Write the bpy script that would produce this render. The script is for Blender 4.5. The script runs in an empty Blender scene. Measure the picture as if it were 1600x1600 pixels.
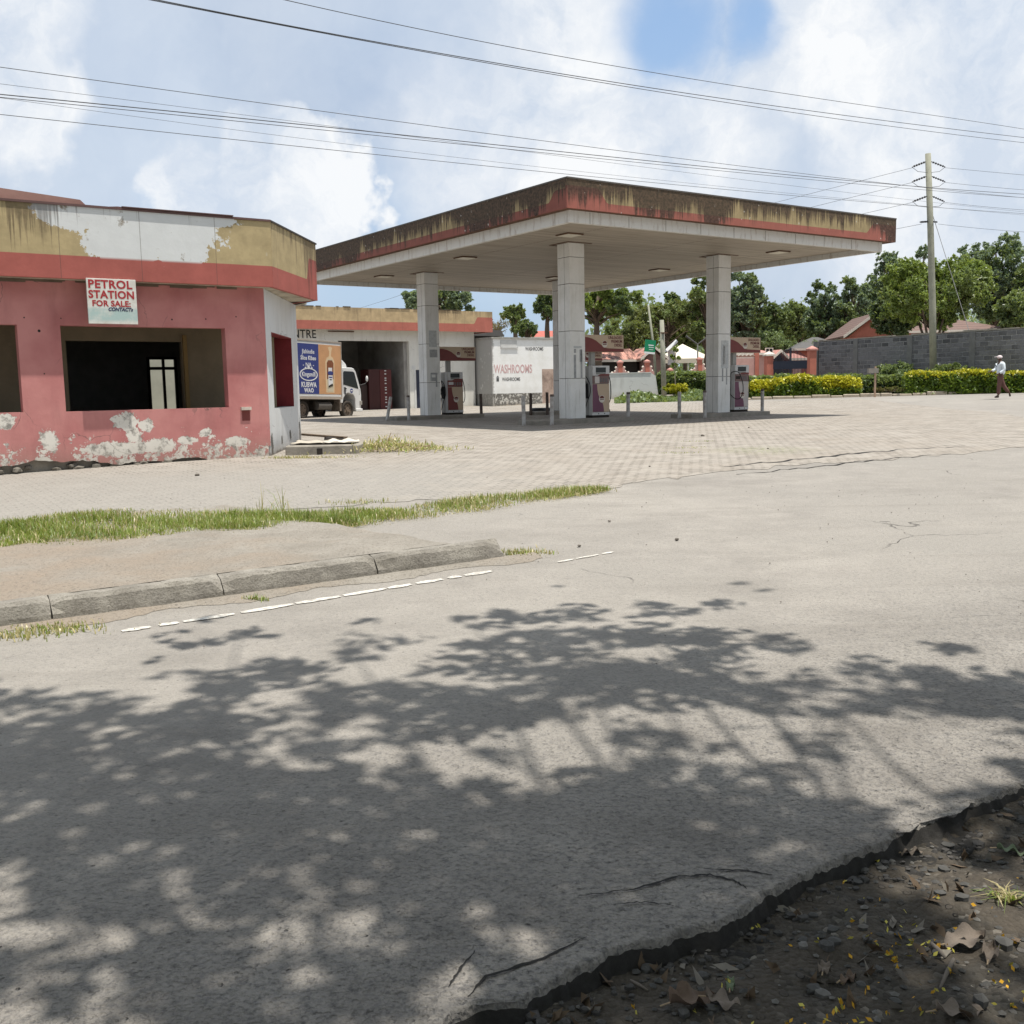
import bpy, bmesh, math, random
import numpy as np
from mathutils import Vector, Matrix
random.seed(7); RS = np.random.RandomState(7)
C = bpy.context.scene.collection
SC = bpy.context.scene
rad = math.radians

# ------------------------------------------------------------------ camera
F_PX, PITCH, ROLL, EYE = 1600.0, rad(6.93), rad(-1.07), 1.65
_f = Vector((0, math.cos(PITCH), -math.sin(PITCH))); _u = Vector((0, math.sin(PITCH), math.cos(PITCH))); _r = Vector((1, 0, 0))
RT = math.cos(ROLL)*_r + math.sin(ROLL)*_u
UP = -math.sin(ROLL)*_r + math.cos(ROLL)*_u
cam = bpy.data.objects.new('camera', bpy.data.cameras.new('camera')); C.objects.link(cam)
m = Matrix((RT, UP, -_f)).transposed().to_4x4(); m.translation = (0, 0, EYE); cam.matrix_world = m
cam.data.sensor_width = 36; cam.data.lens = 36*F_PX/1600; cam.data.clip_end = 3000; cam.data.clip_start = .05
SC.camera = cam
SC.render.resolution_x = SC.render.resolution_y = 1024
# ------------------------------------------------------------------ sun, sky, exposure
SUN_EL, SUN_DIR = rad(78.0), Vector((.8, -.6, 0)).normalized()
sun = bpy.data.objects.new('sun', bpy.data.lights.new('sun', 'SUN')); C.objects.link(sun)
to_sun = Vector((SUN_DIR.x*math.cos(SUN_EL), SUN_DIR.y*math.cos(SUN_EL), math.sin(SUN_EL)))
sun.rotation_euler = to_sun.to_track_quat('Z', 'Y').to_euler()
sun.data.energy = 5.0; sun.data.angle = rad(.53); sun.data.color = (1, .95, .87)
SC.view_settings.view_transform = 'Standard'; SC.view_settings.look = 'None'
SC.cycles.max_bounces = 6; SC.cycles.diffuse_bounces = 3; SC.cycles.transmission_bounces = 3
SC.view_settings.exposure = .27; SC.view_settings.gamma = 1

def ray(u, v):
    return RT*((u-800)/F_PX) - UP*((v-800)/F_PX) + _f
def at(u, v, Y):
    d = ray(u, v); return Vector((0, 0, EYE)) + d*(Y/d.y)

class NT:
    def __init__(s, nt): s.t = nt; nt.nodes.clear()
    def n(s, ty, props=None, **inp):
        nd = s.t.nodes.new(ty)
        for k, v in (props or {}).items(): setattr(nd, k, v)
        for k, v in inp.items():
            k = k.replace('_', ' ')
            sock = nd.inputs[int(k[1:])] if k[0] == 'i' and k[1:].isdigit() else nd.inputs[k]
            s.set(sock, v)
        return nd
    def set(s, sock, v):
        if isinstance(v, bpy.types.NodeSocket): s.t.links.new(v, sock)
        elif isinstance(v, bpy.types.Node): s.t.links.new(v.outputs[0], sock)
        else:
            if hasattr(sock.default_value, '__len__') and not hasattr(v, '__len__'): v = (v,)*len(sock.default_value)
            if hasattr(sock.default_value, '__len__') and len(sock.default_value) == 4 and len(v) == 3: v = (*v, 1)
            sock.default_value = v
    def m(s, op, a, b=0.0, c=None, clamp=False):
        nd = s.n('ShaderNodeMath', {'operation': op, 'use_clamp': clamp}, i0=a, i1=b)
        if c is not None: s.set(nd.inputs[2], c)
        return nd.outputs[0]
    def noise(s, vec, scale=5., detail=4., rough=.55, dist=0.):
        return s.n('ShaderNodeTexNoise', None, Vector=vec, Scale=float(scale), Detail=float(detail), Roughness=float(rough), Distortion=float(dist)).outputs['Fac']
    def noisec(s, vec, scale=5., detail=3.):
        return s.n('ShaderNodeTexNoise', None, Vector=vec, Scale=float(scale), Detail=float(detail)).outputs['Color']
    def vor(s, vec, scale, feature='F1', out='Distance', rnd=1.):
        return s.n('ShaderNodeTexVoronoi', {'feature': feature}, Vector=vec, Scale=float(scale), Randomness=rnd).outputs[out]
    def mr(s, v, a, b, c=0., d=1., smooth=False):
        return s.n('ShaderNodeMapRange', {'clamp': True, 'interpolation_type': 'SMOOTHSTEP' if smooth else 'LINEAR'}, i0=v, i1=a, i2=b, i3=c, i4=d).outputs[0]
    def mix(s, f, a, b, mode='MIX'):
        nd = s.t.nodes.new('ShaderNodeMix'); nd.data_type = 'RGBA'; nd.blend_type = mode
        s.set(nd.inputs[0], f); s.set(nd.inputs[6], a); s.set(nd.inputs[7], b); return nd.outputs[2]
    def sep(s, v): return s.n('ShaderNodeSeparateXYZ', None, i0=v).outputs
    def comb(s, x, y, z): return s.n('ShaderNodeCombineXYZ', None, i0=x, i1=y, i2=z).outputs[0]
    def mp(s, v, scale=(1, 1, 1), loc=(0, 0, 0), rot=(0, 0, 0)):
        return s.n('ShaderNodeMapping', None, Vector=v, Scale=scale, Location=loc, Rotation=rot).outputs[0]
    def vadd(s, a, b): return s.n('ShaderNodeVectorMath', {'operation': 'ADD'}, i0=a, i1=b).outputs[0]
    def vscale(s, a, k): return s.n('ShaderNodeVectorMath', {'operation': 'SCALE'}, i0=a, Scale=k).outputs[0]
    def obj(s): return s.n('ShaderNodeTexCoord').outputs['Object']
    def pos(s): return s.n('ShaderNodeNewGeometry').outputs['Position']
    def bump(s, h, strength=.3, dist=.02, normal=None):
        nd = s.n('ShaderNodeBump', None, Height=h, Strength=strength, Distance=dist)
        if normal is not None: s.set(nd.inputs['Normal'], normal)
        return nd.outputs[0]
    def out(s, col, rough=.8, normal=None, metal=0., spec=.3, **kw):
        b = s.n('ShaderNodeBsdfPrincipled', None, Base_Color=col, Roughness=rough, Metallic=metal)
        b.inputs['Specular IOR Level'].default_value = spec
        if normal is not None: s.set(b.inputs['Normal'], normal)
        for k, v in kw.items(): s.set(b.inputs[k.replace('_', ' ')], v)
        o = s.n('ShaderNodeOutputMaterial'); s.t.links.new(b.outputs[0], o.inputs[0]); return b

MATS = {}
def newmat(name):
    mt = bpy.data.materials.new(name); mt.use_nodes = True; MATS[name] = mt
    return mt, NT(mt.node_tree)
def paint(name, col, rough=.6, dirt=.25, scale=3., bump=.15, dirtcol=None, metal=0., spec=.3):
    """plain painted or raw surface with grime and slight unevenness"""
    if name in MATS: return MATS[name]
    mt, g = newmat(name); p = g.obj()
    a = g.noise(p, scale, 6, .65); b = g.noise(p, scale*9, 4, .6)
    f = g.m('MULTIPLY', g.mr(a, .4, .72), dirt)
    dc = dirtcol or tuple(c*.45 for c in col)
    c = g.mix(f, col, dc); c = g.mix(g.m('MULTIPLY', g.mr(b, .55, .8), dirt*.6), c, tuple(min(1, x*1.25) for x in col))
    g.out(c, g.mr(a, 0, 1, rough-.1, min(1, rough+.12)), g.bump(b, bump, .01), metal, spec)
    return mt

# ---- world: physical sky with procedural cloud cover placed by direction
w = bpy.data.worlds.new('World'); SC.world = w; w.use_nodes = True
g = NT(w.node_tree)
D = g.n('ShaderNodeTexCoord').outputs['Generated']
sky = g.n('ShaderNodeTexSky', {'sky_type': 'NISHITA', 'sun_disc': False, 'sun_elevation': SUN_EL,
          'sun_rotation': math.atan2(SUN_DIR.x, SUN_DIR.y), 'air_density': 1.3, 'dust_density': 1.5, 'ozone_density': 2.5})
warp = g.vadd(D, g.vscale(g.vadd(g.noisec(D, 5., 6), (-.5, -.5, -.5)), .17))
warp2 = g.vadd(warp, g.vscale(g.vadd(g.noisec(D, 15., 8), (-.5, -.5, -.5)), .06)); warp2 = g.vadd(warp2, g.vscale(g.vadd(g.noisec(D, 42., 6), (-.5, -.5, -.5)), .035))
def blob(vec, u, v, r, soft):
    d = ray(u, v).normalized()
    dist = g.n('ShaderNodeVectorMath', {'operation': 'DISTANCE'}, i0=vec, i1=tuple(d)).outputs['Value']
    return g.mr(dist, r+soft, r-soft, 0, 1, True)
def maxi(L):
    a = L[0]
    for b in L[1:]: a = g.m('MAXIMUM', a, b)
    return a
# clear blue holes: small patch up right, and low strip left of the canopy, band by the tree line
clear = maxi([blob(warp, 1050, 35, .05, .035), blob(warp, 1160, 90, .03, .02), blob(warp, 1560, 0, .05, .03), blob(warp, 560, 560, .12, .1),
              blob(warp, 330, 360, .03, .05), blob(warp, 830, 500, .08, .06)])
half = maxi([blob(warp, 40, 120, .12, .12), blob(warp, 200, 250, .12, .1), blob(warp, 1330, 440, .15, .1), blob(warp, 650, 90, .1, .12), blob(warp, 620, 290, .09, .09)])
veiln = g.mr(g.noise(warp, 2.2, 6, .6), .38, .62)
veil = g.m('SUBTRACT', 1., clear, clamp=True)
skyb = g.mix(.5, g.mix(1., sky.outputs[0], (1.9, 1.95, 2.1), 'MULTIPLY'), (5.4, 8.0, 11.8))
hz = g.mr(g.sep(D)[2], 0.0, .32)
skyb = g.mix(g.m('MULTIPLY', g.m('SUBTRACT', 1., hz), .5), skyb, (7.0, 8.8, 11.6))
greyc = g.mix(g.mr(g.noise(warp2, 3.2, 6, .6), .35, .65), (7.0, 8.2, 10.1), (9.6, 10.5, 11.7))
whitec = g.mix(g.mr(g.noise(warp2, 9, 7, .62), .36, .62), (8.8, 9.9, 11.5), (13.2, 13.4, 13.6))
cum = maxi([blob(warp2, 455, 285, .075, .006), blob(warp2, 330, 305, .05, .007), blob(warp2, 585, 315, .028, .006), blob(warp2, 470, 235, .03, .006),
            blob(warp2, 30, 170, .05, .014), blob(warp2, 10, 60, .05, .02), blob(warp2, 60, 210, .03, .012),
            blob(warp2, 1330, 90, .09, .02), blob(warp2, 1450, 130, .11, .025), blob(warp2, 1320, 230, .05, .014), blob(warp2, 1420, 300, .09, .03),
            blob(warp2, 1140, 20, .03, .012), blob(warp2, 1250, 150, .05, .014), blob(warp2, 940, 190, .13, .07), blob(warp2, 1080, 240, .07, .04),
            blob(warp2, 960, 60, .045, .03), blob(warp2, 760, 220, .07, .05), blob(warp2, 1590, 150, .07, .03), blob(warp2, 500, 240, .03, .01)])
top_clear = g.m('SUBTRACT', 1., g.m('MAXIMUM', blob(warp, 1050, 35, .054, .03), blob(warp, 1140, 85, .035, .015)), clamp=True); cum = g.m('MULTIPLY', cum, top_clear)
rest = g.mr(g.m('ADD', g.noise(warp2, 4.5, 8, .6), g.m('MULTIPLY', half, -.14)), .49, .55)
vstr = g.m('MULTIPLY', veil, g.m('SUBTRACT', .96, g.m('MULTIPLY', half, .16)))
col = g.mix(vstr, skyb, greyc)
col = g.mix(g.m('MULTIPLY', g.m('MULTIPLY', rest, .5), veil), col, whitec)
lowfade = g.mr(g.sep(D)[2], .03, .14)
col = g.mix(g.m('MULTIPLY', g.m('MULTIPLY', cum, .92), g.mr(g.sep(D)[2], .02, .09)), col, whitec)
bg = g.n('ShaderNodeBackground', None, Color=col, Strength=.061)
o = g.n('ShaderNodeOutputWorld'); g.t.links.new(bg.outputs[0], o.inputs[0])

# ------------------------------------------------------------------ helpers
TH = rad(34.63)
E1 = Vector((math.cos(TH), math.sin(TH), 0)); E2 = Vector((-math.sin(TH), math.cos(TH), 0))
KN = [(-40, 0), (0, 0), (7, .10), (17, .50), (24, .60), (29, .62), (45, .62), (52, .66), (62, .95), (100, 1.4), (300, 1.6), (900, 1.6)]
def gz(x, y):
    b = float(np.interp(y, [k[0] for k in KN], [k[1] for k in KN]))
    t = min(max((y-35)/10, 0), 1); return b + .012*min(max(x, 0), 30)*t
def gl(u, v):
    d = ray(u, v); Y = 1.0
    while Y < 300:
        p = Vector((0, 0, EYE)) + d*(Y/d.y)
        if p.z < gz(p.x, p.y):
            lo, hi = Y-.02, Y
            for _ in range(12):
                Y = (lo+hi)/2; p = Vector((0, 0, EYE)) + d*(Y/d.y)
                if p.z < gz(p.x, p.y): hi = Y
                else: lo = Y
            return p
        Y += .02
    return p

def link(o, parent=None):
    C.objects.link(o)
    if parent: o.parent = parent
    return o
def tag(o, label=None, cat=None, group=None, kind=None):
    if label: o['label'] = label
    if cat: o['category'] = cat
    if group: o['group'] = group
    if kind: o['kind'] = kind
    return o
def empty(name, loc, rz=0., label=None, cat=None, group=None, rot=None):
    o = bpy.data.objects.new(name, None); o.location = loc; o.rotation_euler = rot or (0, 0, rz); link(o)
    return tag(o, label, cat, group)

class MB:
    def __init__(s): s.v = []; s.f = []; s.mi = []
    def add(s, vs, fs, mi=0):
        k = len(s.v); s.v += [tuple(v) for v in vs]; s.f += [tuple(i+k for i in f) for f in fs]; s.mi += [mi]*len(fs); return s
    def box(s, x0, x1, y0, y1, z0, z1, mi=0, M=None, taper=1.):
        cx, cy = (x0+x1)/2, (y0+y1)/2
        vs = [(x0, y0, z0), (x1, y0, z0), (x1, y1, z0), (x0, y1, z0)] + [(cx+(a-cx)*taper, cy+(b-cy)*taper, z1) for a, b in ((x0, y0), (x1, y0), (x1, y1), (x0, y1))]
        if M is not None: vs = [M @ Vector(v) for v in vs]
        return s.add(vs, [(0, 3, 2, 1), (4, 5, 6, 7), (0, 1, 5, 4), (1, 2, 6, 5), (2, 3, 7, 6), (3, 0, 4, 7)], mi)
    def prism(s, poly, a0, a1, axis='y', mi=0, M=None):
        """polygon in the plane across `axis`, extruded from a0 to a1"""
        def P(p, a): return {'y': (p[0], a, p[1]), 'x': (a, p[0], p[1]), 'z': (p[0], p[1], a)}[axis]
        n = len(poly); vs = [P(p, a0) for p in poly] + [P(p, a1) for p in poly]
        if M is not None: vs = [M @ Vector(v) for v in vs]
        fs = [tuple(range(n))[::-1], tuple(range(n, 2*n))] + [(i, (i+1) % n, (i+1) % n+n, i+n) for i in range(n)]
        return s.add(vs, fs, mi)
    def tube(s, pts, rads, n=8, mi=0, cap=True):
        pts = [Vector(p) for p in pts]
        if not hasattr(rads, '__len__'): rads = [rads]*len(pts)
        vs = []; fs = []; a = None
        for i, p in enumerate(pts):
            d = (pts[min(i+1, len(pts)-1)] - pts[max(i-1, 0)]).normalized()
            if a is None: a = d.orthogonal().normalized()
            a = (a - d*a.dot(d)).normalized(); b = d.cross(a)
            vs += [p + (a*math.cos(t*2*math.pi/n) + b*math.sin(t*2*math.pi/n))*rads[i] for t in range(n)]
        for i in range(len(pts)-1):
            for t in range(n):
                fs.append((i*n+t, i*n+(t+1) % n, (i+1)*n+(t+1) % n, (i+1)*n+t))
        if cap: fs += [tuple(range(n))[::-1], tuple((len(pts)-1)*n+t for t in range(n))]
        return s.add(vs, fs, mi)
    def disc(s, c, r, axis='y', th=.01, n=24, mi=0, r2=None):
        a = {'y': Vector((0, 1, 0)), 'x': Vector((1, 0, 0)), 'z': Vector((0, 0, 1))}[axis]
        return s.tube([Vector(c)-a*th/2, Vector(c)+a*th/2], [r, r2 or r], n, mi)
    def ball(s, c, r, n=10, mi=0, sc=(1, 1, 1), jit=0., seed=0):
        R = random.Random(seed); vs = []; m_ = n//2
        vs.append((c[0], c[1], c[2]-r*sc[2]))
        for i in range(1, m_):
            ph = -math.pi/2 + math.pi*i/m_
            for j in range(n):
                k = 1+R.uniform(-jit, jit); th = 2*math.pi*j/n
                vs.append((c[0]+r*sc[0]*k*math.cos(ph)*math.cos(th), c[1]+r*sc[1]*k*math.cos(ph)*math.sin(th), c[2]+r*sc[2]*k*math.sin(ph)))
        vs.append((c[0], c[1], c[2]+r*sc[2])); L = len(vs)-1; fs = []
        for j in range(n): fs.append((0, 1+(j+1) % n, 1+j)); fs.append((L, L-n+j, L-n+(j+1) % n))
        for i in range(m_-2):
            for j in range(n): fs.append((1+i*n+j, 1+i*n+(j+1) % n, 1+(i+1)*n+(j+1) % n, 1+(i+1)*n+j))
        return s.add(vs, fs, mi)
    def build(s, name, mats, parent=None, smooth=False, bevel=0., loc=None, rot=None, seg=1):
        me = bpy.data.meshes.new(name); me.from_pydata(s.v, [], s.f)
        for mt in (mats if isinstance(mats, (list, tuple)) else [mats]): me.materials.append(mt)
        if len(me.materials) > 1: me.polygons.foreach_set('material_index', s.mi)
        bm = bmesh.new(); bm.from_mesh(me); bmesh.ops.recalc_face_normals(bm, faces=bm.faces)
        if bevel: bmesh.ops.bevel(bm, geom=[e for e in bm.edges if e.calc_face_angle(0) > .6], offset=bevel, segments=seg, affect='EDGES', profile=.6)
        bm.to_mesh(me); bm.free()
        if smooth: me.polygons.foreach_set('use_smooth', [True]*len(me.polygons))
        me.update(); o = bpy.data.objects.new(name, me)
        if loc is not None: o.location = loc
        if rot is not None: o.rotation_euler = rot
        return link(o, parent)
def text(name, body, size, mt, parent, loc, rot=(rad(90), 0, 0), bold=0., sx=1., shear=0., align='LEFT', ext=.002, sp=1.):
    cu = bpy.data.curves.new('t', 'FONT'); cu.body = body; cu.size = size; cu.offset = bold; cu.extrude = ext; cu.shear = shear
    cu.align_x = align; cu.space_character = sp; cu.resolution_u = 3
    to = bpy.data.objects.new('t', cu); C.objects.link(to)
    bpy.context.view_layer.update()
    me = bpy.data.meshes.new_from_object(to.evaluated_get(bpy.context.evaluated_depsgraph_get()))
    bpy.data.objects.remove(to); me.materials.clear(); me.materials.append(mt)
    o = bpy.data.objects.new(name, me); o.location = loc; o.rotation_euler = rot; o.scale = (sx, 1, 1)
    return link(o, parent)
def copy_tree(o, parent=None):
    c = o.copy(); C.objects.link(c)
    if parent: c.parent = parent
    for ch in o.children: copy_tree(ch, c)
    return c
def npmesh(name, V, Fq, mats, parent=None, mi=None, loc=None, kind=None):
    me = bpy.data.meshes.new(name); n = Fq.shape[1]
    me.vertices.add(len(V)); me.vertices.foreach_set('co', V.astype(np.float32).ravel())
    me.loops.add(Fq.size); me.loops.foreach_set('vertex_index', Fq.astype(np.int32).ravel())
    me.polygons.add(len(Fq)); me.polygons.foreach_set('loop_start', np.arange(0, Fq.size, n, dtype=np.int32))
    for mt in (mats if isinstance(mats, (list, tuple)) else [mats]): me.materials.append(mt)
    if mi is not None: me.polygons.foreach_set('material_index', mi.astype(np.int32))
    me.update(calc_edges=True); o = bpy.data.objects.new(name, me)
    if loc is not None: o.location = loc
    return link(o, parent)
def wall_with_holes(mb, x0, x1, z0, z1, y0, y1, holes, mi=0):
    """wall in the local XZ plane, y0..y1 thick, rectangular openings (xa, xb, za, zb)"""
    xs = sorted({x0, x1, *[h[0] for h in holes], *[h[1] for h in holes]}); xs = [x for x in xs if x0 <= x <= x1]
    for a, b in zip(xs, xs[1:]):
        hs = sorted([h for h in holes if h[0] <= a+1e-6 and h[1] >= b-1e-6], key=lambda h: h[2]); z = z0
        for h in hs:
            if h[2] > z+1e-6: mb.box(a, b, y0, y1, z, h[2], mi)
            z = h[3]
        if z < z1: mb.box(a, b, y0, y1, z, z1, mi)
def holewall(name, mats, parent, x0, x1, z0, z1, th, holes):
    """same but one welded skin (no inner seams)"""
    xs = sorted({x0, x1, *[h[0] for h in holes], *[h[1] for h in holes]}); zs = sorted({z0, z1, *[h[2] for h in holes], *[h[3] for h in holes]})
    solid = lambda i, j: 0 <= i < len(xs)-1 and 0 <= j < len(zs)-1 and not any(h[0]-1e-6 <= xs[i] and xs[i+1] <= h[1]+1e-6 and h[2]-1e-6 <= zs[j] and zs[j+1] <= h[3]+1e-6 for h in holes)
    mb = MB()
    for i in range(len(xs)-1):
        for j in range(len(zs)-1):
            if not solid(i, j): continue
            a, b, c, d = xs[i], xs[i+1], zs[j], zs[j+1]
            mb.add([(a, 0, c), (b, 0, c), (b, 0, d), (a, 0, d)], [(0, 1, 2, 3)]); mb.add([(a, th, c), (b, th, c), (b, th, d), (a, th, d)], [(3, 2, 1, 0)])
            if not solid(i-1, j): mb.add([(a, 0, c), (a, 0, d), (a, th, d), (a, th, c)], [(0, 1, 2, 3)])
            if not solid(i+1, j): mb.add([(b, 0, c), (b, th, c), (b, th, d), (b, 0, d)], [(0, 1, 2, 3)])
            if not solid(i, j-1): mb.add([(a, 0, c), (a, th, c), (b, th, c), (b, 0, c)], [(0, 1, 2, 3)])
            if not solid(i, j+1): mb.add([(a, 0, d), (b, 0, d), (b, th, d), (a, th, d)], [(0, 1, 2, 3)])
    me = bpy.data.meshes.new(name); me.from_pydata(mb.v, [], mb.f)
    bm = bmesh.new(); bm.from_mesh(me); bmesh.ops.remove_doubles(bm, verts=bm.verts, dist=1e-5); bmesh.ops.recalc_face_normals(bm, faces=bm.faces); bm.to_mesh(me); bm.free()
    me.materials.append(mats); return link(bpy.data.objects.new(name, me), parent)

# ------------------------------------------------------------------ ground materials
def ground_mat(name, kind):
    mt, g = newmat(name); p = g.pos()
    big = g.noise(p, .35, 5, .6); mid = g.noise(p, 2.2, 6, .65); fine = g.noise(p, 38, 5, .7); grit = g.vor(p, 85.)
    if kind == 'asphalt':
        a = g.mix(g.mr(mid, .35, .68), (.235, .218, .196), (.315, .292, .262))
        a = g.mix(g.m('MULTIPLY', g.mr(g.noise(p, .12, 5, .65), .42, .62), .55), a, (.375, .348, .308))
        a = g.mix(g.m('MULTIPLY', g.mr(g.noise(g.mp(p, (.5, 1.3, 1), rot=(0, 0, -TH)), .9, 6, .65), .52, .68), .4), a, (.18, .165, .145))
        a = g.mix(g.mr(big, .45, .65), a, (.285, .266, .238))
        sy = g.sep(p)[1]; sx = g.sep(p)[0]
        worn = g.mr(g.m('ADD', sy, g.m('MULTIPLY', sx, -.66)), 2.4, 6.2, 1., 0.)      # coarse worn aggregate beside the edge, plus tree shade painted into the colour
        stone = g.mix(g.mr(g.vor(p, 60., 'F1', 'Color'), .2, .9), (.06, .06, .062), (.22, .21, .20))
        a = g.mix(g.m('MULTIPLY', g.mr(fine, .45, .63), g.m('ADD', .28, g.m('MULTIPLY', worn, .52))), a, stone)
        pits = g.mr(g.vor(g.vadd(p, g.vscale(g.noisec(p, 9., 2), .06)), 17.), .05, .13, 1., 0.)
        a = g.mix(g.m('MULTIPLY', pits, g.m('MULTIPLY', g.mr(mid, .42, .6), .6)), a, (.07, .066, .06))
        tyre = g.mr(g.noise(g.mp(p, (.25, 3.2, 1), rot=(0, 0, -TH)), 1., 5, .6), .55, .72)
        a = g.mix(g.m('MULTIPLY', g.m('MULTIPLY', worn, g.mr(g.noise(p, 1.6, 5, .7), .38, .62)), .55), a, (.13, .118, .105))  # worn zone darkened again towards the tone of the tree shade
        a = g.mix(g.m('MULTIPLY', tyre, .25), a, (.19, .172, .15))
        crk = g.vor(g.vadd(p, g.vscale(g.noisec(p, 1.7, 5), .55)), .55, 'DISTANCE_TO_EDGE')
        ck = g.m('MULTIPLY', g.mr(crk, .002, .006, 1., 0.), g.mr(big, .56, .64))
        a = g.mix(g.m('MULTIPLY', ck, .75), a, (.05, .047, .043))
        h = g.m('ADD', g.m('MULTIPLY', fine, .5), g.m('MULTIPLY', grit, .6)); h = g.m('SUBTRACT', h, g.m('ADD', g.m('MULTIPLY', ck, 1.5), g.m('MULTIPLY', pits, .7)))
        h = g.m('ADD', h, g.m('MULTIPLY', g.noise(p, 9, 4, .6), g.m('MULTIPLY', worn, 1.6)))
        h2 = g.m('MULTIPLY', g.m('ADD', g.m('MULTIPLY', g.mr(g.vor(p, 42.), .1, .6), .6), g.noise(p, 22, 5, .75)), worn)
        g.out(a, .88, g.bump(h2, .68, .025, g.bump(h, .75, .015)), spec=.25)
    elif kind == 'paver':
        q = g.mp(p, rot=(0, 0, -TH)); q = g.vadd(q, g.vscale(g.noisec(p, 1.2, 3), .05))
        br = g.n('ShaderNodeTexBrick', {'offset': .5}, Vector=q, Color1=(.34, .307, .268), Color2=(.265, .24, .21), Mortar=(.085, .075, .06), Scale=1., Mortar_Size=.013, Mortar_Smooth=.35, Bias=0., Brick_Width=.21, Row_Height=.105)
        c = g.mix(g.mr(mid, .4, .7), br.outputs[0], (.34, .312, .275))
        c = g.mix(g.m('MULTIPLY', g.mr(g.noise(p, .8, 6, .65), .5, .7), .5), c, (.26, .225, .185))
        # worn, soil covered area in front of the abandoned shop
        sx, sy, sz = g.sep(p)
        soil = g.m('MULTIPLY', g.mr(g.m('ADD', sx, g.m('MULTIPLY', g.m('SUBTRACT', mid, .5), 5.)), -1.6, .8, 1., 0.), g.mr(sy, 17.5, 15., 0., .75))
        c = g.mix(soil, c, g.mix(g.mr(fine, .35, .65), (.21, .20, .182), (.31, .295, .268)))
        # moss between blocks
        moss = g.m('MULTIPLY', blob2(g, p, 4.3, 17.5, 1.1), g.mr(g.noise(p, 14, 4, .7), .47, .6))
        c = g.mix(g.m('MULTIPLY', moss, .6), c, (.16, .19, .06))
        sp = g.mr(g.vor(p, 6.), .03, .07, 1., 0.)
        c = g.mix(g.m('MULTIPLY', sp, .5), c, (.12, .10, .08))
        h = g.m('ADD', g.m('MULTIPLY', br.outputs[1], -1.), g.m('MULTIPLY', fine, .35))
        g.out(c, .9, g.bump(h, .5, .012), spec=.2)
    elif kind == 'dirt':
        c = g.mix(g.mr(mid, .35, .65), (.25, .228, .195), (.325, .30, .262))
        c = g.mix(g.mr(big, .5, .62), c, (.30, .25, .20))
        c = g.mix(g.m('MULTIPLY', g.mr(fine, .52, .62), .55), c, (.17, .15, .125))
        peb = g.mr(g.vor(p, 24.), .08, .2, 1., 0.)
        c = g.mix(g.m('MULTIPLY', peb, .5), c, g.mix(g.noise(p, 50), (.2, .18, .16), (.6, .55, .48)))
        g.out(c, .95, g.bump(g.m('ADD', g.m('MULTIPLY', peb, .6), g.m('ADD', fine, g.m('MULTIPLY', mid, 1.5))), .9, .025), spec=.15)
    elif kind == 'verge':
        cell = g.vor(p, 55., 'F1', 'Color'); d1 = g.vor(p, 55.); d2 = g.vor(p, 21.); c2 = g.vor(p, 21., 'F1', 'Color')
        s1 = g.mix(g.sep(cell)[0], (.03, .027, .022), (.085, .077, .064))
        s1 = g.mix(g.mr(g.sep(cell)[1], .9, 1.), s1, (.22, .20, .17))
        s2 = g.mix(g.sep(c2)[0], (.04, .038, .035), (.13, .12, .11))
        big_ = g.m('MULTIPLY', g.mr(g.sep(c2)[1], .6, .65), g.mr(d2, .3, .25))
        c = g.mix(big_, s1, s2)
        soil = g.mr(g.noise(p, 3.3, 6, .65), .38, .52)
        c = g.mix(g.m('MULTIPLY', soil, .8), c, g.mix(fine, (.042, .036, .028), (.10, .082, .062)))
        h = g.m('ADD', g.m('MULTIPLY', g.m('SUBTRACT', 1., d1), .5), g.m('MULTIPLY', big_, 1.2)); h = g.m('ADD', h, g.m('MULTIPLY', fine, .5))
        g.out(c, .9, g.bump(h, 1., .02), spec=.25)
    return mt
def blob2(g, p, x, y, r):
    d = g.n('ShaderNodeVectorMath', {'operation': 'DISTANCE'}, i0=g.n('ShaderNodeVectorMath', {'operation': 'MULTIPLY'}, i0=p, i1=(1, 1, 0)).outputs[0], i1=(x, y, 0)).outputs['Value']
    return g.mr(d, r, r*.3)
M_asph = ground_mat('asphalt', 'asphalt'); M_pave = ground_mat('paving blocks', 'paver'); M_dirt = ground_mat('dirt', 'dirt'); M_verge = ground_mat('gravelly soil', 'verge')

YL = sorted({k[0] for k in KN if -30 < k[0] < 200} | {35, 40, 14, 16, 20, 3, 5, 9, 11} | set(np.arange(36, 46, 1)) | {56, 58, 75, 90}); XL = [0, 5, 10, 15, 20, 25, 30]
def sheet(name, poly, dz, mt, zf=None, extra=()):
    bm = bmesh.new(); vs = [bm.verts.new((x, y, 0)) for x, y in poly]; bm.faces.new(vs)
    for y in list(YL)+list(extra): bmesh.ops.bisect_plane(bm, geom=bm.verts[:]+bm.edges[:]+bm.faces[:], plane_co=(0, y, 0), plane_no=(0, 1, 0))
    for x in XL: bmesh.ops.bisect_plane(bm, geom=bm.verts[:]+bm.edges[:]+bm.faces[:], plane_co=(x, 0, 0), plane_no=(1, 0, 0))
    for v in bm.verts: v.co.z = (zf or gz)(v.co.x, v.co.y) + dz
    bmesh.ops.recalc_face_normals(bm, faces=bm.faces)
    if sum(f.normal.z for f in bm.faces) < 0: bmesh.ops.reverse_faces(bm, faces=bm.faces)
    me = bpy.data.meshes.new(name); bm.to_mesh(me); bm.free(); me.materials.append(mt)
    o = link(bpy.data.objects.new(name, me)); o['kind'] = 'structure'; return o
def gzlow(x, y): return gz(x, y) - .20*min(max((15-y)/3, 0), 1)
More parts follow.
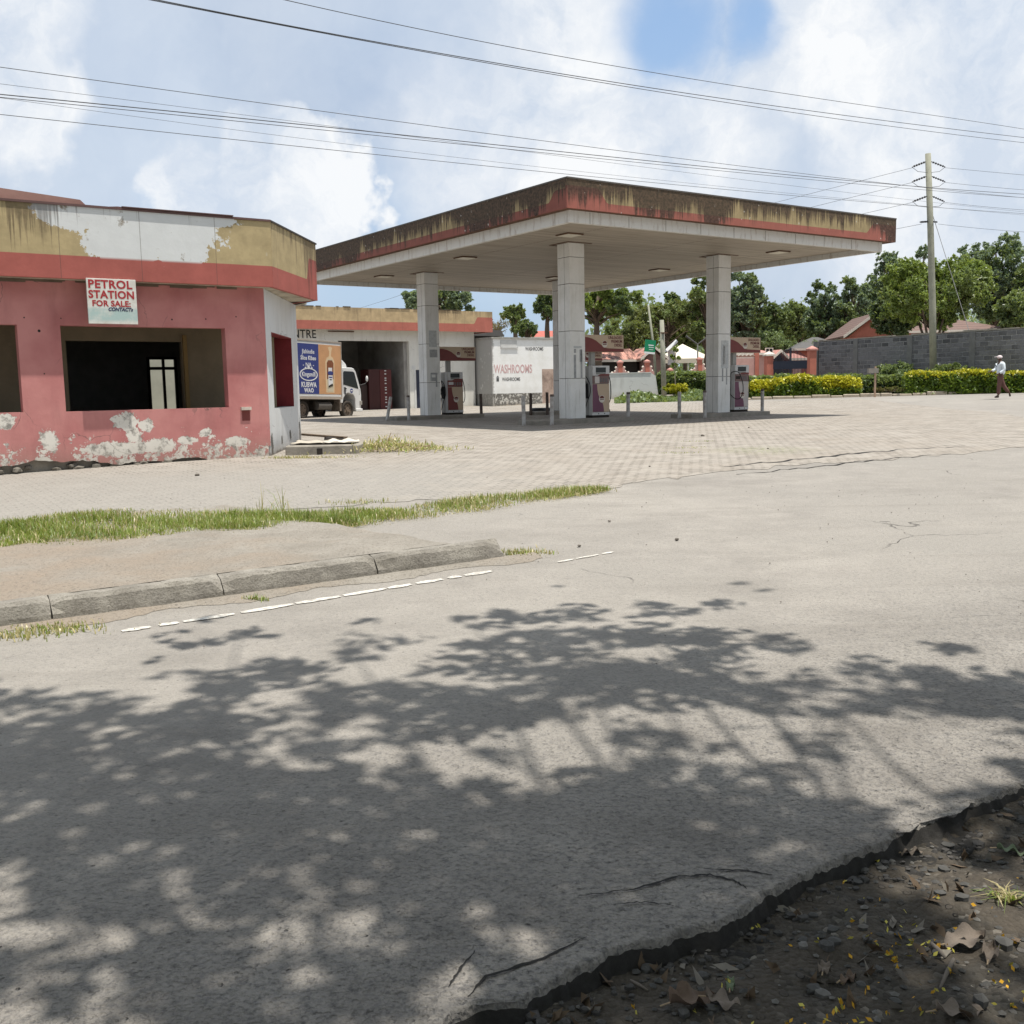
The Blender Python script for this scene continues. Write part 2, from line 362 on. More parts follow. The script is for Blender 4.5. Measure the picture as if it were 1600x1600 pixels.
sheet('ground', [(-700, -40), (700, -40), (700, 900), (-700, 900)], -.03, M_dirt, gzlow, (12, 15))

# road with a broken near edge (thickness along that edge)
edge_px = [(-700, 2150), (-200, 1890), (250, 1760), (480, 1690), (620, 1630), (690, 1592), (735, 1568), (820, 1562), (850, 1530), (930, 1500), (950, 1478), (1020, 1462), (1090, 1440), (1140, 1412), (1168, 1388), (1215, 1374), (1260, 1350), (1310, 1336), (1370, 1312), (1430, 1292), (1490, 1268), (1540, 1245), (1600, 1222), (1700, 1188), (1900, 1120), (2300, 1010)]
NE = []
for u, v in edge_px:
    p = gl(u, min(v, 2150)); NE.append((p.x, p.y))
NEr = []
Rr = random.Random(3)
for (a, b) in zip(NE, NE[1:]):
    n = max(2, int(math.dist(a, b)/.035)) if -2.2 < a[0] < 4 else 4
    for i in range(n):
        t = i/n; j = .011 if -2.2 < a[0] < 4 else .0
        NEr.append((a[0]+(b[0]-a[0])*t+Rr.gauss(0, j), a[1]+(b[1]-a[1])*t+Rr.gauss(0, j)))
NEr.append(NE[-1])
far_poly = [(90, 30), (90, 50), (30, 50.2), (12, 52.6), (4, 53), (-30, 53), (-60, 30), (-60, -20)]
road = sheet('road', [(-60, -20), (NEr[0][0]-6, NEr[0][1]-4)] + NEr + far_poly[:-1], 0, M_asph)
# crumbled, rounded-off rim of the asphalt, dense noisy mesh
def fbm(X, Y, f0, oc, seed):
    R_ = np.random.RandomState(seed); Z = np.zeros_like(X); a = 1.; f = f0
    for _ in range(oc):
        gr = R_.rand(64, 64); U = (X*f+31.7) % 63; W = (Y*f+17.3) % 63; i = U.astype(int); j = W.astype(int); fu = U-i; fw = W-j; fu = fu*fu*(3-2*fu); fw = fw*fw*(3-2*fw)
        Z += a*((gr[i, j]*(1-fu)+gr[i+1, j]*fu)*(1-fw)+(gr[i, j+1]*(1-fu)+gr[i+1, j+1]*fu)*fw-.5); a *= .5; f *= 2.03
    return Z
pts = np.array(NE); seg = np.r_[0, np.cumsum(np.hypot(*np.diff(pts, axis=0).T))]; S = np.arange(0, seg[-1], .012)
ex, ey = np.interp(S, seg, pts[:, 0]), np.interp(S, seg, pts[:, 1]); k_ = np.ones(41)/41; exs = np.convolve(np.pad(ex, 20, 'edge'), k_, 'valid'); eys = np.convolve(np.pad(ey, 20, 'edge'), k_, 'valid')
tx, ty = np.gradient(exs), np.gradient(eys); tl = np.hypot(tx, ty); ox, oy = ty/tl, -tx/tl          # outward, towards the verge
T = np.r_[-.16, -.10, -.05, -.02, np.arange(0, .18, .005)]
Sn = S[:, None]; one = np.zeros_like(Sn)
shift = .055*fbm(Sn, one+3.3, 1.1, 3, 5)+.030*fbm(Sn, one+1.7, 6, 3, 6)+.016*fbm(Sn, one+.4, 26, 3, 8)
TS = T[None, :]+shift*np.clip((T[None, :]+.10)/.10, 0, 1)
EX = ex[:, None]+ox[:, None]*TS; EY = ey[:, None]+oy[:, None]*TS
base = np.interp(EY, [k[0] for k in KN], [k[1] for k in KN])
TT = np.clip((T[None, :]-.01)/.042, 0, 1)+0*EX; drop = -.075*TT*TT*(3-2*TT)
steps = .004*np.round(fbm(EX, EY, 22, 2, 9)*3)*np.clip(TT*4, 0, 1)*np.clip(1.2-TT, 0, 1)
EZ = base+.004+drop+steps*.3+.006*fbm(EX, EY, 45, 3, 7)*np.clip((T+.03)/.06, 0, 1)
EZ += .016*fbm(EX*1., EY*1.+EZ*3, 38, 3, 13)*np.clip(TT*3, 0, 1)
EZ[:, 0] = base[:, 0]-.006; EZ[:, 1] = base[:, 1]+.0025; EZ[:, -1] -= .05
ns, nt = EX.shape; idx = np.arange(ns*nt).reshape(ns, nt)
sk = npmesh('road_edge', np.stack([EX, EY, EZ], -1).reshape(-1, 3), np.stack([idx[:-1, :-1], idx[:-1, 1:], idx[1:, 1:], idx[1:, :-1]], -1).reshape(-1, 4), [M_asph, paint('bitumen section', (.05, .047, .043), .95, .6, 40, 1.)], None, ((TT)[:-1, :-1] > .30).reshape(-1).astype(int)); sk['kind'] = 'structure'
# crack lines where slabs are parting from the road edge
def crack(name, pxs, w_):
    pts = []
    for (a, b) in zip(pxs, pxs[1:]):
        for i in range(8): t = i/8; pts.append(gl(a[0]+(b[0]-a[0])*t+Rr.uniform(-1.3, 1.3), a[1]+(b[1]-a[1])*t+Rr.uniform(-1.3, 1.3)))
    L = []; Rg = []
    for i, p in enumerate(pts):
        d = (pts[min(i+1, len(pts)-1)]-pts[max(0, i-1)]).normalized(); nn = Vector((-d.y, d.x, 0)); k = w_*(.4+.9*math.sin(math.pi*(i+.5)/len(pts)))*Rr.uniform(.5, 1.3)
        L.append(p+nn*k+Vector((0, 0, .004))); Rg.append(p-nn*k+Vector((0, 0, .004)))
    q = MB(); q.add(L+Rg, [(i, i+1, len(L)+i+1, len(L)+i) for i in range(len(L)-1)])
    for i_, v_ in enumerate(q.v): q.v[i_] = (v_[0], v_[1], gz(v_[0], v_[1])+.006)
    o = q.build(name, paint('crack fill', (.018, .017, .016), .95, .1, 20)); o['kind'] = 'structure'
crack('road_crack', [(905, 1402), (990, 1392), (1060, 1372), (1110, 1369), (1150, 1380), (1170, 1392)], .0045)
crack('road_crack', [(1100, 1360), (1160, 1362), (1215, 1372)], .004)
crack('road_crack', [(960, 1416), (1000, 1412), (1060, 1418)], .0025)
crack('road_crack', [(700, 1545), (722, 1512), (745, 1485)], .0035)
crack('road_crack', [(732, 1560), (760, 1528), (850, 1500), (925, 1462)], .004)
crack('road_crack', [(1130, 730), (1200, 723), (1300, 713), (1400, 704), (1525, 697)], .035)
crack('road_crack', [(1150, 742), (1260, 731), (1380, 718), (1500, 708)], .018)

# paved forecourt
PJ = []; pk = [(-2.27, 11.9), (1.1, 12.9), (1.9, 13.9), (3.8, 14.9), (5.6, 15.6), (7.5, 16.4), (9.5, 17.9), (12, 22), (15, 32)]
for a, b in zip(pk, pk[1:]):
    n_ = max(2, int(math.dist(a, b)/.17))
    for i in range(1, n_): t = i/n_; j = .09; PJ.append((a[0]+(b[0]-a[0])*t+Rr.gauss(0, j*.5), a[1]+(b[1]-a[1])*t+Rr.gauss(0, j)))
sheet('forecourt', [(-22, 2.5), (-9.5, 8.8), (-5.6, 10.9), (-2.27, 11.9)]+PJ+[(15, 32), (16, 47.5), (5, 52), (-25, 52.5), (-40, 30)], .005, M_pave)

# raised footpath strip behind the kerb
KA = Vector((-.06, 8.75, 0)); kd = Vector((-3.39, -2.02, 0)).normalized(); kn = Vector((kd.y, -kd.x, 0))   # kd runs left along the kerb
if kn.y < 0: kn = -kn
nx, ny = 90, 46; V = []; Fc = []
for i in range(nx+1):
    for j in range(ny+1):
        s = -.35 + (i/nx)*11.; t = .168 + (j/ny)*4.6
        P_ = KA + kd*s + kn*t
        h = .156*max(0, min(1, 1-(t-.3)/3.6))
        e = max(0, min(1, (s+.05-.18*(t-.12))/.5)); e = e*e*(3-2*e)
        bumps = .012*math.sin(5*P_.x+2*math.sin(3*P_.y)) + .01*RS.randn()*.5
        V.append((P_.x, P_.y, gz(P_.x, P_.y)+h*e-.012*(1-e)*2 + (bumps*e if t > .2 else 0) + .012*e))
for i in range(nx):
    for j in range(ny): a = i*(ny+1)+j; Fc.append((a, a+ny+1, a+ny+2, a+1))
o = npmesh('footpath', np.array(V), np.array(Fc), M_dirt); o['kind'] = 'structure'

# kerb stones
kmt, g = newmat('kerb concrete'); p = g.pos()
c = g.mix(g.mr(g.noise(p, 5, 6, .65), .35, .65), (.24, .222, .195), (.37, .345, .30))
c = g.mix(g.m('MULTIPLY', g.mr(g.noise(p, 60, 4, .7), .5, .65), .6), c, (.13, .12, .10))
c = g.mix(g.m('MULTIPLY', g.mr(g.noise(p, 2.3, 4, .6), .5, .65), .5), c, (.16, .145, .12))
g.out(c, .92, g.bump(g.m('ADD', g.noise(p, 60, 5, .75), g.noise(p, 9, 4)), .8, .02), spec=.2)
klab = ['end concrete kerb stone with a chipped broken end by the entrance', 'second concrete kerb stone from the entrance, beside the widest joint', 'long grey kerb stone beside the start of the white road line',
        'grey kerb stone with a pale white smear on its joint, left of the white line', 'kerb stone cut by the left edge of the picture', 'kerb stone further left along the road']
ks = [0, 1.20, 2.44, 3.62, 4.85, 6.1, 7.35]
for i in range(6):
    a, b = ks[i]+.005, ks[i+1]-.005; mb = MB(); N = 14; prof = [(0, -.06), (.008, .06), (.028, .145), (.055, .172), (.17, .172), (.17, -.06)]
    R2 = random.Random(i); vs = []
    for q in range(N+1):
        s = a+(b-a)*q/N; P0 = KA+kd*s; z0 = gz(P0.x, P0.y)
        end = 1 if (i == 0 and q < 2) else 0
        for k, (t, z) in enumerate(prof):
            chip = R2.uniform(-.004, .004)+(.02 if q in (0, N) and k in (2, 3) else 0)+end*.03*(k in (1, 2, 3))
            P_ = P0+kn*(t+chip); vs.append((P_.x+R2.uniform(-.003, .003), P_.y, z0+z-(chip*1.2 if k in (2, 3) else 0)+R2.uniform(-.004, .004)))
    m_ = len(prof); fs = [(q*m_+k, q*m_+k+1, (q+1)*m_+k+1, (q+1)*m_+k) for q in range(N) for k in range(m_-1)] + [tuple(range(m_)), tuple(N*m_+k for k in range(m_))]
    mb.add(vs, fs); o = mb.build('kerb_stone', kmt); tag(o, klab[i], 'kerb stone', 'kerb stones along the footpath')
mb = MB()
# gutter soil along kerb foot
for i in range(60):
    pass
V = []; n = 120
for i in range(n+1):
    s = -.3+i/n*8; P0 = KA+kd*s; wd = .10+.07*math.sin(i*.37)+.05*RS.rand()
    P1 = P0-kn*wd; P2 = P0+kn*.02
    V += [(P1.x, P1.y, gz(P1.x, P1.y)+.003), (P0.x-kn.x*wd*.4, P0.y-kn.y*wd*.4, gz(P0.x, P0.y)+.02), (P2.x, P2.y, gz(P0.x, P0.y)+.03)]
o = npmesh('gutter_soil', np.array(V), np.array([(3*i+j, 3*i+j+1, 3*i+j+4, 3*i+j+3) for i in range(n) for j in (0, 1)]), M_dirt); o['kind'] = 'structure'

# white edge line, worn into patches
mwl, g = newmat('worn road paint'); p = g.pos()
g.out(g.mix(g.mr(g.noise(p, 18, 6, .75), .46, .60), (.58, .56, .51), (.33, .305, .27)), .8, g.bump(g.noise(p, 80), .4, .006))
def lineseg(u0, v0, u1, v1, n, w_):
    q = MB(); A, B = gl(u0, v0), gl(u1, v1); d = (B-A); L_ = d.length; d.normalize(); nn = Vector((-d.y, d.x, 0)); s = 0
    while s < L_:
        ln = Rr.uniform(.10, .42); e = min(s+ln, L_); m_ = 7; top = []; bot = []
        for i in range(m_+1):
            t = s+(e-s)*i/m_; prof = max(.15, math.sin(math.pi*min(max(i/m_, .06), .94))**.35)
            base = A+d*t
            top.append(base+nn*w_*prof*Rr.uniform(.75, 1.05)); bot.append(base-nn*w_*prof*Rr.uniform(.75, 1.05))
        vs = [(v.x, v.y, gz(v.x, v.y)+.006) for v in top+bot]
        q.add(vs, [(i, i+1, m_+2+i, m_+1+i) for i in range(m_)]); s = e+Rr.uniform(.012, .06)
    return q
q = lineseg(190, 987, 768, 893, 20, .045); o = q.build('road_marking', mwl); o['kind'] = 'structure'
q = lineseg(872, 879, 958, 863, 5, .025); o = q.build('road_marking', mwl); o['kind'] = 'structure'

# foreground verge, rough gravelly soil lower than the asphalt
nx, ny = 260, 160; V = np.zeros((nx+1, ny+1, 3)); xs = np.linspace(-3.2, 6.2, nx+1); ys = np.linspace(1.2, 6.2, ny+1)
X, Y = np.meshgrid(xs, ys, indexing='ij')
ne = np.array(NE); edge_y = np.interp(X, ne[:, 0], ne[:, 1])
dist = np.clip((edge_y-Y)*.85, -1, 3)
Z = np.interp(Y, [k[0] for k in KN], [k[1] for k in KN]) - .054 - .010*np.exp(-np.clip(dist, 0, 9)/.07) + .05*fbm(X, Y, 2.2, 3, 1) + .022*fbm(X, Y, 14, 3, 2) + .03*np.clip(dist, 0, 1.2)
_c = 0
Z = np.where(dist < -.05, Z-.4, Z)
V[..., 0] = X; V[..., 1] = Y; V[..., 2] = Z
idx = np.arange((nx+1)*(ny+1)).reshape(nx+1, ny+1)
Fq = np.stack([idx[:-1, :-1], idx[1:, :-1], idx[1:, 1:], idx[:-1, 1:]], -1).reshape(-1, 4)
verge = npmesh('verge', V.reshape(-1, 3), Fq, M_verge); verge['kind'] = 'structure'; verge.data.polygons.foreach_set('use_smooth', [True]*len(Fq))
def vz(x, y):
    i = int(np.clip((x+3.2)/9.4*nx, 0, nx)); j = int(np.clip((y-1.2)/5*ny, 0, ny)); return float(Z[i, j])
q = MB(); R9 = random.Random(44)
for i in range(620):
    k = R9.randrange(len(S)); o9 = abs(R9.gauss(0, .07))+.055; x, y = exs[k]+ox[k]*o9, eys[k]+oy[k]*o9
    if -.6 < x < 4: s9 = R9.uniform(.004, .013)*(1.6 if R9.random() < .08 else 1); q.ball((x, y, vz(x, y)+s9*.4), s9, 6, 0, (1.2, 1, .8), .3, i)
o = q.build('asphalt_crumbs', paint('asphalt crumb', (.085, .08, .075), .95, .5, 40, .6)); o['kind'] = 'stuff'; o['label'] = 'crumbled asphalt grit along the foot of the broken road edge'; o['category'] = 'rubble'
# ------------------------------------------------------------------ wall and fascia materials (wear is in the paint itself)
def plaster_wall(name, base, peel, base2=None, patches=(), lo=.45, hi=1.5, amt=.5, grime=(.2, .18, .15), stain=0.):
    """old painted render; flakes mostly near the foot, extra patches (x, z, rx, rz) in the object's own XZ plane"""
    mt, g = newmat(name); p = g.obj(); x, y, z = g.sep(p)
    n1 = g.noise(p, 3.4, 8, .68); n2 = g.noise(p, 17, 6, .7)
    wob = g.m('ADD', g.m('MULTIPLY', g.m('SUBTRACT', n1, .5), 1.1), g.m('MULTIPLY', g.m('SUBTRACT', n2, .5), .55))
    hgt = g.mr(z, lo, hi, 1., 0.)
    f = g.m('ADD', g.m('MULTIPLY', hgt, .20*amt*2), g.m('ADD', g.m('MULTIPLY', n1, .62), g.m('MULTIPLY', n2, .38)))
    mask = g.mr(f, .675, .69)
    foot = g.mr(g.m('ADD', g.m('MULTIPLY', wob, -.35), z), lo+.09, lo+.03)
    mask = g.m('MAXIMUM', mask, g.m('MULTIPLY', foot, 1. if amt > .3 else 0.))
    for (cx, cz, rx, rz) in patches:
        d = g.m('SQRT', g.m('ADD', g.m('POWER', g.m('DIVIDE', g.m('SUBTRACT', x, cx), rx), 2.), g.m('POWER', g.m('DIVIDE', g.m('SUBTRACT', z, cz), rz), 2.)))
        d = g.m('ADD', d, g.m('MULTIPLY', wob, 2.1)); mask = g.m('MAXIMUM', mask, g.mr(d, .93, .89))
    if base2:   # horizontal tone change / repaint
        base = g.mix(g.mr(g.noise(p, 1.1, 4), .4, .65), base, base2)
    c = g.mix(g.m('MULTIPLY', g.mr(g.noise(g.mp(p, (1, 1, .25)), 2.5, 6, .65), .5, .75), .35), base, tuple(k*.5 for k in (base2 or peel)) if base2 else grime)
    pc = g.mix(g.mr(g.noise(p, 6.5, 6, .7), .50, .62), peel, grime)
    fl = g.m('MULTIPLY', g.mr(g.m('ADD', f, .012), .675, .69), 1.)
    c = g.mix(mask, c, pc)
    dirt = g.m('MULTIPLY', g.mr(g.m('ADD', z, g.m('MULTIPLY', wob, .3)), lo, lo+.45, 1., 0.), .45)
    c = g.mix(dirt, c, (.24, .2, .155))
    if stain: c = g.mix(g.m('MULTIPLY', g.mr(g.noise(g.mp(p, (6, 6, .35)), 1.5, 6, .7), .5, .75), stain), c, (.10, .09, .075))
    hc = g.vor(g.vadd(p, g.vscale(g.noisec(p, 2.2, 5), .5)), .8, 'DISTANCE_TO_EDGE'); hk = g.m('MULTIPLY', g.mr(hc, .002, .0055, 1., 0.), g.mr(g.noise(p, .9, 3), .5, .58))
    c = g.mix(g.m('MULTIPLY', hk, .6), c, (.12, .09, .08))
    h = g.m('ADD', g.m('MULTIPLY', mask, -.8), g.m('ADD', g.m('MULTIPLY', n2, .35), g.m('MULTIPLY', g.noise(p, 1.6, 3), 1.2)))
    g.out(c, .82, g.bump(h, .5, .015), spec=.2); return mt
def fascia_mat(name, ochre, red, zb, black=0., streak=.4, peel=None, full=(), top=None, low_red=(0., 0.), peelcol=(.68, .70, .70)):
    """two-band signage fascia: red below z=zb, ochre above; full = x ranges where red climbs; mould runs down from the top"""
    mt, g = newmat(name); p = g.obj(); x, y, z = g.sep(p)
    n1 = g.noise(p, 2.6, 8, .68); n2 = g.noise(p, 14, 5, .7)
    wob = g.m('ADD', g.m('MULTIPLY', g.m('SUBTRACT', n1, .5), 1.2), g.m('MULTIPLY', g.m('SUBTRACT', n2, .5), .6))
    isred = g.mr(z, zb+.004, zb-.004)
    for (a, b, zt, r_) in full:
        inx = g.m('MULTIPLY', g.mr(x, a-r_, a+r_, 0, 1), g.mr(x, b+r_, b-r_, 0, 1))
        lim = g.m('ADD', zb, g.m('MULTIPLY', g.mr(inx, 0, 1, 0, 1, True), zt-zb)); isred = g.m('MAXIMUM', isred, g.m('LESS_THAN', z, lim))
    oc = g.mix(g.mr(n1, .38, .66), ochre, tuple(k*.72 for k in ochre)); rc = g.mix(g.mr(n1, .35, .68), red, tuple(k*.8 for k in red))
    c = g.mix(isred, oc, rc)
    if peel:
        for (cx, cz, rx, rz) in peel:
            d = g.m('SQRT', g.m('ADD', g.m('POWER', g.m('DIVIDE', g.m('SUBTRACT', x, cx), rx), 2.), g.m('POWER', g.m('DIVIDE', g.m('SUBTRACT', z, cz), rz), 2.)))
            d = g.m('ADD', d, g.m('MULTIPLY', wob, 1.05)); mk = g.m('MULTIPLY', g.mr(d, 1., .975), g.mr(z, zb-.03, zb+.01))
            pc = g.mix(g.mr(g.noise(p, 3.5, 7, .7), .60, .68), g.mix(g.noise(p, 4, 5), peelcol, tuple(k*.82 for k in peelcol)), (.19, .15, .10))
            c = g.mix(mk, c, pc)
    jt = g.m('LESS_THAN', g.m('ABSOLUTE', g.m('SUBTRACT', g.m('MODULO', g.m('ADD', x, 100.35), 1.22), .61)), .006)
    c = g.mix(g.m('MULTIPLY', jt, .5), c, (.09, .07, .06))
    H = top[1]-top[0]; hh = g.m('DIVIDE', g.m('SUBTRACT', z, top[0]), H)
    st = g.noise(g.mp(p, (9, 9, .28)), 1., 7, .72); st2 = g.noise(g.mp(p, (26, 26, .5)), 1., 5, .7); reg = g.noise(g.mp(p, (.7, .7, .1)), 1., 4, .6)
    run = g.m('ADD', g.m('MULTIPLY', hh, .85), g.m('ADD', g.m('ADD', g.m('MULTIPLY', g.m('SUBTRACT', st, .5), 2.3), g.m('MULTIPLY', g.m('SUBTRACT', st2, .5), 1.3)), g.m('MULTIPLY', g.m('SUBTRACT', reg, .5), 3.0)))
    k = g.mr(run, black-.04, black+.26)
    c = g.mix(g.m('MULTIPLY', k, streak), c, g.mix(g.mr(n2, .38, .62), (.020, .016, .013), (.095, .060, .042)))
    spk = g.m('MULTIPLY', g.mr(g.vor(g.mp(p, (1, 1, .6)), 5.5), .10, .13, 1., 0.), g.m('MULTIPLY', g.mr(n2, .52, .56), .8 if black < .3 else .25))
    c = g.mix(spk, c, (.55, .53, .48))
    g.out(c, .75, g.bump(g.m('ADD', n2, g.m('MULTIPLY', jt, -1.)), .25, .01), spec=.25); return mt

OCH, RED = (.37, .29, .155), (.34, .12, .092)
M_steelwhite = paint('white enamel', (.62, .62, .60), .45, .35, 2.5)
M_dark = paint('dark interior', (.035, .03, .026), .9, .3)
M_black = paint('black paint', (.02, .02, .022), .5, .2)
M_rust = paint('rusty metal', (.13, .07, .045), .85, .6, 6)
M_glass, g = newmat('dusty glass'); g.out((.03, .035, .04), .12, spec=.6, Metallic=0)
M_conc = paint('weathered concrete', (.30, .275, .235), .9, .6, 3.5, .6, (.12, .11, .095))

# ================================================================== forecourt canopy
FX = Vector((1.444, 24.155, 0))                     # front corner of the white edge beam
can = empty('forecourt_canopy', (FX.x, FX.y, .62), TH, 'large flat canopy on white columns with a mould-streaked red and ochre fascia over the forecourt', 'canopy')
Wc, Dc, z0 = 11.62, 15.29, -.62
ZS, ZB, ZR, ZT = 5.55+z0, 5.40+z0, 5.66+z0, 6.31+z0
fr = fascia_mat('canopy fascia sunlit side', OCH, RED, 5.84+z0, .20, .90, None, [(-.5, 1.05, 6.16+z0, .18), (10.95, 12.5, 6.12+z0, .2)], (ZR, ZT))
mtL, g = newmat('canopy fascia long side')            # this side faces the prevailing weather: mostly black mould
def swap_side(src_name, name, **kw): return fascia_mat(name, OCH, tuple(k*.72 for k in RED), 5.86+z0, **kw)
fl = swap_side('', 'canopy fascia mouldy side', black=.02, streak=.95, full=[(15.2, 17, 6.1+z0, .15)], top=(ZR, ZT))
o_ = .27
# each side is its own box; the long sides are built in a frame turned a quarter so that x runs along them
def side(name, mt, L, loc, rz):
    q = MB(); q.box(0, L, 0, .05, ZR, ZT); q.box(-.004, L+.004, -.012, .10, ZT, ZT+.035, 1)
    return q.build(name, [mt, paint('fascia capping', (.10, .09, .08), .7, .4)], can, loc=loc, rot=(0, 0, rz))
side('fascia', fr, Wc+2*o_, (-o_, -o_, 0), 0)
side('fascia', fl, Dc+2*o_-.106, (-o_, Dc+o_-.053, 0), -math.pi/2)
side('fascia', fr, Wc+2*o_, (Wc+o_, Dc+o_, 0), math.pi)
side('fascia', fl, Dc+2*o_-.106, (Wc+o_, -o_+.053, 0), math.pi/2)
q = MB(); q.box(-.2, Wc+.2, -.2, Dc+.2, ZR+.30, ZR+.34); q.build('roof_deck', M_rust, can)
bmat, g = newmat('canopy edge beam'); p = g.obj()
c = g.mix(g.m('MULTIPLY', g.mr(g.noise(g.mp(p, (3, 3, .6)), 2., 6, .7), .52, .72), .75), (.66, .655, .62), (.26, .19, .13)); g.out(c, .6, g.bump(g.noise(p, 8), .2, .01))
q = MB()
for (a, b, c_, d) in ((0, Wc, 0, .12), (0, Wc, Dc-.12, Dc), (0, .12, .123, Dc-.123), (Wc-.12, Wc, .123, Dc-.123)): q.box(a, b, c_, d, ZB, ZR+.02)
for s in range(int(Wc/1.2)): q.box(1.2*s+.6, 1.2*s+.612, -.003, 0, ZB, ZR, 1)
q.build('edge_beam', [bmat, paint('beam joint', (.2, .18, .15))], can)
q = MB()
for (a, b, c_, d) in ((-o_+.06, Wc+o_-.06, -o_+.06, -.002), (-o_+.06, -.002, 0, Dc), (Wc+.002, Wc+o_-.06, 0, Dc), (-o_+.06, Wc+o_-.06, Dc+.002, Dc+o_-.06)): q.box(a, b, c_, d, ZR+.012, ZR+.03)
q.build('drip_flashing', M_rust, can)
# strip soffit with per-strip joints, sag and grime
sof, g = newmat('strip soffit'); p = g.obj(); x, y, z = g.sep(p)
j1 = g.m('ABSOLUTE', g.m('SUBTRACT', g.m('FRACT', g.m('MULTIPLY', y, 1/.18)), .5)); jn = g.mr(j1, .46, .49)
idn = g.n('ShaderNodeTexWhiteNoise', {'noise_dimensions': '1D'}, W=g.m('FLOOR', g.m('MULTIPLY', y, 1/.18))).outputs[0]
c = g.mix(idn, (.34, .295, .235), (.44, .385, .31)); c = g.mix(g.m('MULTIPLY', g.mr(g.noise(g.mp(p, (.5, 4, 1)), 1.3, 6, .7), .45, .7), .55), c, (.20, .16, .115))
cj = g.m('ABSOLUTE', g.m('SUBTRACT', g.m('FRACT', g.m('MULTIPLY', x, 1/3.9)), .5)); cjn = g.m('MULTIPLY', g.m('LESS_THAN', cj, .004), g.mr(g.noise(g.mp(p, (0, 3.5, 0)), 3., 2), .38, .45))
c = g.mix(g.m('MULTIPLY', jn, .55), c, (.13, .10, .075)); c = g.mix(g.m('MULTIPLY', cjn, .85), c, (.06, .045, .035))
g.out(c, .55, g.bump(g.m('ADD', g.m('MULTIPLY', jn, -1.), g.m('MULTIPLY', g.noise(g.mp(p, (.8, 3, 1)), 2, 3), 1.2)), .5, .015))
q = MB(); q.box(.118, Wc-.118, .118, Dc-.118, ZS, ZS+.03); q.build('soffit', sof, can)
for (uu_, vv_) in ((727, 402), (890, 366), (600, 431), (1216, 393), (1030, 421), (868, 433)):
    d_ = ray(uu_, vv_); P_ = Vector((0, 0, EYE))+d_*((5.55-EYE)/d_.z); u, v = (P_-FX).dot(E1), (P_-FX).dot(E2)
    q = MB(); q.box(u-.26, u+.26, v-.26, v+.26, ZS-.03, ZS-.004); fx = q.build('ceiling_light', M_rust, can)
    q = MB(); q.box(u-.22, u+.22, v-.22, v+.22, ZS-.042, ZS-.031); q.build('diffuser', paint('yellowed diffuser', (.72, .68, .56), .4, .3), fx)
# columns
clad, g = newmat('column cladding'); p = g.obj(); x, y, z = g.sep(p)
c = g.mix(g.mr(g.noise(p, 1.6, 6, .65), .4, .7), (.74, .74, .72), (.62, .62, .58))
c = g.mix(g.m('MULTIPLY', g.mr(g.noise(g.mp(p, (7, 7, .5)), 1.5, 6, .7), .55, .78), .5), c, (.24, .22, .18))
c = g.mix(g.m('MULTIPLY', g.mr(g.noise(p, 26, 4, .7), .66, .7), .7), c, (.10, .085, .07))
g.out(c, .5, g.bump(g.noise(p, 5), .15, .01))
M_joint = paint('cladding joint', (.07, .06, .05), .9); M_post = paint('torn notice paper', (.36, .37, .37), .8, .6, 9); M_post2 = paint('faded notice paper', (.52, .54, .54), .8, .5, 9)
CW = .53; COLS = [(2.73-2.0+2.0, 3.52), (2.73+5.78, 3.52), (2.73, 3.52+7.91), (2.73+5.78, 3.52+7.91)]
A0 = Vector((1.69, 28.6, 0)); dd = A0-FX; cu0, cv0 = dd.dot(E1), dd.dot(E2)
CPOS = [(cu0, cv0), (cu0+5.78, cv0), (cu0, cv0+7.91), (cu0+5.78, cv0+7.91)]
CPOS[3] = (cu0+5.78, cv0+7.91)
COLW = [A0, A0+E1*5.78, A0+E2*7.91, A0+E1*5.78+E2*7.91]
ztop = ZS; zbt = .13; joints = [.14+1.35, 1.35*2+.13, 1.35*3-.05, 4.42]
joints = [1.12, 2.42, 3.70, 4.42]
for i, (a, b) in enumerate(CPOS):
    q = MB(); col_ = empty('column', (a, b, 0)); col_.parent = can
    zz = [zbt]+[.75-.62+k for k in joints]+[ztop+.002]
    for k in range(len(zz)-1): q.box(0, CW, 0, CW, zz[k]+.006, zz[k+1]-.006)
    q.build('cladding', clad, col_, bevel=.006)
    q = MB(); q.box(.012, CW-.012, .012, CW-.012, zbt, ztop)
    q.box(-.0015, .02, CW*.42, CW*.42+.008, zbt, ztop-.02); q.build('core', M_joint, col_)
    q = MB(); q.box(-.16, CW+.16, -.16, -.10, ztop-.012, ztop-.003); q.box(-.16, -.10, -.10, CW+.16, ztop-.012, ztop-.003); q.box(-.1, CW+.2, CW+.1, CW+.16, ztop-.012, ztop-.003); q.build('trim_ring', M_rust, col_)
def paper(parent, M_, rects, mts):
    for k, (x0, x1, za, zb_) in enumerate(rects):
        q = MB(); q.box(x0, x1, -.0045, -.001, za, zb_); q.build('poster_remnant', mts[k % len(mts)], parent)
cols = [c for c in can.children if c.name.startswith('column')]
paper(cols[0], None, [(.12, .20, 1.25, 1.9), (.36, .42, 1.25, 2.05), (.12, .40, 2.08, 2.14), (.13, .2, 1.95, 2.06), (.33, .42, 1.7, 2.04)], [M_post, M_post, M_post2])
paper(cols[1], None, [(.12, .44, 1.5, 2.35), (.16, .22, 1.1, 1.5), (.34, .39, 1.0, 1.5), (.2, .3, 1.62, 2.2)], [M_post2, M_post, M_post, clad])
paper(cols[2], None, [(.12, .42, 2.45, 3.0), (.13, .43, 2.1, 2.36), (.15, .42, 1.52, 1.58), (.14, .2, 1.3, 1.55), (.34, .4, 1.1, 1.55), (.2, .38, 1.3, 1.42)], [M_post2, M_post, M_post])

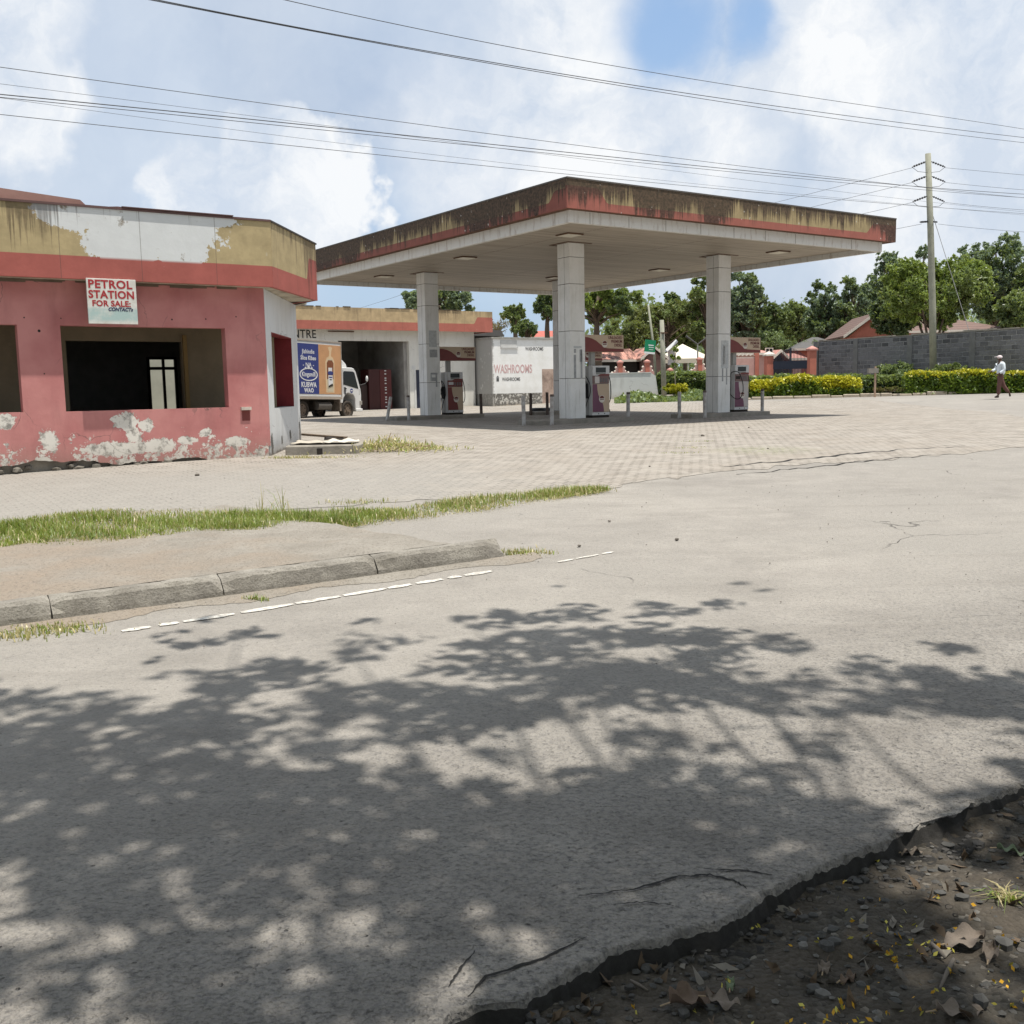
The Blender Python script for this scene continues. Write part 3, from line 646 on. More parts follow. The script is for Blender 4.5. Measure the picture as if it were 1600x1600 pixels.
# ---- islands, pumps, bollards
M_tan = paint('pump tan panel', (.50, .385, .27), .4, .2); M_maroon = paint('pump maroon panel', (.17, .035, .03), .4, .2); M_plum = paint('pump plum panel', (.16, .06, .10), .45, .25)
M_pumpw = paint('pump white panel', (.58, .58, .57), .4, .3); M_pumpg = paint('pump grey side', (.36, .355, .33), .5, .4); M_screen = paint('pump screen', (.02, .025, .025), .2, .05)
M_rubber = paint('black rubber', (.014, .014, .015), .55, .2); M_logo = paint('logo cream', (.62, .57, .5), .4, .1); M_btn = paint('keypad grey', (.14, .13, .13), .5)
M_txt = paint('sign lettering maroon', (.13, .03, .025), .5, .1)
islab = ['concrete pump island under the near centre column', 'concrete pump island under the right hand column', 'concrete pump island under the left column near the service bays', 'concrete pump island behind the near centre column']
order = [0, 1, 2]; BACK = COLW[2]; POSN = [COLW[0], COLW[1], COLW[2], COLW[3]]
# the fourth visible column stands behind the first one
POSN[3] = Vector((1.95, 38.4, 0))
def hose_mesh(pts, r=.013): 
    P_ = [Vector(p) for p in pts]; out = []
    for i in range(len(P_)-1):
        a = P_[max(i-1, 0)]; b = P_[i]; c_ = P_[i+1]; d = P_[min(i+2, len(P_)-1)]
        for k in range(6):
            t = k/6; out.append(.5*((2*b)+(-a+c_)*t+(2*a-5*b+4*c_-d)*t*t+(-a+3*b-3*c_+d)*t**3))
    out.append(P_[-1]); q = MB(); q.tube(out, r, 8); return q
def make_pump(loc, i):
    z = .13
    P_ = empty('fuel_pump', (loc.x, loc.y, .62+z), TH)
    x0, x1, y0, y1, h = .90, 1.53, .15, .62, 1.47
    q = MB(); q.box(x0, x1, y0+.02, y1-.02, .07, h); q.build('cabinet', M_pumpg, P_, bevel=.012)
    q = MB(); q.box(x0+.002, x1-.002, y0+.03, y1-.03, 0, .07); q.build('plinth', M_dark, P_)
    q = MB(); q.box(x0-.012, x0-.001, y0+.0, y0+.15, .07, h+.01); q.build('corner_trim', M_pumpw, P_, bevel=.003)
    for sy, s in ((y0, -1), (y1, 1)):
        def fb(xa, xb, za, zb_, d0, d1, mt, nm, par, poly=None):
            q = MB(); a, b = sorted((sy+s*d0-s*.02, sy+s*d1-s*.02))
            if poly: q.prism(poly, a, b, 'y')
            else: q.box(xa, xb, a, b, za, zb_)
            return q.build(nm, mt, par, bevel=0 if poly else .004)
        dr = fb(x0+.006, x1-.006, .16, .955, .001, .02, M_tan if i != 1 else paint('pump pale panel', (.50, .46, .43), .4, .2), 'door_panel', P_)
        pol = [(x0+.008, .165), (x0+.42, .165), (x0+.40, .33), (x0+.36, .43), (x0+.28, .52), (x0+.21, .66), (x0+.18, .8), (x0+.17, .95), (x0+.008, .95)]
        fb(0, 0, 0, 0, .0201, .0225, M_maroon if i == 2 else M_plum, 'colour_panel', dr, pol)
        q = MB(); q.disc((x0+.34, sy+s*.0045, .53), .105, 'y', .006); lg = q.build('logo', M_logo, dr)
        pol = [(x0+.34+.085*math.cos(t*math.pi/10), .545+.075*math.sin(t*math.pi/10)) for t in range(11)]
        fb(0, 0, 0, 0, .0276, .0295, M_txt, 'logo_cap', lg, pol)
        fb(x0+.27, x0+.41, .505, .525, .0276, .0295, M_txt, 'logo_band', lg)
        fb(x0+.002, x1-.002, .07, .15, .001, .018, M_pumpw, 'kick_panel', P_)
        fb(x0+.20, x0+.24, .10, .125, .0181, .021, M_dark, 'vent_hole', P_); fb(x0+.42, x0+.46, .10, .125, .0181, .021, M_dark, 'vent_hole', P_)
        hd = fb(x0+.004, x1-.004, 1.19, h, .001, .03, M_pumpw, 'display_head', P_)
        fb(x0+.12, x1-.14, 1.275, 1.42, .0301, .034, M_screen, 'screen', hd)
        fb(x0+.13, x1-.15, 1.225, 1.262, .0301, .033, paint('lower screen', (.20, .2, .18), .3), 'screen', hd)
        kp = fb(x0+.01, x1-.01, .965, 1.18, .001, .022, M_maroon if i == 2 else paint('keypad plate', (.20, .13, .12), .5), 'price_panel', P_)
        for k in range(3): fb(x0+.28+k*.1, x0+.34+k*.1, 1.0, 1.12, .0221, .027, M_btn, 'price_window', kp)
        if i == 0 and s < 0: fb(x0+.08, x0+.25, .975, 1.17, .0301, .034, paint('paper note', (.62, .57, .54), .8), 'notice', kp)
        if i != 0: fb(x0+.04, x0+.24, 1.03, 1.13, .0221, .03, M_pumpw if i == 2 else M_dark, 'card_window', kp)
        pol = [(x0+.18, 1.185), (x1-.01, 1.185), (x1-.01, 1.235), (x0+.33, 1.235), (x0+.26, 1.22)]
        fb(0, 0, 0, 0, .0301, .034, M_maroon, 'price_strip', hd, pol)
    # nozzle boots and hoses on both ends
    for xe, s in ((x0, -1), (x1, 1)):
        q = MB(); q.box(min(xe, xe+s*.06), max(xe, xe+s*.06), .33, .47, .55, .98); nb = q.build('nozzle_boot', M_black, P_, bevel=.015)
        q = MB(); q.tube([(xe+s*.09, .40, .60), (xe+s*.10, .40, .80), (xe+s*.09, .40, .93), (xe+s*.03, .40, 1.0)], [.018, .028, .03, .014], 8)
        q.tube([(xe+s*.12, .40, .70), (xe+s*.15, .40, .80), (xe+s*.12, .40, .90)], .008, 6); q.build('nozzle', M_black, nb, smooth=True)
        k = .06 if s < 0 else .0
        if i == 1 and s < 0:
            pts = [(xe-.04, .33, .99), (xe-.10, .22, 1.22), (xe-.08, .05, 1.27), (xe+.02, -.02, 1.2), (xe+.13, -.06, .9), (xe+.12, -.07, .60), (xe+.0, -.04, .42), (xe-.10, .1, .45), (xe-.12, .3, .6), (xe-.1, .36, .42), (xe-.12, .38, .2)]
        elif s < 0:
            pts = [(xe-.03, .40, 1.0), (xe-.14, .34, 1.16), (xe-.17, .20, 1.14), (xe-.12, .12, .95), (xe-.08, .16, .70), (xe-.12, .25, .45), (xe-.15, .33, .22), (xe-.16, .41, .18), (xe-.13, .47, .34), (xe-.10, .43, .58)]
        else:
            pts = [(xe+.02, .22, 1.22), (xe+.05, .20, 1.1), (xe+.10, .22, .9), (xe+.13, .25, .6), (xe+.11, .30, .42), (xe+.09, .36, .46), (xe+.10, .39, .60)]
        hose_mesh(pts).build('hose', M_rubber, P_, smooth=True)
    # canopy sign over the pump on a short neck
    q = MB(); q.box(1.0, 1.16, .33, .45, h, 1.87); q.build('sign_neck', M_pumpg, P_, bevel=.01)
    sb = MB(); sb.box(.545, 2.12, .20, .52, 1.86, 2.34); sg = sb.build('sign_board', M_tan, P_, bevel=.008)
    for sy, s in ((.20, -1), (.52, 1)):
        q = MB(); pts = [(.55, 1.865), (2.115, 1.865), (2.115, 1.945), (1.5, 1.965), (1.38, 1.99), (1.25, 2.07), (1.1, 2.17), (.95, 2.23), (.8, 2.265), (.68, 2.275), (.55, 2.275)]
        if s > 0: pts = [(2.665-a, b) for a, b in pts][::-1]
        a, b = sorted((sy+s*.0005, sy+s*.004)); q.prism(pts, a, b, 'y'); q.build('colour_panel', M_maroon, sg)
        cx = 1.40 if s < 0 else 2.665-1.40
        q = MB(); q.disc((cx, sy+s*.005, 2.08), .10, 'y', .004); lg = q.build('logo', M_logo, sg)
        a, b = sorted((sy+s*.0072, sy+s*.010)); q = MB(); q.prism([(cx+.08*math.cos(t*math.pi/10), 2.10+.07*math.sin(t*math.pi/10)) for t in range(11)], a, b, 'y'); q.build('logo_cap', M_txt, lg)
        q = MB(); q.box(cx-.07, cx+.07, a, b, 2.06, 2.085); q.build('logo_band', M_txt, lg)
        for k, wd in enumerate(('UNLEADED', 'PREMIUM', 'DIESEL')):
            text('lettering', wd, .115, M_txt, sg, ((2.06 if s < 0 else .61), sy+s*.002, 2.225-k*.105), (rad(90), 0, 0 if s < 0 else math.pi), .002, .88, 0, 'RIGHT')
    return P_
plabs = ['tan and plum fuel pump with a paper note, beside the near centre column', 'pale fuel pump with one hose looped wide in a circle, beside the right hand column',
         'tan and maroon fuel pump beside the left column, white service bay wall behind it', 'fuel pump mostly hidden behind the near centre column, only part of its sign board showing']
cl2 = None
bl = [['white bollard standing at the left end of the near centre island', 'white bollard in front of the near centre column with a dark cap', 'white bollard with a dark top right of the pump at the near centre column'],
      ['white bollard in front of the yellow shrub, left end of the right hand island', 'white bollard touching the left edge of the right hand column', 'white bollard right of the pump beside the right hand column'],
      ['grey bollard leaning to the right at the left end of the left island', 'upright grey bollard between the leaning one and the left column', 'dark rusty bollard right of the pump beside the left column'],
      ['rusty brown bollard behind the near centre island, farthest left of that pair', 'rusty brown bollard close behind the white one left of the near centre column', 'grey bollard seen just right of the hose on the near centre pump']]
M_boll = [paint('bollard white', (.50, .49, .47), .6, .8, 7, .2, (.16, .12, .09)), paint('bollard rusty', (.13, .10, .085), .8, .7, 7)]
for i, P_ in enumerate(POSN[:3]+[POSN[3]]):
    q = MB(); q.box(-1.30, 2.2, -.17, .76, -.1, .13); isl = q.build('pump_island', M_conc, None, bevel=.02, loc=(P_.x, P_.y, .62), rot=(0, 0, TH))
    tag(isl, islab[i], 'pump island', 'concrete pump islands')
    pu = make_pump(P_, i); tag(pu, plabs[i], 'fuel pump', 'fuel pumps on the islands')
    for k, (a, b) in enumerate(((-1.50, .15), (-.97, -.40), (2.40, .35))):
        if i == 3: a = (-1.35, -.92, 1.75)[k]; b = (.15, -.3, -.42)[k]
        W_ = P_+E1*a+E2*b; zb_ = gz(W_.x, W_.y)+.01; h = .80+(.02 if k else 0)
        q = MB(); q.tube([(0, 0, -.05), (0, 0, h*.97), (0, 0, h)], [.054, .054, .042], 14)
        rusty = (i == 3 and k < 2) or (i == 2 and k == 2)
        b_ = q.build('bollard', M_boll[1 if rusty else 0], None, smooth=False, loc=(W_.x, W_.y, zb_), rot=((0, rad(11), 0) if (i == 2 and k == 0) else (rad(Rr.uniform(-1, 1)), rad(Rr.uniform(-1.2, 1.2)), 0)))
        if k and not rusty: q = MB(); q.tube([(0, 0, h-.06), (0, 0, h-.01), (0, 0, h+.005)], [.056, .056, .046], 14); q.build('cap', M_boll[1], b_)
        tag(b_, bl[i][k], 'bollard', 'bollards guarding the pump islands')
# fix: hidden fourth canopy column moved with its island
dd = POSN[3]-FX; cols[2+1].location = (dd.dot(E1), dd.dot(E2), 0)
dd = COLW[2]-FX; cols[2].location = (dd.dot(E1), dd.dot(E2), 0)
# ================================================================== abandoned pink shop on the left
OB = Vector((-4.27, 18.25, 0)); AZ = rad(93); CD = Vector((math.cos(AZ), math.sin(AZ), 0)); WT = 3.45
shop = empty('abandoned_shop', (OB.x, OB.y, 0), TH, 'derelict pink single storey shop with empty window openings and a peeling ochre and red fascia', 'building')
pinkm = plaster_wall('pink flaking paint', (.53, .235, .22), (.70, .67, .61), (.42, .16, .155), [(-2.45, 1.20, .24, .15), (-2.15, 1.14, .16, .11), (-2.35, 1.0, .15, .16), (-2.6, .78, .62, .12), (-1.95, .80, .32, .13), (-3.65, .97, .15, .22), (-1.5, .86, .17, .08), (-1.15, .98, .11, .08), (-4.3, 1.28, .2, .14), (-3.75, .6, .13, .12), (-.62, .8, .22, .1), (-2.62, 1.25, .09, .07)], .48, 1.45, .52, (.27, .255, .23))
L0 = -9.5
wall1 = holewall('front_wall', pinkm, shop, L0, -.002, .70, WT, .2, [(-3.37, -.725, 1.40, 2.75), (-7.5, -3.99, 1.41, 2.75)])
redm = plaster_wall('pink reveal', (.25, .05, .07), (.6, .57, .52), None, (), .5, 1.2, .0)
# broken rubble footing below the render
q = MB(); R3 = random.Random(5)
q.box(L0, -.02, .10, .199, .1, .699); q.build('footing', M_conc, shop)
q = MB()
for i in range(95):
    x = R3.uniform(-8.6, -.1); k = min(1, -x/2.6); r_ = R3.uniform(.03, .085)*(.35+.65*k)
    q.ball((x, .05+R3.uniform(-.04, .05), .45+R3.uniform(-.02, .10)*k), r_, 7, 0, (1.2, .9, .75), .25, i)
q.build('rubble_footing', paint('grey rubble stone', (.17, .155, .13), .95, .6, 8, .8), shop)
# ragged underside of the render
V = []; 
q = MB(); xs = np.arange(L0, -.03, .055); 
for a, b in zip(xs, xs[1:]):
    za = zb_ if a > L0+.01 else .7; zb_ = max(.47, .475+.036*min(5, -b)+.03*math.sin(b*3.1)+.02*math.sin(b*7.7)+R3.uniform(-.012, .012))
    q.add([(a, -.001, .7005), (b, -.001, .7005), (b, .0, zb_), (a, .0, za), (a, .05, .7005), (b, .05, .7005), (b, .05, zb_), (a, .05, za)], [(0, 1, 2, 3), (4, 7, 6, 5), (2, 6, 7, 3)])
q.build('render_edge', pinkm, shop)
# chamfer wall, white with grey peeling foot
whitem = plaster_wall('white flaking paint', (.60, .61, .61), (.10, .10, .095), None, [(.15, .72, .14, .22), (3.45, .85, .12, .3), (1.2, .75, .1, .1), (2.2, .8, .12, .12)], .5, 1.05, .35, (.30, .29, .27))
cham = empty('corner_wall', (.0, .0, 0)); cham.parent = shop; cham.rotation_euler = (0, 0, AZ-TH)
w2 = holewall('side_wall', whitem, cham, .002, 3.62, .45, WT, .2, [(.55, 2.85, 1.35, 2.73)])
q = MB(); q.box(.551, 2.849, .2005, .22, 1.351, 2.729)
# red reveals lining the side window
q = MB(); q.box(2.835, 2.849, .003, .9, 1.355, 2.725); q.box(.56, 2.84, .003, .21, 2.712, 2.728); q.build('window_reveal', paint('deep red reveal', (.22, .03, .035), .75, .35, 4), cham)
q = MB(); pl_ = [(1.9, 1.36), (2.82, 1.36), (2.82, 1.93), (2.62, 2.05), (2.2, 2.02), (2.02, 1.86), (2.05, 1.66)]; q.prism(pl_, .62, .64, 'y'); q.build('bare_plaster', paint('bare grey render', (.36, .37, .37), .9, .5), cham)
q = MB(); q.box(1.55, 2.9, .641, .70, .5, 2.75); q.build('inner_red_wall', paint('deep red reveal', (.22, .03, .035)), cham)
def planept(u, v, P0, n):
    d = ray(u, v); o0 = Vector((0, 0, EYE)); return o0+d*((P0-o0).dot(n)/d.dot(n))
_by = (CD*3.62).dot(E2)+4.25
def bx_(u): return (planept(u, 600, OB+E2*_by, E2)-OB).dot(E1)
BH = [(bx_(231), bx_(277), .5, planept(250, 558, OB+E2*_by, E2).z), (bx_(313), bx_(331), .5, planept(322, 545, OB+E2*_by, E2).z)]
# return wall going back, hidden side, and the rest of the shell
pe = CD*3.62; loc = Vector((pe.dot(E1), pe.dot(E2), 0))
M_int = paint('brown stained interior', (.26, .21, .14), .9, .5, 1.5)
q = MB(); q.box(loc.x-.2, loc.x, loc.y, loc.y+4.4, .45, WT); q.build('return_wall', whitem, shop)
q = MB(); q.box(L0, L0+.2, .203, loc.y+4.4, .45, WT); q.build('end_wall', pinkm, shop)
yb = 3.3
q = MB(); wall_with_holes(q, L0+.21, .85, .45, WT, 1.75, 1.87, [(-2.95, -.95, .45, 2.60), (-7, -5, .45, 2.6)]); q.build('partition_wall', M_int, shop)
q = MB(); wall_with_holes(q, L0+.21, loc.x-.21, .45, WT, loc.y+4.25, loc.y+4.40, BH); q.build('back_wall', paint('dark grey interior wall', (.24, .24, .22), .9, .5), shop)
q = MB(); q.box(L0, loc.x-.01, .201, loc.y+4.4, .40, .47); q.build('floor_slab', M_conc, shop)
q = MB(); q.prism([(L0-.2, 0-.29), (.0, -.29), (.15, -.1), (loc.x+.25, loc.y), (loc.x+.25, loc.y+4.5), (L0-.2, loc.y+4.5)], WT+.02, WT+.07, 'z'); q.build('ceiling', paint('stained ceiling board', (.42, .37, .30), .9, .7, 2), shop)
# glazed steel frames in the back openings
for (xa, xb, zt_, mids, tr) in ((BH[0][0], BH[0][1], BH[0][3], ((BH[0][0]+BH[0][1])/2,), planept(250, 578, OB+E2*_by, E2).z), (BH[1][0], BH[1][1], BH[1][3], (), planept(322, 572, OB+E2*_by, E2).z)):
    q = MB(); yy = loc.y+4.2
    for x in (xa, xb-.06)+tuple(mids): q.box(x, x+.06, yy, yy+.05, .5, zt_)
    for z in (.5, tr, zt_-.06): q.box(xa+.061, xb-.061, yy+.004, yy+.046, z, z+.07)
    q.build('steel_frame', M_black, shop)
# fascia: front run, chamfer run
pf = fascia_mat('shop fascia', (.45, .36, .20), (.39, .115, .095), 3.80, .95, .6, [(-1.95, 4.3, 1.15, .46), (-3.1, 4.42, .6, .24), (-1.0, 4.5, .6, .14), (-2.4, 4.0, .62, .36), (-1.5, 4.05, .5, .36)], (), (3.44, 4.57))
q = MB(); q.box(L0-.3, .055, -.30, -.22, 3.45, 4.545); q.build('fascia', pf, shop)
oc = Vector((.055, -.30, 0)); wd = OB+E1*oc.x+E2*oc.y
fe = at(493.5, 400, 20.9); fd = Vector((fe.x-wd.x, fe.y-wd.y, 0)); FLn = fd.length; faz = math.atan2(fd.y, fd.x)
pf2 = fascia_mat('shop corner fascia', (.45, .36, .20), (.39, .115, .095), 3.80, .72, .6, None, [(FLn-.62, FLn+1, 4.22, .12)], (3.44, 4.57))
q = MB(); q.box(.01, FLn, 0, .08, 3.45, 4.545); q.build('fascia', pf2, shop, loc=(oc.x, oc.y, 0), rot=(0, 0, faz-TH))
q = MB(); q.box(L0-.3, .06, -.32, -.18, 4.546, 4.58); q.box(-2.4, -.6, -.34, -.1, 4.585, 4.60)
q.build('fascia_cap', paint('dull oxide cap', (.13, .075, .07), .7, .5), shop)
q = MB(); q.box(.01, FLn+.02, -.02, .1, 4.546, 4.575); q.build('fascia_cap', paint('dark cap', (.06, .055, .05), .7, .5), shop, loc=(oc.x, oc.y, 0), rot=(0, 0, faz-TH))
q = MB(); q.prism([(L0, 4.58), (-2.92, 4.585), (-3.0, 4.66), (-4.3, 4.75), (-5.2, 4.83), (L0, 4.95)], -.25, -.05, 'y'); q.build('parapet', paint('faded red parapet', (.33, .19, .16), .8, .5, 2), shop)
q = MB(); q.prism([(-2.7, 4.6), (-1.2, 4.60), (-1.3, 4.64), (-2.3, 4.70), (-2.72, 4.66)], .3, .34, 'y'); q.build('loose_roof_sheet', paint('oxide sheet', (.20, .10, .09), .7, .5), shop)
# ochre lip of the soffit
q = MB(); fz = WT+.001
q.add([(L0, -.218, fz), (.03, -.218, fz), (.03, -.001, fz), (L0, -.001, fz)], [(0, 1, 2, 3)]); q.build('soffit_strip', paint('stained soffit', (.50, .45, .36), .9, .8, 3, .4, (.12, .09, .06)), shop)
for i in range(34):
    q = MB(); x = R3.uniform(-8, .0); q.box(x, x+R3.uniform(.05, .5), -.006-R3.random()*.02, -.001, 3.44-R3.uniform(.005, .045), 3.448)
    q.build('broken_soffit_edge', paint('stained soffit dark', (.16, .12, .09), .9, .6), shop)
e2l = lambda P_: Vector(((P_-OB).dot(E1), (P_-OB).dot(E2), 0))
ce = e2l(Vector((wd.x, wd.y, 0))+fd*1.0)
q = MB(); q.add([(oc.x, oc.y, fz+.003), (ce.x, ce.y, fz+.003), (ce.x-.7, ce.y+1.2, fz+.003), (loc.x, loc.y, fz+.003), (.0, .0, fz+.003)], [(0, 1, 2, 3, 4)]); q.build('soffit_strip', paint('stained soffit', (.5, .45, .36)), shop)
q = MB(); q.box(.0, 1.6, 0, .08, 3.45, 4.545); q.build('fascia', pf2, shop, loc=(ce.x, ce.y, 0), rot=(0, 0, rad(100)))
# sill crumbs, small vent box, holes
q = MB(); q.box(-.52, -.34, -.05, -.001, 1.345, 1.40); vb = q.build('vent_ledge', paint('pale mortar', (.60, .52, .45), .9, .5, 12), shop); q = MB(); q.box(-.50, -.36, -.004, -.0015, 1.16, 1.344); q.build('socket', paint('rust red box', (.20, .055, .05), .8), vb)
q = MB()
for (x, z, r_) in ((-3.68, 2.66, .022), (-3.88, 2.86, .012), (-3.35, 2.86, .01), (-1.62, 2.88, .014), (-1.05, 2.9, .013), (-.52, 2.95, .012), (-3.65, 2.0, .011)): q = MB(); q.disc((x, -.0015, z), r_, 'y', .002, 10); q.build('wall_hole', M_dark, shop)
# side window inner jamb seen through the front window
q = MB(); q.box(-.93, -.86, 1.70, 1.748, .5, 2.72); q.build('door_jamb', paint('ochre jamb', (.30, .2, .08), .8), shop)
# sale board fixed under the fascia
def planept(u, v, P0, n):
    d = ray(u, v); o0 = Vector((0, 0, EYE)); return o0+d*((P0-o0).dot(n)/d.dot(n))
SBP = tuple(planept(139, 505.5, OB+E2*(-.34), E2))
sb = empty('sale_board', SBP, TH, 'hand painted white board with red lettering fixed under the pink shop fascia', 'sign')
mtb, g = newmat('board white'); p = g.obj(); x, y, z = g.sep(p)
c = g.mix(g.mr(g.noise(p, 6, 5), .4, .7), (.66, .66, .62), (.52, .50, .44))
c = g.mix(g.m('MULTIPLY', g.m('MULTIPLY', g.mr(z, .27, .22), g.mr(z, .02, .07)), g.mr(g.noise(p, 4, 5, .7), .3, .55)), c, (.38, .50, .48))
g.out(c, .7)
q = MB(); q.box(0, .75, 0, .03, 0, .70); q.build('board', mtb, sb, bevel=.004)
M_rl = paint('red sign paint', (.36, .035, .04), .6, .25, 12)
text('lettering', 'PETROL', .175, M_rl, sb, (.02, -.001, .555), bold=.0055, sp=1.06, sx=1.04)
text('lettering', 'STATION', .165, M_rl, sb, (.02, -.001, .40), bold=.0055, sp=1.06, sx=.97)
text('lettering', 'FOR SALE:', .125, M_rl, sb, (.065, -.001, .275), bold=.004, sp=1.05, sx=1.0)
text('lettering', 'CONTACTs', .075, paint('blue sign paint', (.03, .035, .09), .6), sb, (.30, -.001, .205), bold=.003, sx=.95, shear=.25)

# ================================================================== service bays behind
OS = Vector((-4.9, 53., 0)); svc = empty('service_building', (OS.x, OS.y, 0), TH, 'long white service bay building with open garage bays, ochre and red fascia, behind the truck', 'building')
svw = plaster_wall('service wall white', (.66, .65, .60), (.45, .43, .38), None, (), .5, 1.3, .25, (.3, .27, .22))
holewall('front_wall', svw, svc, -12.5, 3.72, .3, 4.62, .22, [(-4.17, -.25, .3, 4.08), (-9.4, -4.62, .3, 4.04), (.12, .56, .3, 2.64), (-12.2, -10.0, .3, 4.04)])
sf = fascia_mat('service fascia', (.50, .375, .215), (.42, .14, .105), 4.99, .85, .4, None, [(3.45, 9, 5.34, .14)], (4.58, 5.66))
q = MB(); q.box(-13, 4.5, -.62, -.54, 4.58, 5.64); q.build('fascia', sf, svc)
sf2 = fascia_mat('service fascia end', (.50, .375, .215), (.42, .14, .105), 5.34, .85, .4, None, (), (4.58, 5.66))
q = MB(); q.box(4.42, 4.5, -.538, 6.5, 4.58, 5.64); q.build('fascia', sf2, svc)
q = MB(); q.box(-13, 4.41, -.537, 6.5, 4.625, 4.67); q.build('roof_slab', paint('stained soffit', (.5, .45, .36)), svc)
q = MB(); 
for i in range(30): x = R3.uniform(-9, 2.5); q.box(x, x+R3.uniform(.1, .6), -.65, -.52, 5.641, 5.641+R3.uniform(.02, .05))
q.build('coping', paint('mouldy coping', (.12, .10, .075), .9, .6, 6), svc)
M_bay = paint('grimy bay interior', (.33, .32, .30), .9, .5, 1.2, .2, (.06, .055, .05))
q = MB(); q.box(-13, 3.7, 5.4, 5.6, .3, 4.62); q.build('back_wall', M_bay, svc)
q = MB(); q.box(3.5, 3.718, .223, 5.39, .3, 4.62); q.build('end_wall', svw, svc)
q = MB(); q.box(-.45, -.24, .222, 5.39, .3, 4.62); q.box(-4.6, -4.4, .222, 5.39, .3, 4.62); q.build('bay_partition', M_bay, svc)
M_navy = paint('navy door', (.03, .035, .06), .5, .4)
q = MB(); q.box(.12, .56, .06, .11, .5, 2.64); q.build('door', M_navy, svc)
q = MB(); q.box(.0, .1, -.02, -.001, .6, 2.85); q.box(-.12, 0.1, -.012, -.001, 2.66, 2.85); q.build('door_trim', M_steelwhite, svc)
q = MB(); q.tube([(-4.72+.0, -.1, 4.52), (-3.35, -.1, 4.52)], .03, 8); q.build('strip_light', M_rust, svc)
text('lettering', 'CENTRE', .56, M_black, svc, (-7.13, -.002, 4.22-.03), bold=.006, sx=.86, sp=1.04)
q = MB(); q.disc((.55, -.004, 4.2), .06, 'y', .006, 10); q.build('wall_hole', M_dark, svc)
q = MB(); q.tube([(2.4, 3, 4.6), (2.4, 3, 6.0)], .04, 6); ll = q.build('lamp_mast', M_steelwhite, svc); q = MB(); q.box(2.33, 2.47, 2.95, 3.05, 6.0, 6.85); q.build('lamp_head', paint('lamp cream', (.72, .74, .66), .4), ll)
# red lockers inside the bay
lk = empty('locker_cabinet', tuple(OS+E1*(-2.35)+E2*.45+Vector((0, 0, gz(-6.5, 52)))), TH, 'tall dark red locker cabinet just inside the open service bay', 'cabinet')
M_lock = paint('dark red enamel', (.05, .012, .011), .45, .3)
q = MB(); q.box(0, 1.28, 0, .9, 0, 2.03); q.build('carcass', M_lock, lk)
q = MB(); q.box(.62, 1.27, -.02, -.001, .03, 2.0); q.build('door', paint('red locker door', (.09, .018, .016), .4, .3), lk)
q = MB()
for k in range(12): z = .12+k*.16+(.05 if k % 3 else 0); q.box(.88, .98, -.03, -.021, z, z+.05)
q.build('label_plate', M_steelwhite, lk)
lk2 = empty('low_cabinet', tuple(OS+E1*(-2.75)+E2*.6+Vector((0, 0, gz(-6.5, 52)))), TH, 'lower dark brown cabinet left of the tall red lockers in the bay', 'cabinet')
q = MB(); q.box(0, .38, 0, .7, 0, 1.28); q.build('carcass', paint('dark brown cabinet', (.03, .018, .015), .6), lk2); q = MB(); q.box(.03, .35, -.012, -.001, .05, 1.2); q.build('door', paint('dark brown door', (.04, .022, .018), .5), lk2)

# ================================================================== washroom block
OW = Vector((-.9, 54., 0)); wr = empty('washroom_block', (OW.x, OW.y, 0), TH, 'white painted washroom block with faded red lettering and a stained grey foot', 'building')
mtw, g = newmat('washroom wall'); p = g.obj(); x, y, z = g.sep(p)
n1 = g.noise(p, 1.7, 8, .7); n2 = g.noise(p, 7, 6, .7); wob = g.m('ADD', g.m('MULTIPLY', g.m('SUBTRACT', n1, .5), 1.), g.m('MULTIPLY', g.m('SUBTRACT', n2, .5), .8))
c = g.mix(g.mr(n1, .45, .7), (.78, .78, .76), (.68, .67, .63))
foot = g.mr(z, 1.36, 1.33); gr = g.mix(g.mr(g.m('ADD', n2, g.m('MULTIPLY', n1, .5)), .66, .74), (.58, .56, .51), (.15, .14, .125))
c = g.mix(foot, c, g.mix(g.mr(g.m('ADD', z, g.m('MULTIPLY', wob, .9)), .62, .80), (.36, .31, .25), gr))
lf = g.mr(g.m('ADD', x, g.m('MULTIPLY', wob, .45)), .10, .05); c = g.mix(g.m('MULTIPLY', lf, .8), c, (.28, .27, .25))
pt = g.m('MULTIPLY', g.mr(x, 3.22, 3.24), g.m('MULTIPLY', g.mr(z, 2.62, 2.60), 1.)); c = g.mix(pt, c, g.mix(g.mr(n1, .4, .65), (.45, .34, .28), (.22, .16, .13)))
g.out(c, .85, g.bump(n2, .3, .02))
q = MB(); q.box(0, 4.9, 0, 4, .2, 4.2); q.build('walls', mtw, wr)
q = MB(); q.box(-.05, 4.95, -.08, 4.05, 4.201, 4.28); q.build('coping', paint('mouldy coping grey', (.34, .33, .30), .9, .6, 4), wr)
q = MB(); q.box(.55, 1.6, -.02, -.001, 3.78, 4.12); q.box(.57, 1.65, -.06, -.021, 3.70, 3.79); q.build('blocked_vent', paint('vent grey', (.55, .55, .53), .8, .4), wr)
M_fred = paint('faded red letters', (.62, .42, .41), .8, .6, 8); M_fblk = paint('faded black letters', (.10, .10, .10), .8, .6, 9)
text('lettering', 'WASHROOMS', .62, M_fred, wr, (.12, -.004, 2.42), bold=.014, sx=.62)
text('lettering', 'WASHROOMS', .26, M_fblk, wr, (2.15, -.004, 3.60), bold=.004, sx=.72)
text('lettering', 'WASHROOMS', .26, M_fblk, wr, (.62, -.004, 2.0), bold=.004, sx=.70)
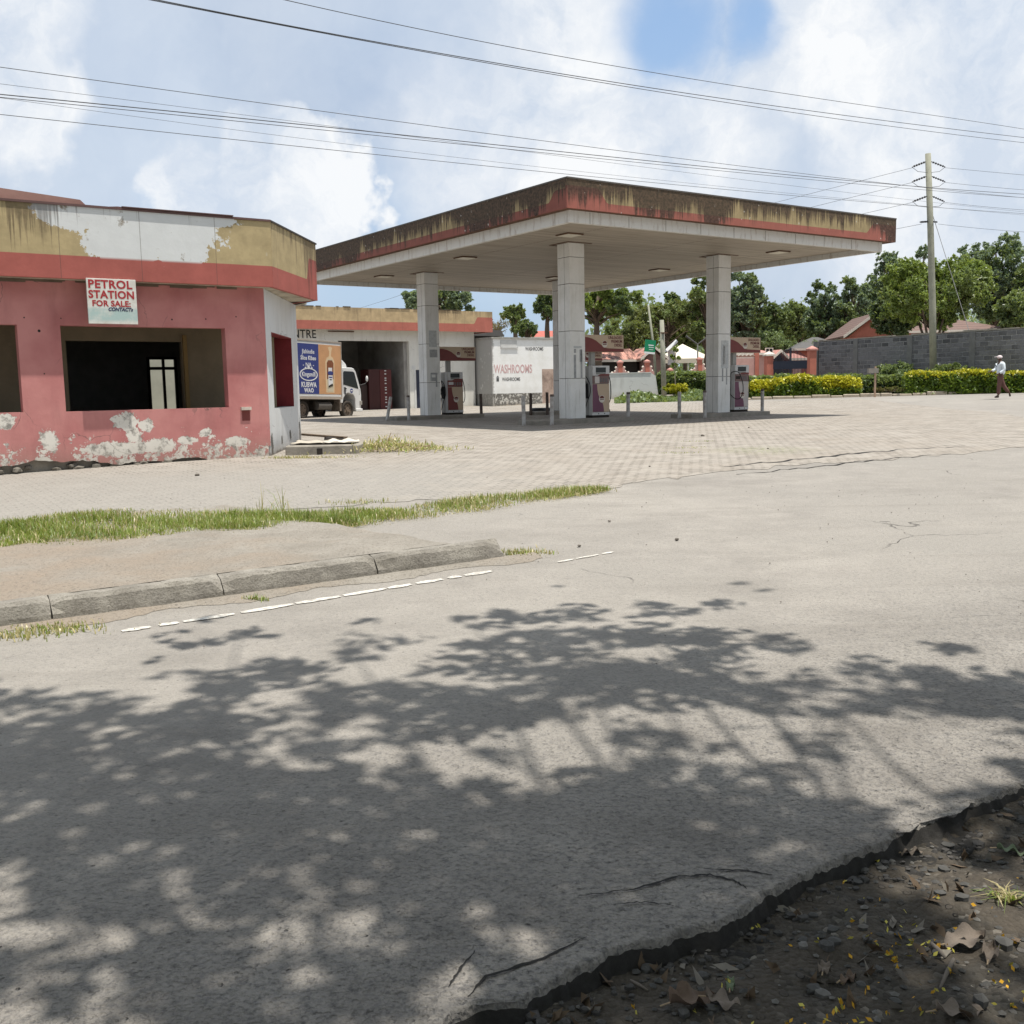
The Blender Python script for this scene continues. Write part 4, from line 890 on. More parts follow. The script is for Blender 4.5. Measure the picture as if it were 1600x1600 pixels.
q = MB(); q.box(.26, .42, -.006, -.002, 1.98, 2.16); q.prism([(.24, 2.18), (.44, 2.18), (.34, 2.28)], -.006, -.002, 'y'); q.build('pictogram', M_fblk, wr)
# dark lean-to and red roof behind the washrooms
b = at(757, 520, 62); ln = empty('dark_shed', (b.x-1, b.y, gz(b.x, b.y)), TH, 'small dark shed roof between the service building and the washrooms', 'shed')
q = MB(); q.box(0, 2.2, 0, 2, 0, 3.8); q.build('walls', M_dark, ln); q = MB(); q.prism([(-.2, 3.81), (2.5, 3.81), (2.3, 4.15), (0, 4.3)], -.2, 2.3, 'y'); q.build('roof', paint('grey sheet roof', (.10, .095, .09), .6), ln)
a_ = e2l(Vector((0, 0, 0)))
yw = empty('yard_wall', tuple(OB+E1*(-6)+E2*9.3+Vector((0, 0, .5))), TH, 'pale yard wall seen through the empty openings of the pink shop', 'wall')
q = MB(); q.box(0, 9.2, 0, .2, -.3, 3.3); q.build('wall', paint('yard wall paint', (.46, .46, .38), .9, .4, 2), yw); q = MB(); q.box(-.02, 9.22, -.03, .23, 3.301, 3.36); q.build('coping', M_conc, yw)
# ================================================================== delivery truck
TA = rad(58); rw = at(473, 640, 39.6); tp = Vector((rw.x, rw.y, 0)); tz = gz(tp.x, tp.y)-.02
tr = empty('delivery_truck', (tp.x, tp.y, tz), TA, 'small white box truck with a blue and orange bread advert, parked at the service bays', 'truck', rot=(0, rad(1.6), TA))
# local: x forward, y left (away), near side is y = -.?  rear wheel centre at x=0; near wheels at y=0 plane
WBs = 2.62; M_tw = paint('truck white paint', (.70, .70, .69), .3, .15); M_tyre = paint('tyre rubber', (.05, .042, .035), .85, .5, 9); M_rim = paint('dusty wheel rim', (.20, .155, .12), .7, .5, 9); M_under = paint('chassis grime', (.035, .028, .022), .85, .5)
M_blue = paint('advert blue', (.045, .06, .22), .4, .2); M_org = paint('advert orange', (.62, .34, .17), .4, .35, 2.); M_alu = paint('truck body rail', (.42, .36, .30), .5, .4)
bx0, bx1, by0, by1, bz0, bz1 = -1.75, 2.12, -.12, 1.85, .86, 2.98
q = MB(); q.box(bx0, bx1, by0, by1, bz0, bz1); box = q.build('cargo_box', M_tw, tr, bevel=.01)
q = MB(); q.box(bx0+.02, .80, by0-.006, by0-.001, bz0+.10, bz1-.10); q.build('advert_panel', M_blue, box)
q = MB(); q.box(.802, bx1-.03, by0-.006, by0-.001, bz0+.10, bz1-.10); q.build('advert_panel', M_org, box)
q = MB(); q.box(bx0-.01, bx1+.01, by0-.015, by1+.015, bz0-.10, bz0-.001); q.box(bx0-.012, bx1+.012, by0-.014, by1+.014, bz1+.001, bz1+.05)
for x in (bx1-.03, bx0): q.box(x, x+.04, by0-.016, by0-.0065, bz0+.0, bz1)
q.build('body_rail', M_alu, box)
M_adw = paint('advert white', (.75, .75, .75), .4, .1)
cx = .23
def tt(body, size, x, z, bold=.008, sx=.8, mt=M_adw): text('lettering', body, size, mt, box, (x, by0-.0075, z), bold=bold*.55, sx=sx, align='CENTER', sp=1.08)
tt('Jishindie', .23, cx, 2.50, .006, .82); tt('Slice Kibao', .22, cx+.0, 2.26, .010, .80); tt('- NA -', .22, cx, 2.0, .004, 1.0)
tt('Kingsmill', .24, cx, 1.63, .010, .80); tt('KUBWA', .27, cx, 1.22, .014, .82); tt('WAO', .22, cx, 1.02, .014, .9)
q = MB()
for k in range(32):
    a, b2 = 2*math.pi*k/32, 2*math.pi*(k+1)/32
    P4 = [(cx+r1*math.cos(t), 1.70+r2*math.sin(t)) for t, r1, r2 in ((a, .50, .25), (b2, .50, .25), (b2, .45, .21), (a, .45, .21))]; q.prism(P4, by0-.011, by0-.0065, 'y')
for (dx, dz, r_) in ((0, .27, .07), (-.17, .24, .045), (.17, .24, .045)): q.disc((cx+dx, by0-.0135, 1.70+dz), r_, 'y', .006, 14)
q.build('emblem', M_adw, box)
# bread packet picture, flat graphics in the orange panel
bxx = 1.46; q = MB(); y_ = by0-.007
def pr_(poly, mt, nm, k): q = MB(); q.prism(poly, y_-.002*k, y_-.002*k+.0012, 'y'); return q.build(nm, mt, box)
pr_([(bxx-.26, 1.02), (bxx+.22, 1.02), (bxx+.24, 1.9), (bxx+.24, 2.25), (bxx+.16, 2.40), (bxx+.05, 2.45), (bxx+.07, 2.62), (bxx+.13, 2.78), (bxx+.02, 2.83), (bxx-.12, 2.78), (bxx-.04, 2.62), (bxx-.06, 2.45), (bxx-.2, 2.38), (bxx-.28, 2.22), (bxx-.28, 1.6)], paint('advert glow', (.74, .55, .34), .4), 'packet_picture', 1)
pr_([(bxx-.19, 1.06), (bxx+.16, 1.06), (bxx+.18, 2.2), (bxx+.1, 2.33), (bxx-.12, 2.33), (bxx-.2, 2.2)], paint('packet pale', (.62, .55, .40), .4), 'packet_picture', 2)
pr_([(bxx-.2, 1.55), (bxx+.17, 1.55), (bxx+.19, 2.18), (bxx+.1, 2.29), (bxx-.12, 2.29), (bxx-.2, 2.18)], paint('bread brown', (.25, .09, .04), .5, .5, 9), 'packet_picture', 3)
pr_([(bxx-.12, 1.8), (bxx+.1, 1.8), (bxx+.1, 2.0), (bxx-.12, 2.0)], M_adw, 'packet_picture', 4)
pr_([(bxx-.16+.32*(.5+.5*math.cos(t*math.pi/8)), 1.79+.08*math.sin(t*math.pi/8)) for t in range(16)], M_blue, 'packet_picture', 5)
pr_([(bxx-.13, 1.30), (bxx+.12, 1.30), (bxx+.12, 1.70), (bxx-.13, 1.70)], M_adw, 'packet_picture', 6)
pr_([(bxx-.10, 1.60), (bxx+.09, 1.60), (bxx+.09, 1.65), (bxx-.10, 1.65)], M_blue, 'packet_picture', 7)
pr_([(bxx-.06, 1.51), (bxx+.06, 1.51), (bxx+.06, 1.55), (bxx-.06, 1.55)], M_black, 'packet_picture', 7)
pr_([(bxx-.15, 1.22), (bxx+.14, 1.30), (bxx+.10, 1.38), (bxx-.1, 1.30)], M_under, 'packet_picture', 7)
# cab
cb0, cb1 = 2.18, 3.42; cy0, cy1 = -.02, 1.72
cp = [(cb0, .62), (cb0+.12, .62), (cb0+.16, .82), (cb0+.30, .98), (WBs+.0, 1.04), (WBs+.34, .96), (WBs+.44, .78), (WBs+.46, .34), (cb1, .34), (cb1+.02, .95), (cb1-.02, 1.22), (cb1-.30, 1.90), (cb1-.42, 2.02), (cb1-.55, 2.05), (cb0, 2.05)]
q = MB(); q.prism(cp, cy0, cy1, 'y'); cabm = q.build('cab', M_tw, tr, bevel=.02)
gp = [(cb0+.16, 1.36), (cb1-.16, 1.20), (cb1-.40, 1.86), (cb1-.50, 1.90), (cb0+.20, 1.90), (cb0+.16, 1.84)]
for yy in ((cy0-.006, cy0-.001), (cy1+.001, cy1+.006)):
    q = MB(); q.prism(gp, yy[0], yy[1], 'y'); q.build('side_window', M_glass, cabm)
M_ = Matrix.Rotation(0, 4, 'X'); q = MB(); q.add([(cb1-.012, cy0+.1, 1.24), (cb1-.012, cy1-.1, 1.24), (cb1-.29, cy1-.16, 1.87), (cb1-.29, cy0+.16, 1.87), (cb1+.0, cy0+.1, 1.25), (cb1+.0, cy1-.1, 1.25), (cb1-.275, cy1-.16, 1.88), (cb1-.275, cy0+.16, 1.88)], [(0, 3, 2, 1), (4, 5, 6, 7), (0, 1, 5, 4), (1, 2, 6, 5), (2, 3, 7, 6), (3, 0, 4, 7)]); q.build('windscreen', M_glass, cabm)
q = MB(); q.box(cb0+.135, cb0+.145, cy0-.005, cy0-.001, 1.0, 1.95); q.box(cb1-.12, cb1-.11, cy0-.005, cy0-.001, .95, 1.2); q.box(cb0+.22, cb0+.34, cy0-.02, cy0-.001, 1.18, 1.22); q.build('door_seam', M_under, cabm)
q = MB(); q.box(cb0+.20, cb0+.29, cy0-.008, cy0-.001, .98, 1.26); q.build('air_intake', M_black, cabm)
q = MB(); q.tube([(cb0+.65, cy0-.001, 1.12), (cb0+.65, cy0-.006, 1.12)], .09, 18); eb = q.build('emblem', M_blue, cabm); eb.scale = (1, 1, 1); q = MB(); q.box(cb0+.59, cb0+.71, cy0-.009, cy0-.0065, 1.1, 1.14); q.build('lettering', M_adw, eb)
for yy in (cy0-.03, cy1-.02):
    q = MB(); q.box(cb1-.10, cb1+.04, yy, yy+.05, .55, .72); q.build('headlight', paint('lamp lens', (.35, .33, .30), .2, .2), cabm, bevel=.01)
q = MB(); q.box(WBs+.48, cb1+.08, cy0-.02, cy1+.02, .28, .40); q.build('bumper', M_tw, cabm, bevel=.02)
q = MB(); q.prism([(cb0-.02, 2.055), (cb0+.66, 2.055), (cb0+.60, 2.2), (cb0+.30, 2.42), (cb0-.02, 2.62)], .2, 1.5, 'y'); q.build('wind_deflector', M_tw, cabm, bevel=.05, seg=2)
for yy, s in ((cy0, -1), (cy1, 1)):
    q = MB(); q.tube([(cb1-.08, yy, 1.35), (cb1+.12, yy+s*.14, 1.42), (cb1+.20, yy+s*.16, 1.5)], .015, 6); a = q.build('mirror_arm', M_black, cabm)
    q = MB(); q.ball((cb1+.20, yy+s*.16, 1.62), .085, 10, 0, (.55, .7, 1.5)); q.build('mirror', M_tw, a, smooth=True)
# chassis and running gear
q = MB(); q.box(bx0+.1, cb0+.7, .35, .5, .55, .74); q.box(bx0+.1, cb0+.7, 1.2, 1.35, .55, .74); q.box(.75, 1.6, .1, .6, .35, .72); q.box(.55, 2.0, .9, 1.5, .3, .72); q.box(bx0+.05, bx1-.05, .0, 1.7, .72, .758); q.build('chassis', M_under, tr, bevel=.02)
q = MB(); q.tube([(.80, .05, .50), (1.55, .05, .50)], .16, 14); q.build('fuel_tank', paint('dull tank metal', (.10, .09, .08), .5), tr)
q = MB(); q.box(cb0-.02, cb0+.10, cy0+.05, cy0+.5, .30, .95); q.build('mudguard', paint('mud caked guard', (.28, .23, .19), .9, .6, 9), tr)
def wheel(x, y, s):
    R_ = .355; q = MB(); pr2 = [(R_-.12, -.10), (R_-.03, -.105), (R_, -.08), (R_, .08), (R_-.03, .105), (R_-.12, .10)]
    n = 28; vs = []; 
    for k in range(n):
        a = 2*math.pi*k/n; vs += [(x+r_*math.cos(a), y+t, R_+r_*math.sin(a)) for r_, t in pr2]
    L = len(pr2); q.add(vs, [(k*L+j, k*L+(j+1) % L, ((k+1) % n)*L+(j+1) % L, ((k+1) % n)*L+j) for k in range(n) for j in range(L)])
    wh = q.build('wheel', M_tyre, tr, smooth=True)
    q = MB(); q.disc((x, y, R_), .236, 'y', .12, 24); q.disc((x, y+s*.065, R_), .10, 'y', .05, 14, r2=.09)
    for k in range(6): a = k*math.pi/3; q.disc((x+.065*math.cos(a), y+s*.095, R_+.065*math.sin(a)), .012, 'y', .02, 6)
    q.build('rim', M_rim, wh)
    q = MB()
    for k in range(5): a = k*math.pi*2/5+.3; q.disc((x+.16*math.cos(a), y+s*.0615, R_+.16*math.sin(a)), .03, 'y', .004, 10)
    q.build('rim_hole', M_under, wh)
for x in (0, WBs):
    wheel(x, .10, -1); wheel(x, 1.6, 1)
wheel(0, .33, -1); wheel(0, 1.37, 1)

# ================================================================== walking person
def skin(name, pts, edges, rads, mt, parent, root=0, sub=2):
    me = bpy.data.meshes.new('s'); me.from_pydata([Vector(p) for p in pts], edges, []); o = bpy.data.objects.new('s', me); C.objects.link(o)
    md = o.modifiers.new('k', 'SKIN'); md.use_smooth_shade = True
    for i, r_ in enumerate(rads):
        rr = r_ if hasattr(r_, '__len__') else (r_, r_)
        me.skin_vertices[0].data[i].radius = rr; me.skin_vertices[0].data[i].use_root = (i == root)
    sd = o.modifiers.new('d', 'SUBSURF'); sd.levels = sub; sd.render_levels = sub
    bpy.context.view_layer.update()
    m2 = bpy.data.meshes.new_from_object(o.evaluated_get(bpy.context.evaluated_depsgraph_get())); bpy.data.objects.remove(o)
    m2.materials.clear(); m2.materials.append(mt); m2.polygons.foreach_set('use_smooth', [True]*len(m2.polygons))
    r = bpy.data.objects.new(name, m2); return link(r, parent)
M_skin = paint('brown skin', (.08, .042, .028), .5, .1); M_shirt = paint('pale blue shirt', (.62, .68, .72), .8, .2, 9); M_trou = paint('maroon trousers', (.13, .065, .055), .85, .3, 9); M_shoe = paint('dark shoe', (.05, .03, .025), .5); M_cap = paint('pale cap', (.66, .58, .58), .8, .2)
pf_ = gl(1561, 621.5); PY = 42.3; pp = at(1561, 621.5, PY); per = empty('person', (pp.x, pp.y, gz(pp.x, pp.y)), 0, 'person in a pale blue shirt, maroon trousers and pale cap walking left past the hedge', 'person')
per.location.z = pp.z; 
# faces -x; y = depth (near side is -y)
B = [(.02, 0, .93), (.03, 0, 1.12), (.03, 0, 1.30), (.0, 0, 1.43), (-.015, 0, 1.50), (-.03, 0, 1.58), (-.035, 0, 1.66),     # 0-6 pelvis..head
     (-.02, -.09, .86), (-.07, -.10, .49), (-.08, -.10, .10), (-.20, -.10, .04),          # 7-10 front leg (near)
     (.06, .09, .86), (.21, .10, .50), (.46, .10, .20), (.50, .10, .09),                       # 11-14 rear leg (toe off)
     (.02, -.18, 1.40), (.05, -.22, 1.13), (-.14, -.20, .98),                                # 15-17 near arm bent forward
     (.02, .18, 1.40), (-.08, .22, 1.15), (-.30, .18, 1.08)]                                # 18-20 far arm forward
Ed = [(0, 1), (1, 2), (2, 3), (3, 4), (4, 5), (5, 6), (0, 7), (7, 8), (8, 9), (9, 10), (0, 11), (11, 12), (12, 13), (13, 14), (3, 15), (15, 16), (16, 17), (3, 18), (18, 19), (19, 20)]
Rd = [(.13, .15), (.12, .13), (.12, .16), (.07, .10), (.048, .048), (.085, .075), (.078, .07), .085, .055, .04, .028, .085, .055, .04, .028, .055, .042, .03, .055, .042, .03]
for hnd, (hx, hy, hz_) in ((17, (-.14, -.20, .98)), (20, (-.30, .18, 1.08))):
    k = len(B); B.append((hx-.06, hy, hz_-.02)); Ed.append((hnd, k)); Rd.append((.022, .03))
    for j in range(4):
        B += [(hx-.10, hy+(-.024+.016*j), hz_-.035), (hx-.125-.006*(j in (1, 2)), hy+(-.026+.017*j), hz_-.06)]; n_ = len(B); Ed += [(k, n_-2), (n_-2, n_-1)]; Rd += [.008, .007]
    B += [(hx-.06, hy-.035, hz_+.0), (hx-.085, hy-.045, hz_-.02)]; n_ = len(B); Ed += [(k, n_-2), (n_-2, n_-1)]; Rd += [.009, .008]
body = skin('body', B, Ed, Rd, M_skin, per)
q = MB(); q.ball((-.125, 0, 1.585), .018, 8, 0, (1.1, .7, 1.3)); q.ball((-.03, -.078, 1.59), .022, 8, 0, (.6, .35, 1.1)); q.ball((-.03, .078, 1.59), .022, 8, 0, (.6, .35, 1.1)); q.build('face', M_skin, body, smooth=True)
skin('shirt', [(.03, 0, .90), (.035, 0, 1.10), (.035, 0, 1.28), (.01, 0, 1.42), (.0, 0, 1.47), (.02, -.19, 1.39), (.06, -.24, 1.13), (-.12, -.215, .99), (.02, .19, 1.39), (-.08, .24, 1.15), (-.26, .20, 1.09)],
     [(0, 1), (1, 2), (2, 3), (3, 4), (3, 5), (5, 6), (6, 7), (3, 8), (8, 9), (9, 10)], [(.175, .19), (.155, .17), (.15, .18), (.11, .15), (.06, .06), .085, .068, .055, .085, .068, .055], M_shirt, per)
skin('trousers', [(.02, 0, .95), (.02, 0, .86), (-.02, -.09, .80), (-.07, -.10, .48), (-.08, -.10, .12), (.08, .09, .80), (.21, .10, .49), (.43, .10, .22)],
     [(0, 1), (1, 2), (2, 3), (3, 4), (1, 5), (5, 6), (6, 7)], [(.15, .16), (.14, .16), .115, .085, .075, .115, .085, .07], M_trou, per)
skin('shoe', [(-.05, -.10, .045), (-.14, -.10, .04), (-.24, -.10, .03)], [(0, 1), (1, 2)], [.045, .045, .032], M_shoe, per, sub=1)
skin('shoe', [(.47, .10, .16), (.50, .10, .09), (.49, .10, .03)], [(0, 1), (1, 2)], [.045, .045, .032], M_shoe, per, sub=1)
q = MB(); q.ball((-.035, 0, 1.655), .10, 14, 0, (1.08, .92, .75)); q.prism([(-.235+.0, 1.655), (-.12, 1.665), (-.11, 1.685), (-.23, 1.668)], -.06, .06, 'y'); q.build('cap', M_cap, per, smooth=False)
# ================================================================== block wall, gate, houses on the right
def toplevel(mb, name, mats, label, cat, group=None, **k):
    o = mb.build(name, mats, None, **k); return tag(o, label, cat, group)
blk, g = newmat('stone block wall'); p = g.obj(); q_ = g.comb(g.sep(p)[0], g.sep(p)[2], 0.)
q_ = g.vadd(q_, g.vscale(g.noisec(p, 1.5, 3), .04))
br = g.n('ShaderNodeTexBrick', {'offset': .5}, Vector=q_, Color1=(.19, .19, .195), Color2=(.045, .047, .05), Mortar=(.27, .27, .27), Scale=1., Mortar_Size=.028, Mortar_Smooth=.4, Bias=-.15, Brick_Width=.50, Row_Height=.235)
c = g.mix(g.mr(g.noise(p, 1.2, 6, .7), .42, .66), br.outputs[0], (.17, .17, .175)); c = g.mix(g.m('MULTIPLY', g.mr(g.noise(p, 9, 5, .7), .5, .7), .5), c, (.07, .07, .07))
g.out(c, .92, g.bump(g.m('ADD', g.m('MULTIPLY', br.outputs[1], -1.), g.noise(p, 14, 5)), .9, .04), spec=.15)
wa = at(1275, 534, 62); wb = at(1600, 513, 50); zt = wa.z
dv = Vector((wb.x-wa.x, wb.y-wa.y, 0)); WL = dv.length; wl = empty('block_wall', (wa.x, wa.y, 0), math.atan2(dv.y, dv.x), 'long grey stone block boundary wall with concrete piers, behind the power pole', 'wall')
L = WL+12; q = MB(); q.box(.25, L, 0, .22, .6, zt); q.build('blockwork', blk, wl)
q = MB(); x = .25
while x < L: l_ = Rr.uniform(.3, .9); q.box(x, x+l_, -.02, .24, zt+.002, zt+Rr.uniform(.03, .10)); x += l_
q.build('coping', M_conc, wl)
M_pier = paint('pier concrete', (.17, .17, .165), .9, .5, 3)
for x in (0, 3.1, 6.9, 10.8, 14.6, 18.3, 22): q = MB(); q.box(x-.17, x+.17, -.035, .26, .6, zt+.01); q.build('pier', M_pier, wl)
# gate and pillars
M_pinkw = paint('salmon render', (.48, .17, .12), .8, .35, 2); M_pinkl = paint('pale pink render', (.55, .33, .29), .8, .35, 2); M_roofp = paint('pink tile roof', (.50, .25, .21), .8, .4, 5); M_roofr = paint('red sheet roof', (.42, .12, .09), .7, .4, 4)
M_whit = paint('cream trim', (.66, .60, .52), .7, .3)
M_iron = paint('navy iron', (.028, .035, .055), .5, .3)
def pillar(u, vt, vb, Y, wpx, lab, capm=M_whit):
    a = at(u, vb, Y); t = at(u, vt, Y); w_ = wpx*Y/1600/2; zb_ = gz(a.x, a.y)
    e = empty('gate_pillar', (a.x, a.y, zb_), rad(8), lab, 'pillar', 'salmon pillars along the garden boundary'); h = t.z-zb_
    q = MB(); q.box(-w_, w_, -w_, w_, -.2, h-.28); q.build('shaft', M_pinkw, e)
    q = MB(); q.box(-w_*1.35, w_*1.35, -w_*1.35, w_*1.35, h-.279, h-.18); q.box(-w_*1.3, w_*1.3, -w_*1.3, w_*1.3, h-.179, h-.179+min(.18, w_*.8), 0, None, .15); q.build('cap', [capm], e); return e
gp1 = pillar(1268, 540, 590, 60, 10.5, 'right hand salmon gate pillar with a pink pyramid cap beside the grey block wall', M_roofp)
gp2 = pillar(1201, 549, 592, 62, 11, 'left hand salmon gate pillar beside the black iron gate')
a, b = at(1208, 590, 61.6), at(1262, 590, 60.2); gt = empty('iron_gate', (a.x, a.y, gz(a.x, a.y)), math.atan2(b.y-a.y, b.x-a.x), 'navy iron gate with arched spear bars between the salmon pillars', 'gate')
GL = (b-a).length; q = MB(); q.box(0, GL, -.02, .02, 1.35, 1.78); q.build('sheet_panel', M_iron, gt)
q = MB()
for i in range(25):
    x = .04+i*(GL-.08)/24; k = abs(x-GL*.5)/(GL*.5); q.box(x-.015, x+.015, -.015, .015, .15, 1.3); q.box(x-.014, x+.014, -.014, .014, 1.79, 1.9+.62*(1-k**1.6))
q.box(0, GL, -.018, .018, .1, .16); q.box(0, GL, -.018, .018, 1.301, 1.349); q.box(GL/2-.04, GL/2+.04, -.03, .03, .1, 2.55); q.build('bars', M_iron, gt)
for x in (-.05, ): pass
def house(name, lab, u0, u1, vr, ve, vb, Y, depth, roofm, wallm, az=rad(10), gable=False, cat='house', hip=.28, windows=(), trim=M_whit):
    """u0..u1 eave span, vr ridge, ve eave, vb bottom row; stands at distance Y"""
    a, b = at(u0, ve, Y), at(u1, ve, Y); w_ = (b.x-a.x)/math.cos(az); zb_ = gz(a.x, Y)
    e = empty(name, (a.x, Y, zb_), az, lab, cat); he = a.z-zb_; hr = at((u0+u1)/2, vr, Y+depth*.5).z-zb_
    q = MB(); q.box(.35, w_-.35, .35, depth-.35, -.5, he); q.build('wall', wallm, e)
    hh = w_*hip; q = MB()
    if gable:   # ridge runs away from the camera
        q.add([(0, 0, he), (w_, 0, he), (w_/2, 0, hr), (0, depth, he), (w_, depth, he), (w_/2, depth, hr), (0, 0, he+.1), (w_, 0, he+.1), (w_/2, 0, hr+.1), (0, depth, he+.1), (w_, depth, he+.1), (w_/2, depth, hr+.1)],
              [(0, 2, 5, 3), (2, 1, 4, 5), (6, 9, 11, 8), (8, 11, 10, 7), (0, 6, 8, 2), (2, 8, 7, 1), (3, 5, 11, 9), (5, 4, 10, 11), (0, 3, 9, 6), (1, 7, 10, 4)])
        q.build('roof', roofm, e)
        q = MB(); q.prism([(.35, he-.001), (w_-.35, he-.001), (w_/2, hr-.12)], .4, .6, 'y'); q.build('gable', wallm, e)
        q = MB(); 
        for s in (0, 1):
            x0_, x1_ = (0, w_/2) if s == 0 else (w_, w_/2); q.prism([(x0_, he-.08), (x1_, hr-.08), (x1_, hr+.12), (x0_, he+.12)], -.04, -.002, 'y')
        q.build('barge_board', trim, e)
    else:
        q.add([(0, 0, he), (w_, 0, he), (w_, depth, he), (0, depth, he), (hh, depth/2, hr), (w_-hh, depth/2, hr)], [(0, 1, 5, 4), (1, 2, 5), (2, 3, 4, 5), (3, 0, 4), (0, 3, 2, 1)])
        q.build('roof', roofm, e)
        q = MB(); q.box(0, w_, -.05, -.002, he-.14, he+.02); q.build('eave_board', trim, e)
    for (x, z, ww, wh_) in windows:
        q = MB(); q.box(x, x+ww, .30, .349, z, z+wh_); f_ = q.build('window', M_black, e)
        q = MB(); q.box(x-.05, x, .28, .34, z-.05, z+wh_+.05); q.box(x+ww, x+ww+.05, .28, .34, z-.05, z+wh_+.05); q.box(x, x+ww, .28, .34, z+wh_, z+wh_+.05); q.box(x, x+ww, .28, .34, z-.05, z); q.box(x+ww/2-.02, x+ww/2+.02, .29, .34, z, z+wh_); q.box(x, x+ww, .291, .339, z+wh_*.55, z+wh_*.55+.04); q.build('frame', M_whit, f_)
    return e
rr_, g = newmat('rusting corrugated sheet'); p = g.obj(); x, y, z = g.sep(p); cr = g.m('SINE', g.m('MULTIPLY', x, 40.)); n = g.noise(g.mp(p, (1.6, .35, .35)), 1.5, 5, .7)
g.out(g.mix(g.mr(n, .42, .58), (.50, .25, .19), (.11, .05, .035)), .6, g.bump(cr, .5, .03))
tile, g = newmat('brown roof tiles'); p = g.obj(); x, y, z = g.sep(p); rowz = g.m('FRACT', g.m('MULTIPLY', z, 5.)); n = g.noise(p, 5, 5, .7)
g.out(g.mix(g.m('MULTIPLY', g.mr(rowz, .75, .95), .6), g.mix(n, (.22, .14, .115), (.12, .085, .075)), (.04, .03, .028)), .85, g.bump(rowz, .7, .05))
house('rusty_roof_house', 'low house with rusty corrugated roof and dark open front, left of the tent', 928, 1006, 545, 563, 590, 76, 5, rr_, M_dark, rad(6), hip=.12)
house('gabled_annexe', 'gabled brown annexe with white barge boards between the rusty roof and the tent', 1001, 1046, 545, 562, 590, 75, 6, rr_, paint('brown brick gable', (.22, .14, .12), .9, .4), rad(6), True)
house('pink_roof_house', 'pink walled house with pink hipped roof, just right of the right hand pump sign', 1145, 1212, 544, 552, 590, 68, 5, M_roofp, M_pinkl, rad(8), hip=.2, windows=((2.4, 1.0, .45, 1.7),))
house('pink_gable_house', 'small house with pink roof, white posts and dark veranda seen behind the gate', 1206, 1236, 550, 562, 590, 72, 5, M_roofp, M_dark, rad(12), True)
house('low_pink_roof_house', 'low pink roofed house at the right end behind the gate', 1234, 1264, 552, 560, 590, 72, 5, M_roofp, M_pinkl, rad(4), hip=.1)
for (u, lab) in ((1149, 'pale pink boundary panel'),):
    a, b = at(1142, 590, 63), at(1196, 590, 63); e = empty('boundary_panel', (a.x, a.y, gz(a.x, a.y)), rad(4), 'pale pink boundary wall panel behind the right hand pump', 'wall'); w_ = (b-a).length; h = at(1170, 560, 63).z-gz(a.x, a.y)
    q = MB(); q.box(0, w_*.7, 0, .2, -.2, h); q.build('wall', M_pinkl, e); q = MB(); q.box(w_*.7+.001, w_*.82, -.05, .25, -.2, h+.35); q.build('pier', M_pinkw, e)
    q = MB(); q.tube([(.3+k*.045, .05, h+.22+.09*math.sin(k*1.15)*(1.3 if k % 11 < 3 else .7)) for k in range(34)], .022, 5); q.build('painted_flourish', M_whit, e); q = MB(); q.box(.1, w_*.7, .08, .12, h+.001, h+.1); q.build('rail', M_whit, e)
house('tiled_house', 'brown tiled hip roof house behind the block wall and the broad green tree', 1392, 1578, 496, 518, 590, 74, 9, tile, M_pinkw, rad(-4), hip=.40)
eh = house('gable_end_house', 'pink gable with white barge board and white framed window rising over the block wall', 1318, 1412, 496, 527, 590, 71, 7, tile, M_pinkw, rad(-6), True)
q = MB()
for (x, z) in ((1.9, 4.25), (2.35, 4.25), (1.9, 4.72), (2.35, 4.72)): q.box(x, x+.35, .34, .39, z-.35, z+.03-.05)
q.build('window', M_whit, eh)
house('grey_roof_house', 'low dark grey sheet roof at the left end of the block wall', 1236, 1330, 527, 545, 590, 78, 6, paint('grey sheet roof', (.10, .095, .09), .6), M_pinkw, rad(-6), hip=.45)
house('red_roof_house', 'distant red sheet roof showing above the washroom block', 822, 885, 517, 527, 560, 95, 6, M_roofr, M_pinkl, rad(0), hip=.1)
# tent
a, b = at(1034, 561, 82), at(1118, 561, 82); w_ = (b-a).length; ap = at(1076, 537, 84); tn = empty('marquee_tent', (a.x, a.y, gz(a.x, a.y)), rad(3), 'white peaked marquee tent between the rusty roofed house and the right hand column', 'tent'); he = a.z-gz(a.x, a.y); hr = ap.z-gz(a.x, a.y)
M_tent = paint('tent canvas', (.72, .67, .55), .8, .15, 1.5)
q = MB(); n = 10; vs = []
for i, (x0_, y0_, x1_, y1_) in enumerate(((0, 0, w_, 0), (w_, 0, w_, w_), (w_, w_, 0, w_), (0, w_, 0, 0))):
    grid = []
    for j in range(n+1):
        for k in range(n+1):
            t = j/n; s = k/n; bx = x0_+(x1_-x0_)*s; by = y0_+(y1_-y0_)*s; cx_, cy_ = w_/2, w_/2
            grid.append((bx+(cx_-bx)*t, by+(cy_-by)*t, he+(hr-he)*(t**1.12)+(.0 if t else 0)))
    q.add(grid, [(j*(n+1)+k, j*(n+1)+k+1, (j+1)*(n+1)+k+1, (j+1)*(n+1)+k) for j in range(n) for k in range(n)])
q.box(0, w_, -.02, -.001, he-.35, he+.02); q.build('roof', M_tent, tn)
for x, y in ((.05, .05), (w_-.05, .05), (.05, w_-.05), (w_-.05, w_-.05), (w_*.5, .05)): q = MB(); q.tube([(x, y, 0), (x, y, he)], .05, 8); q.build('post', M_steelwhite, tn)
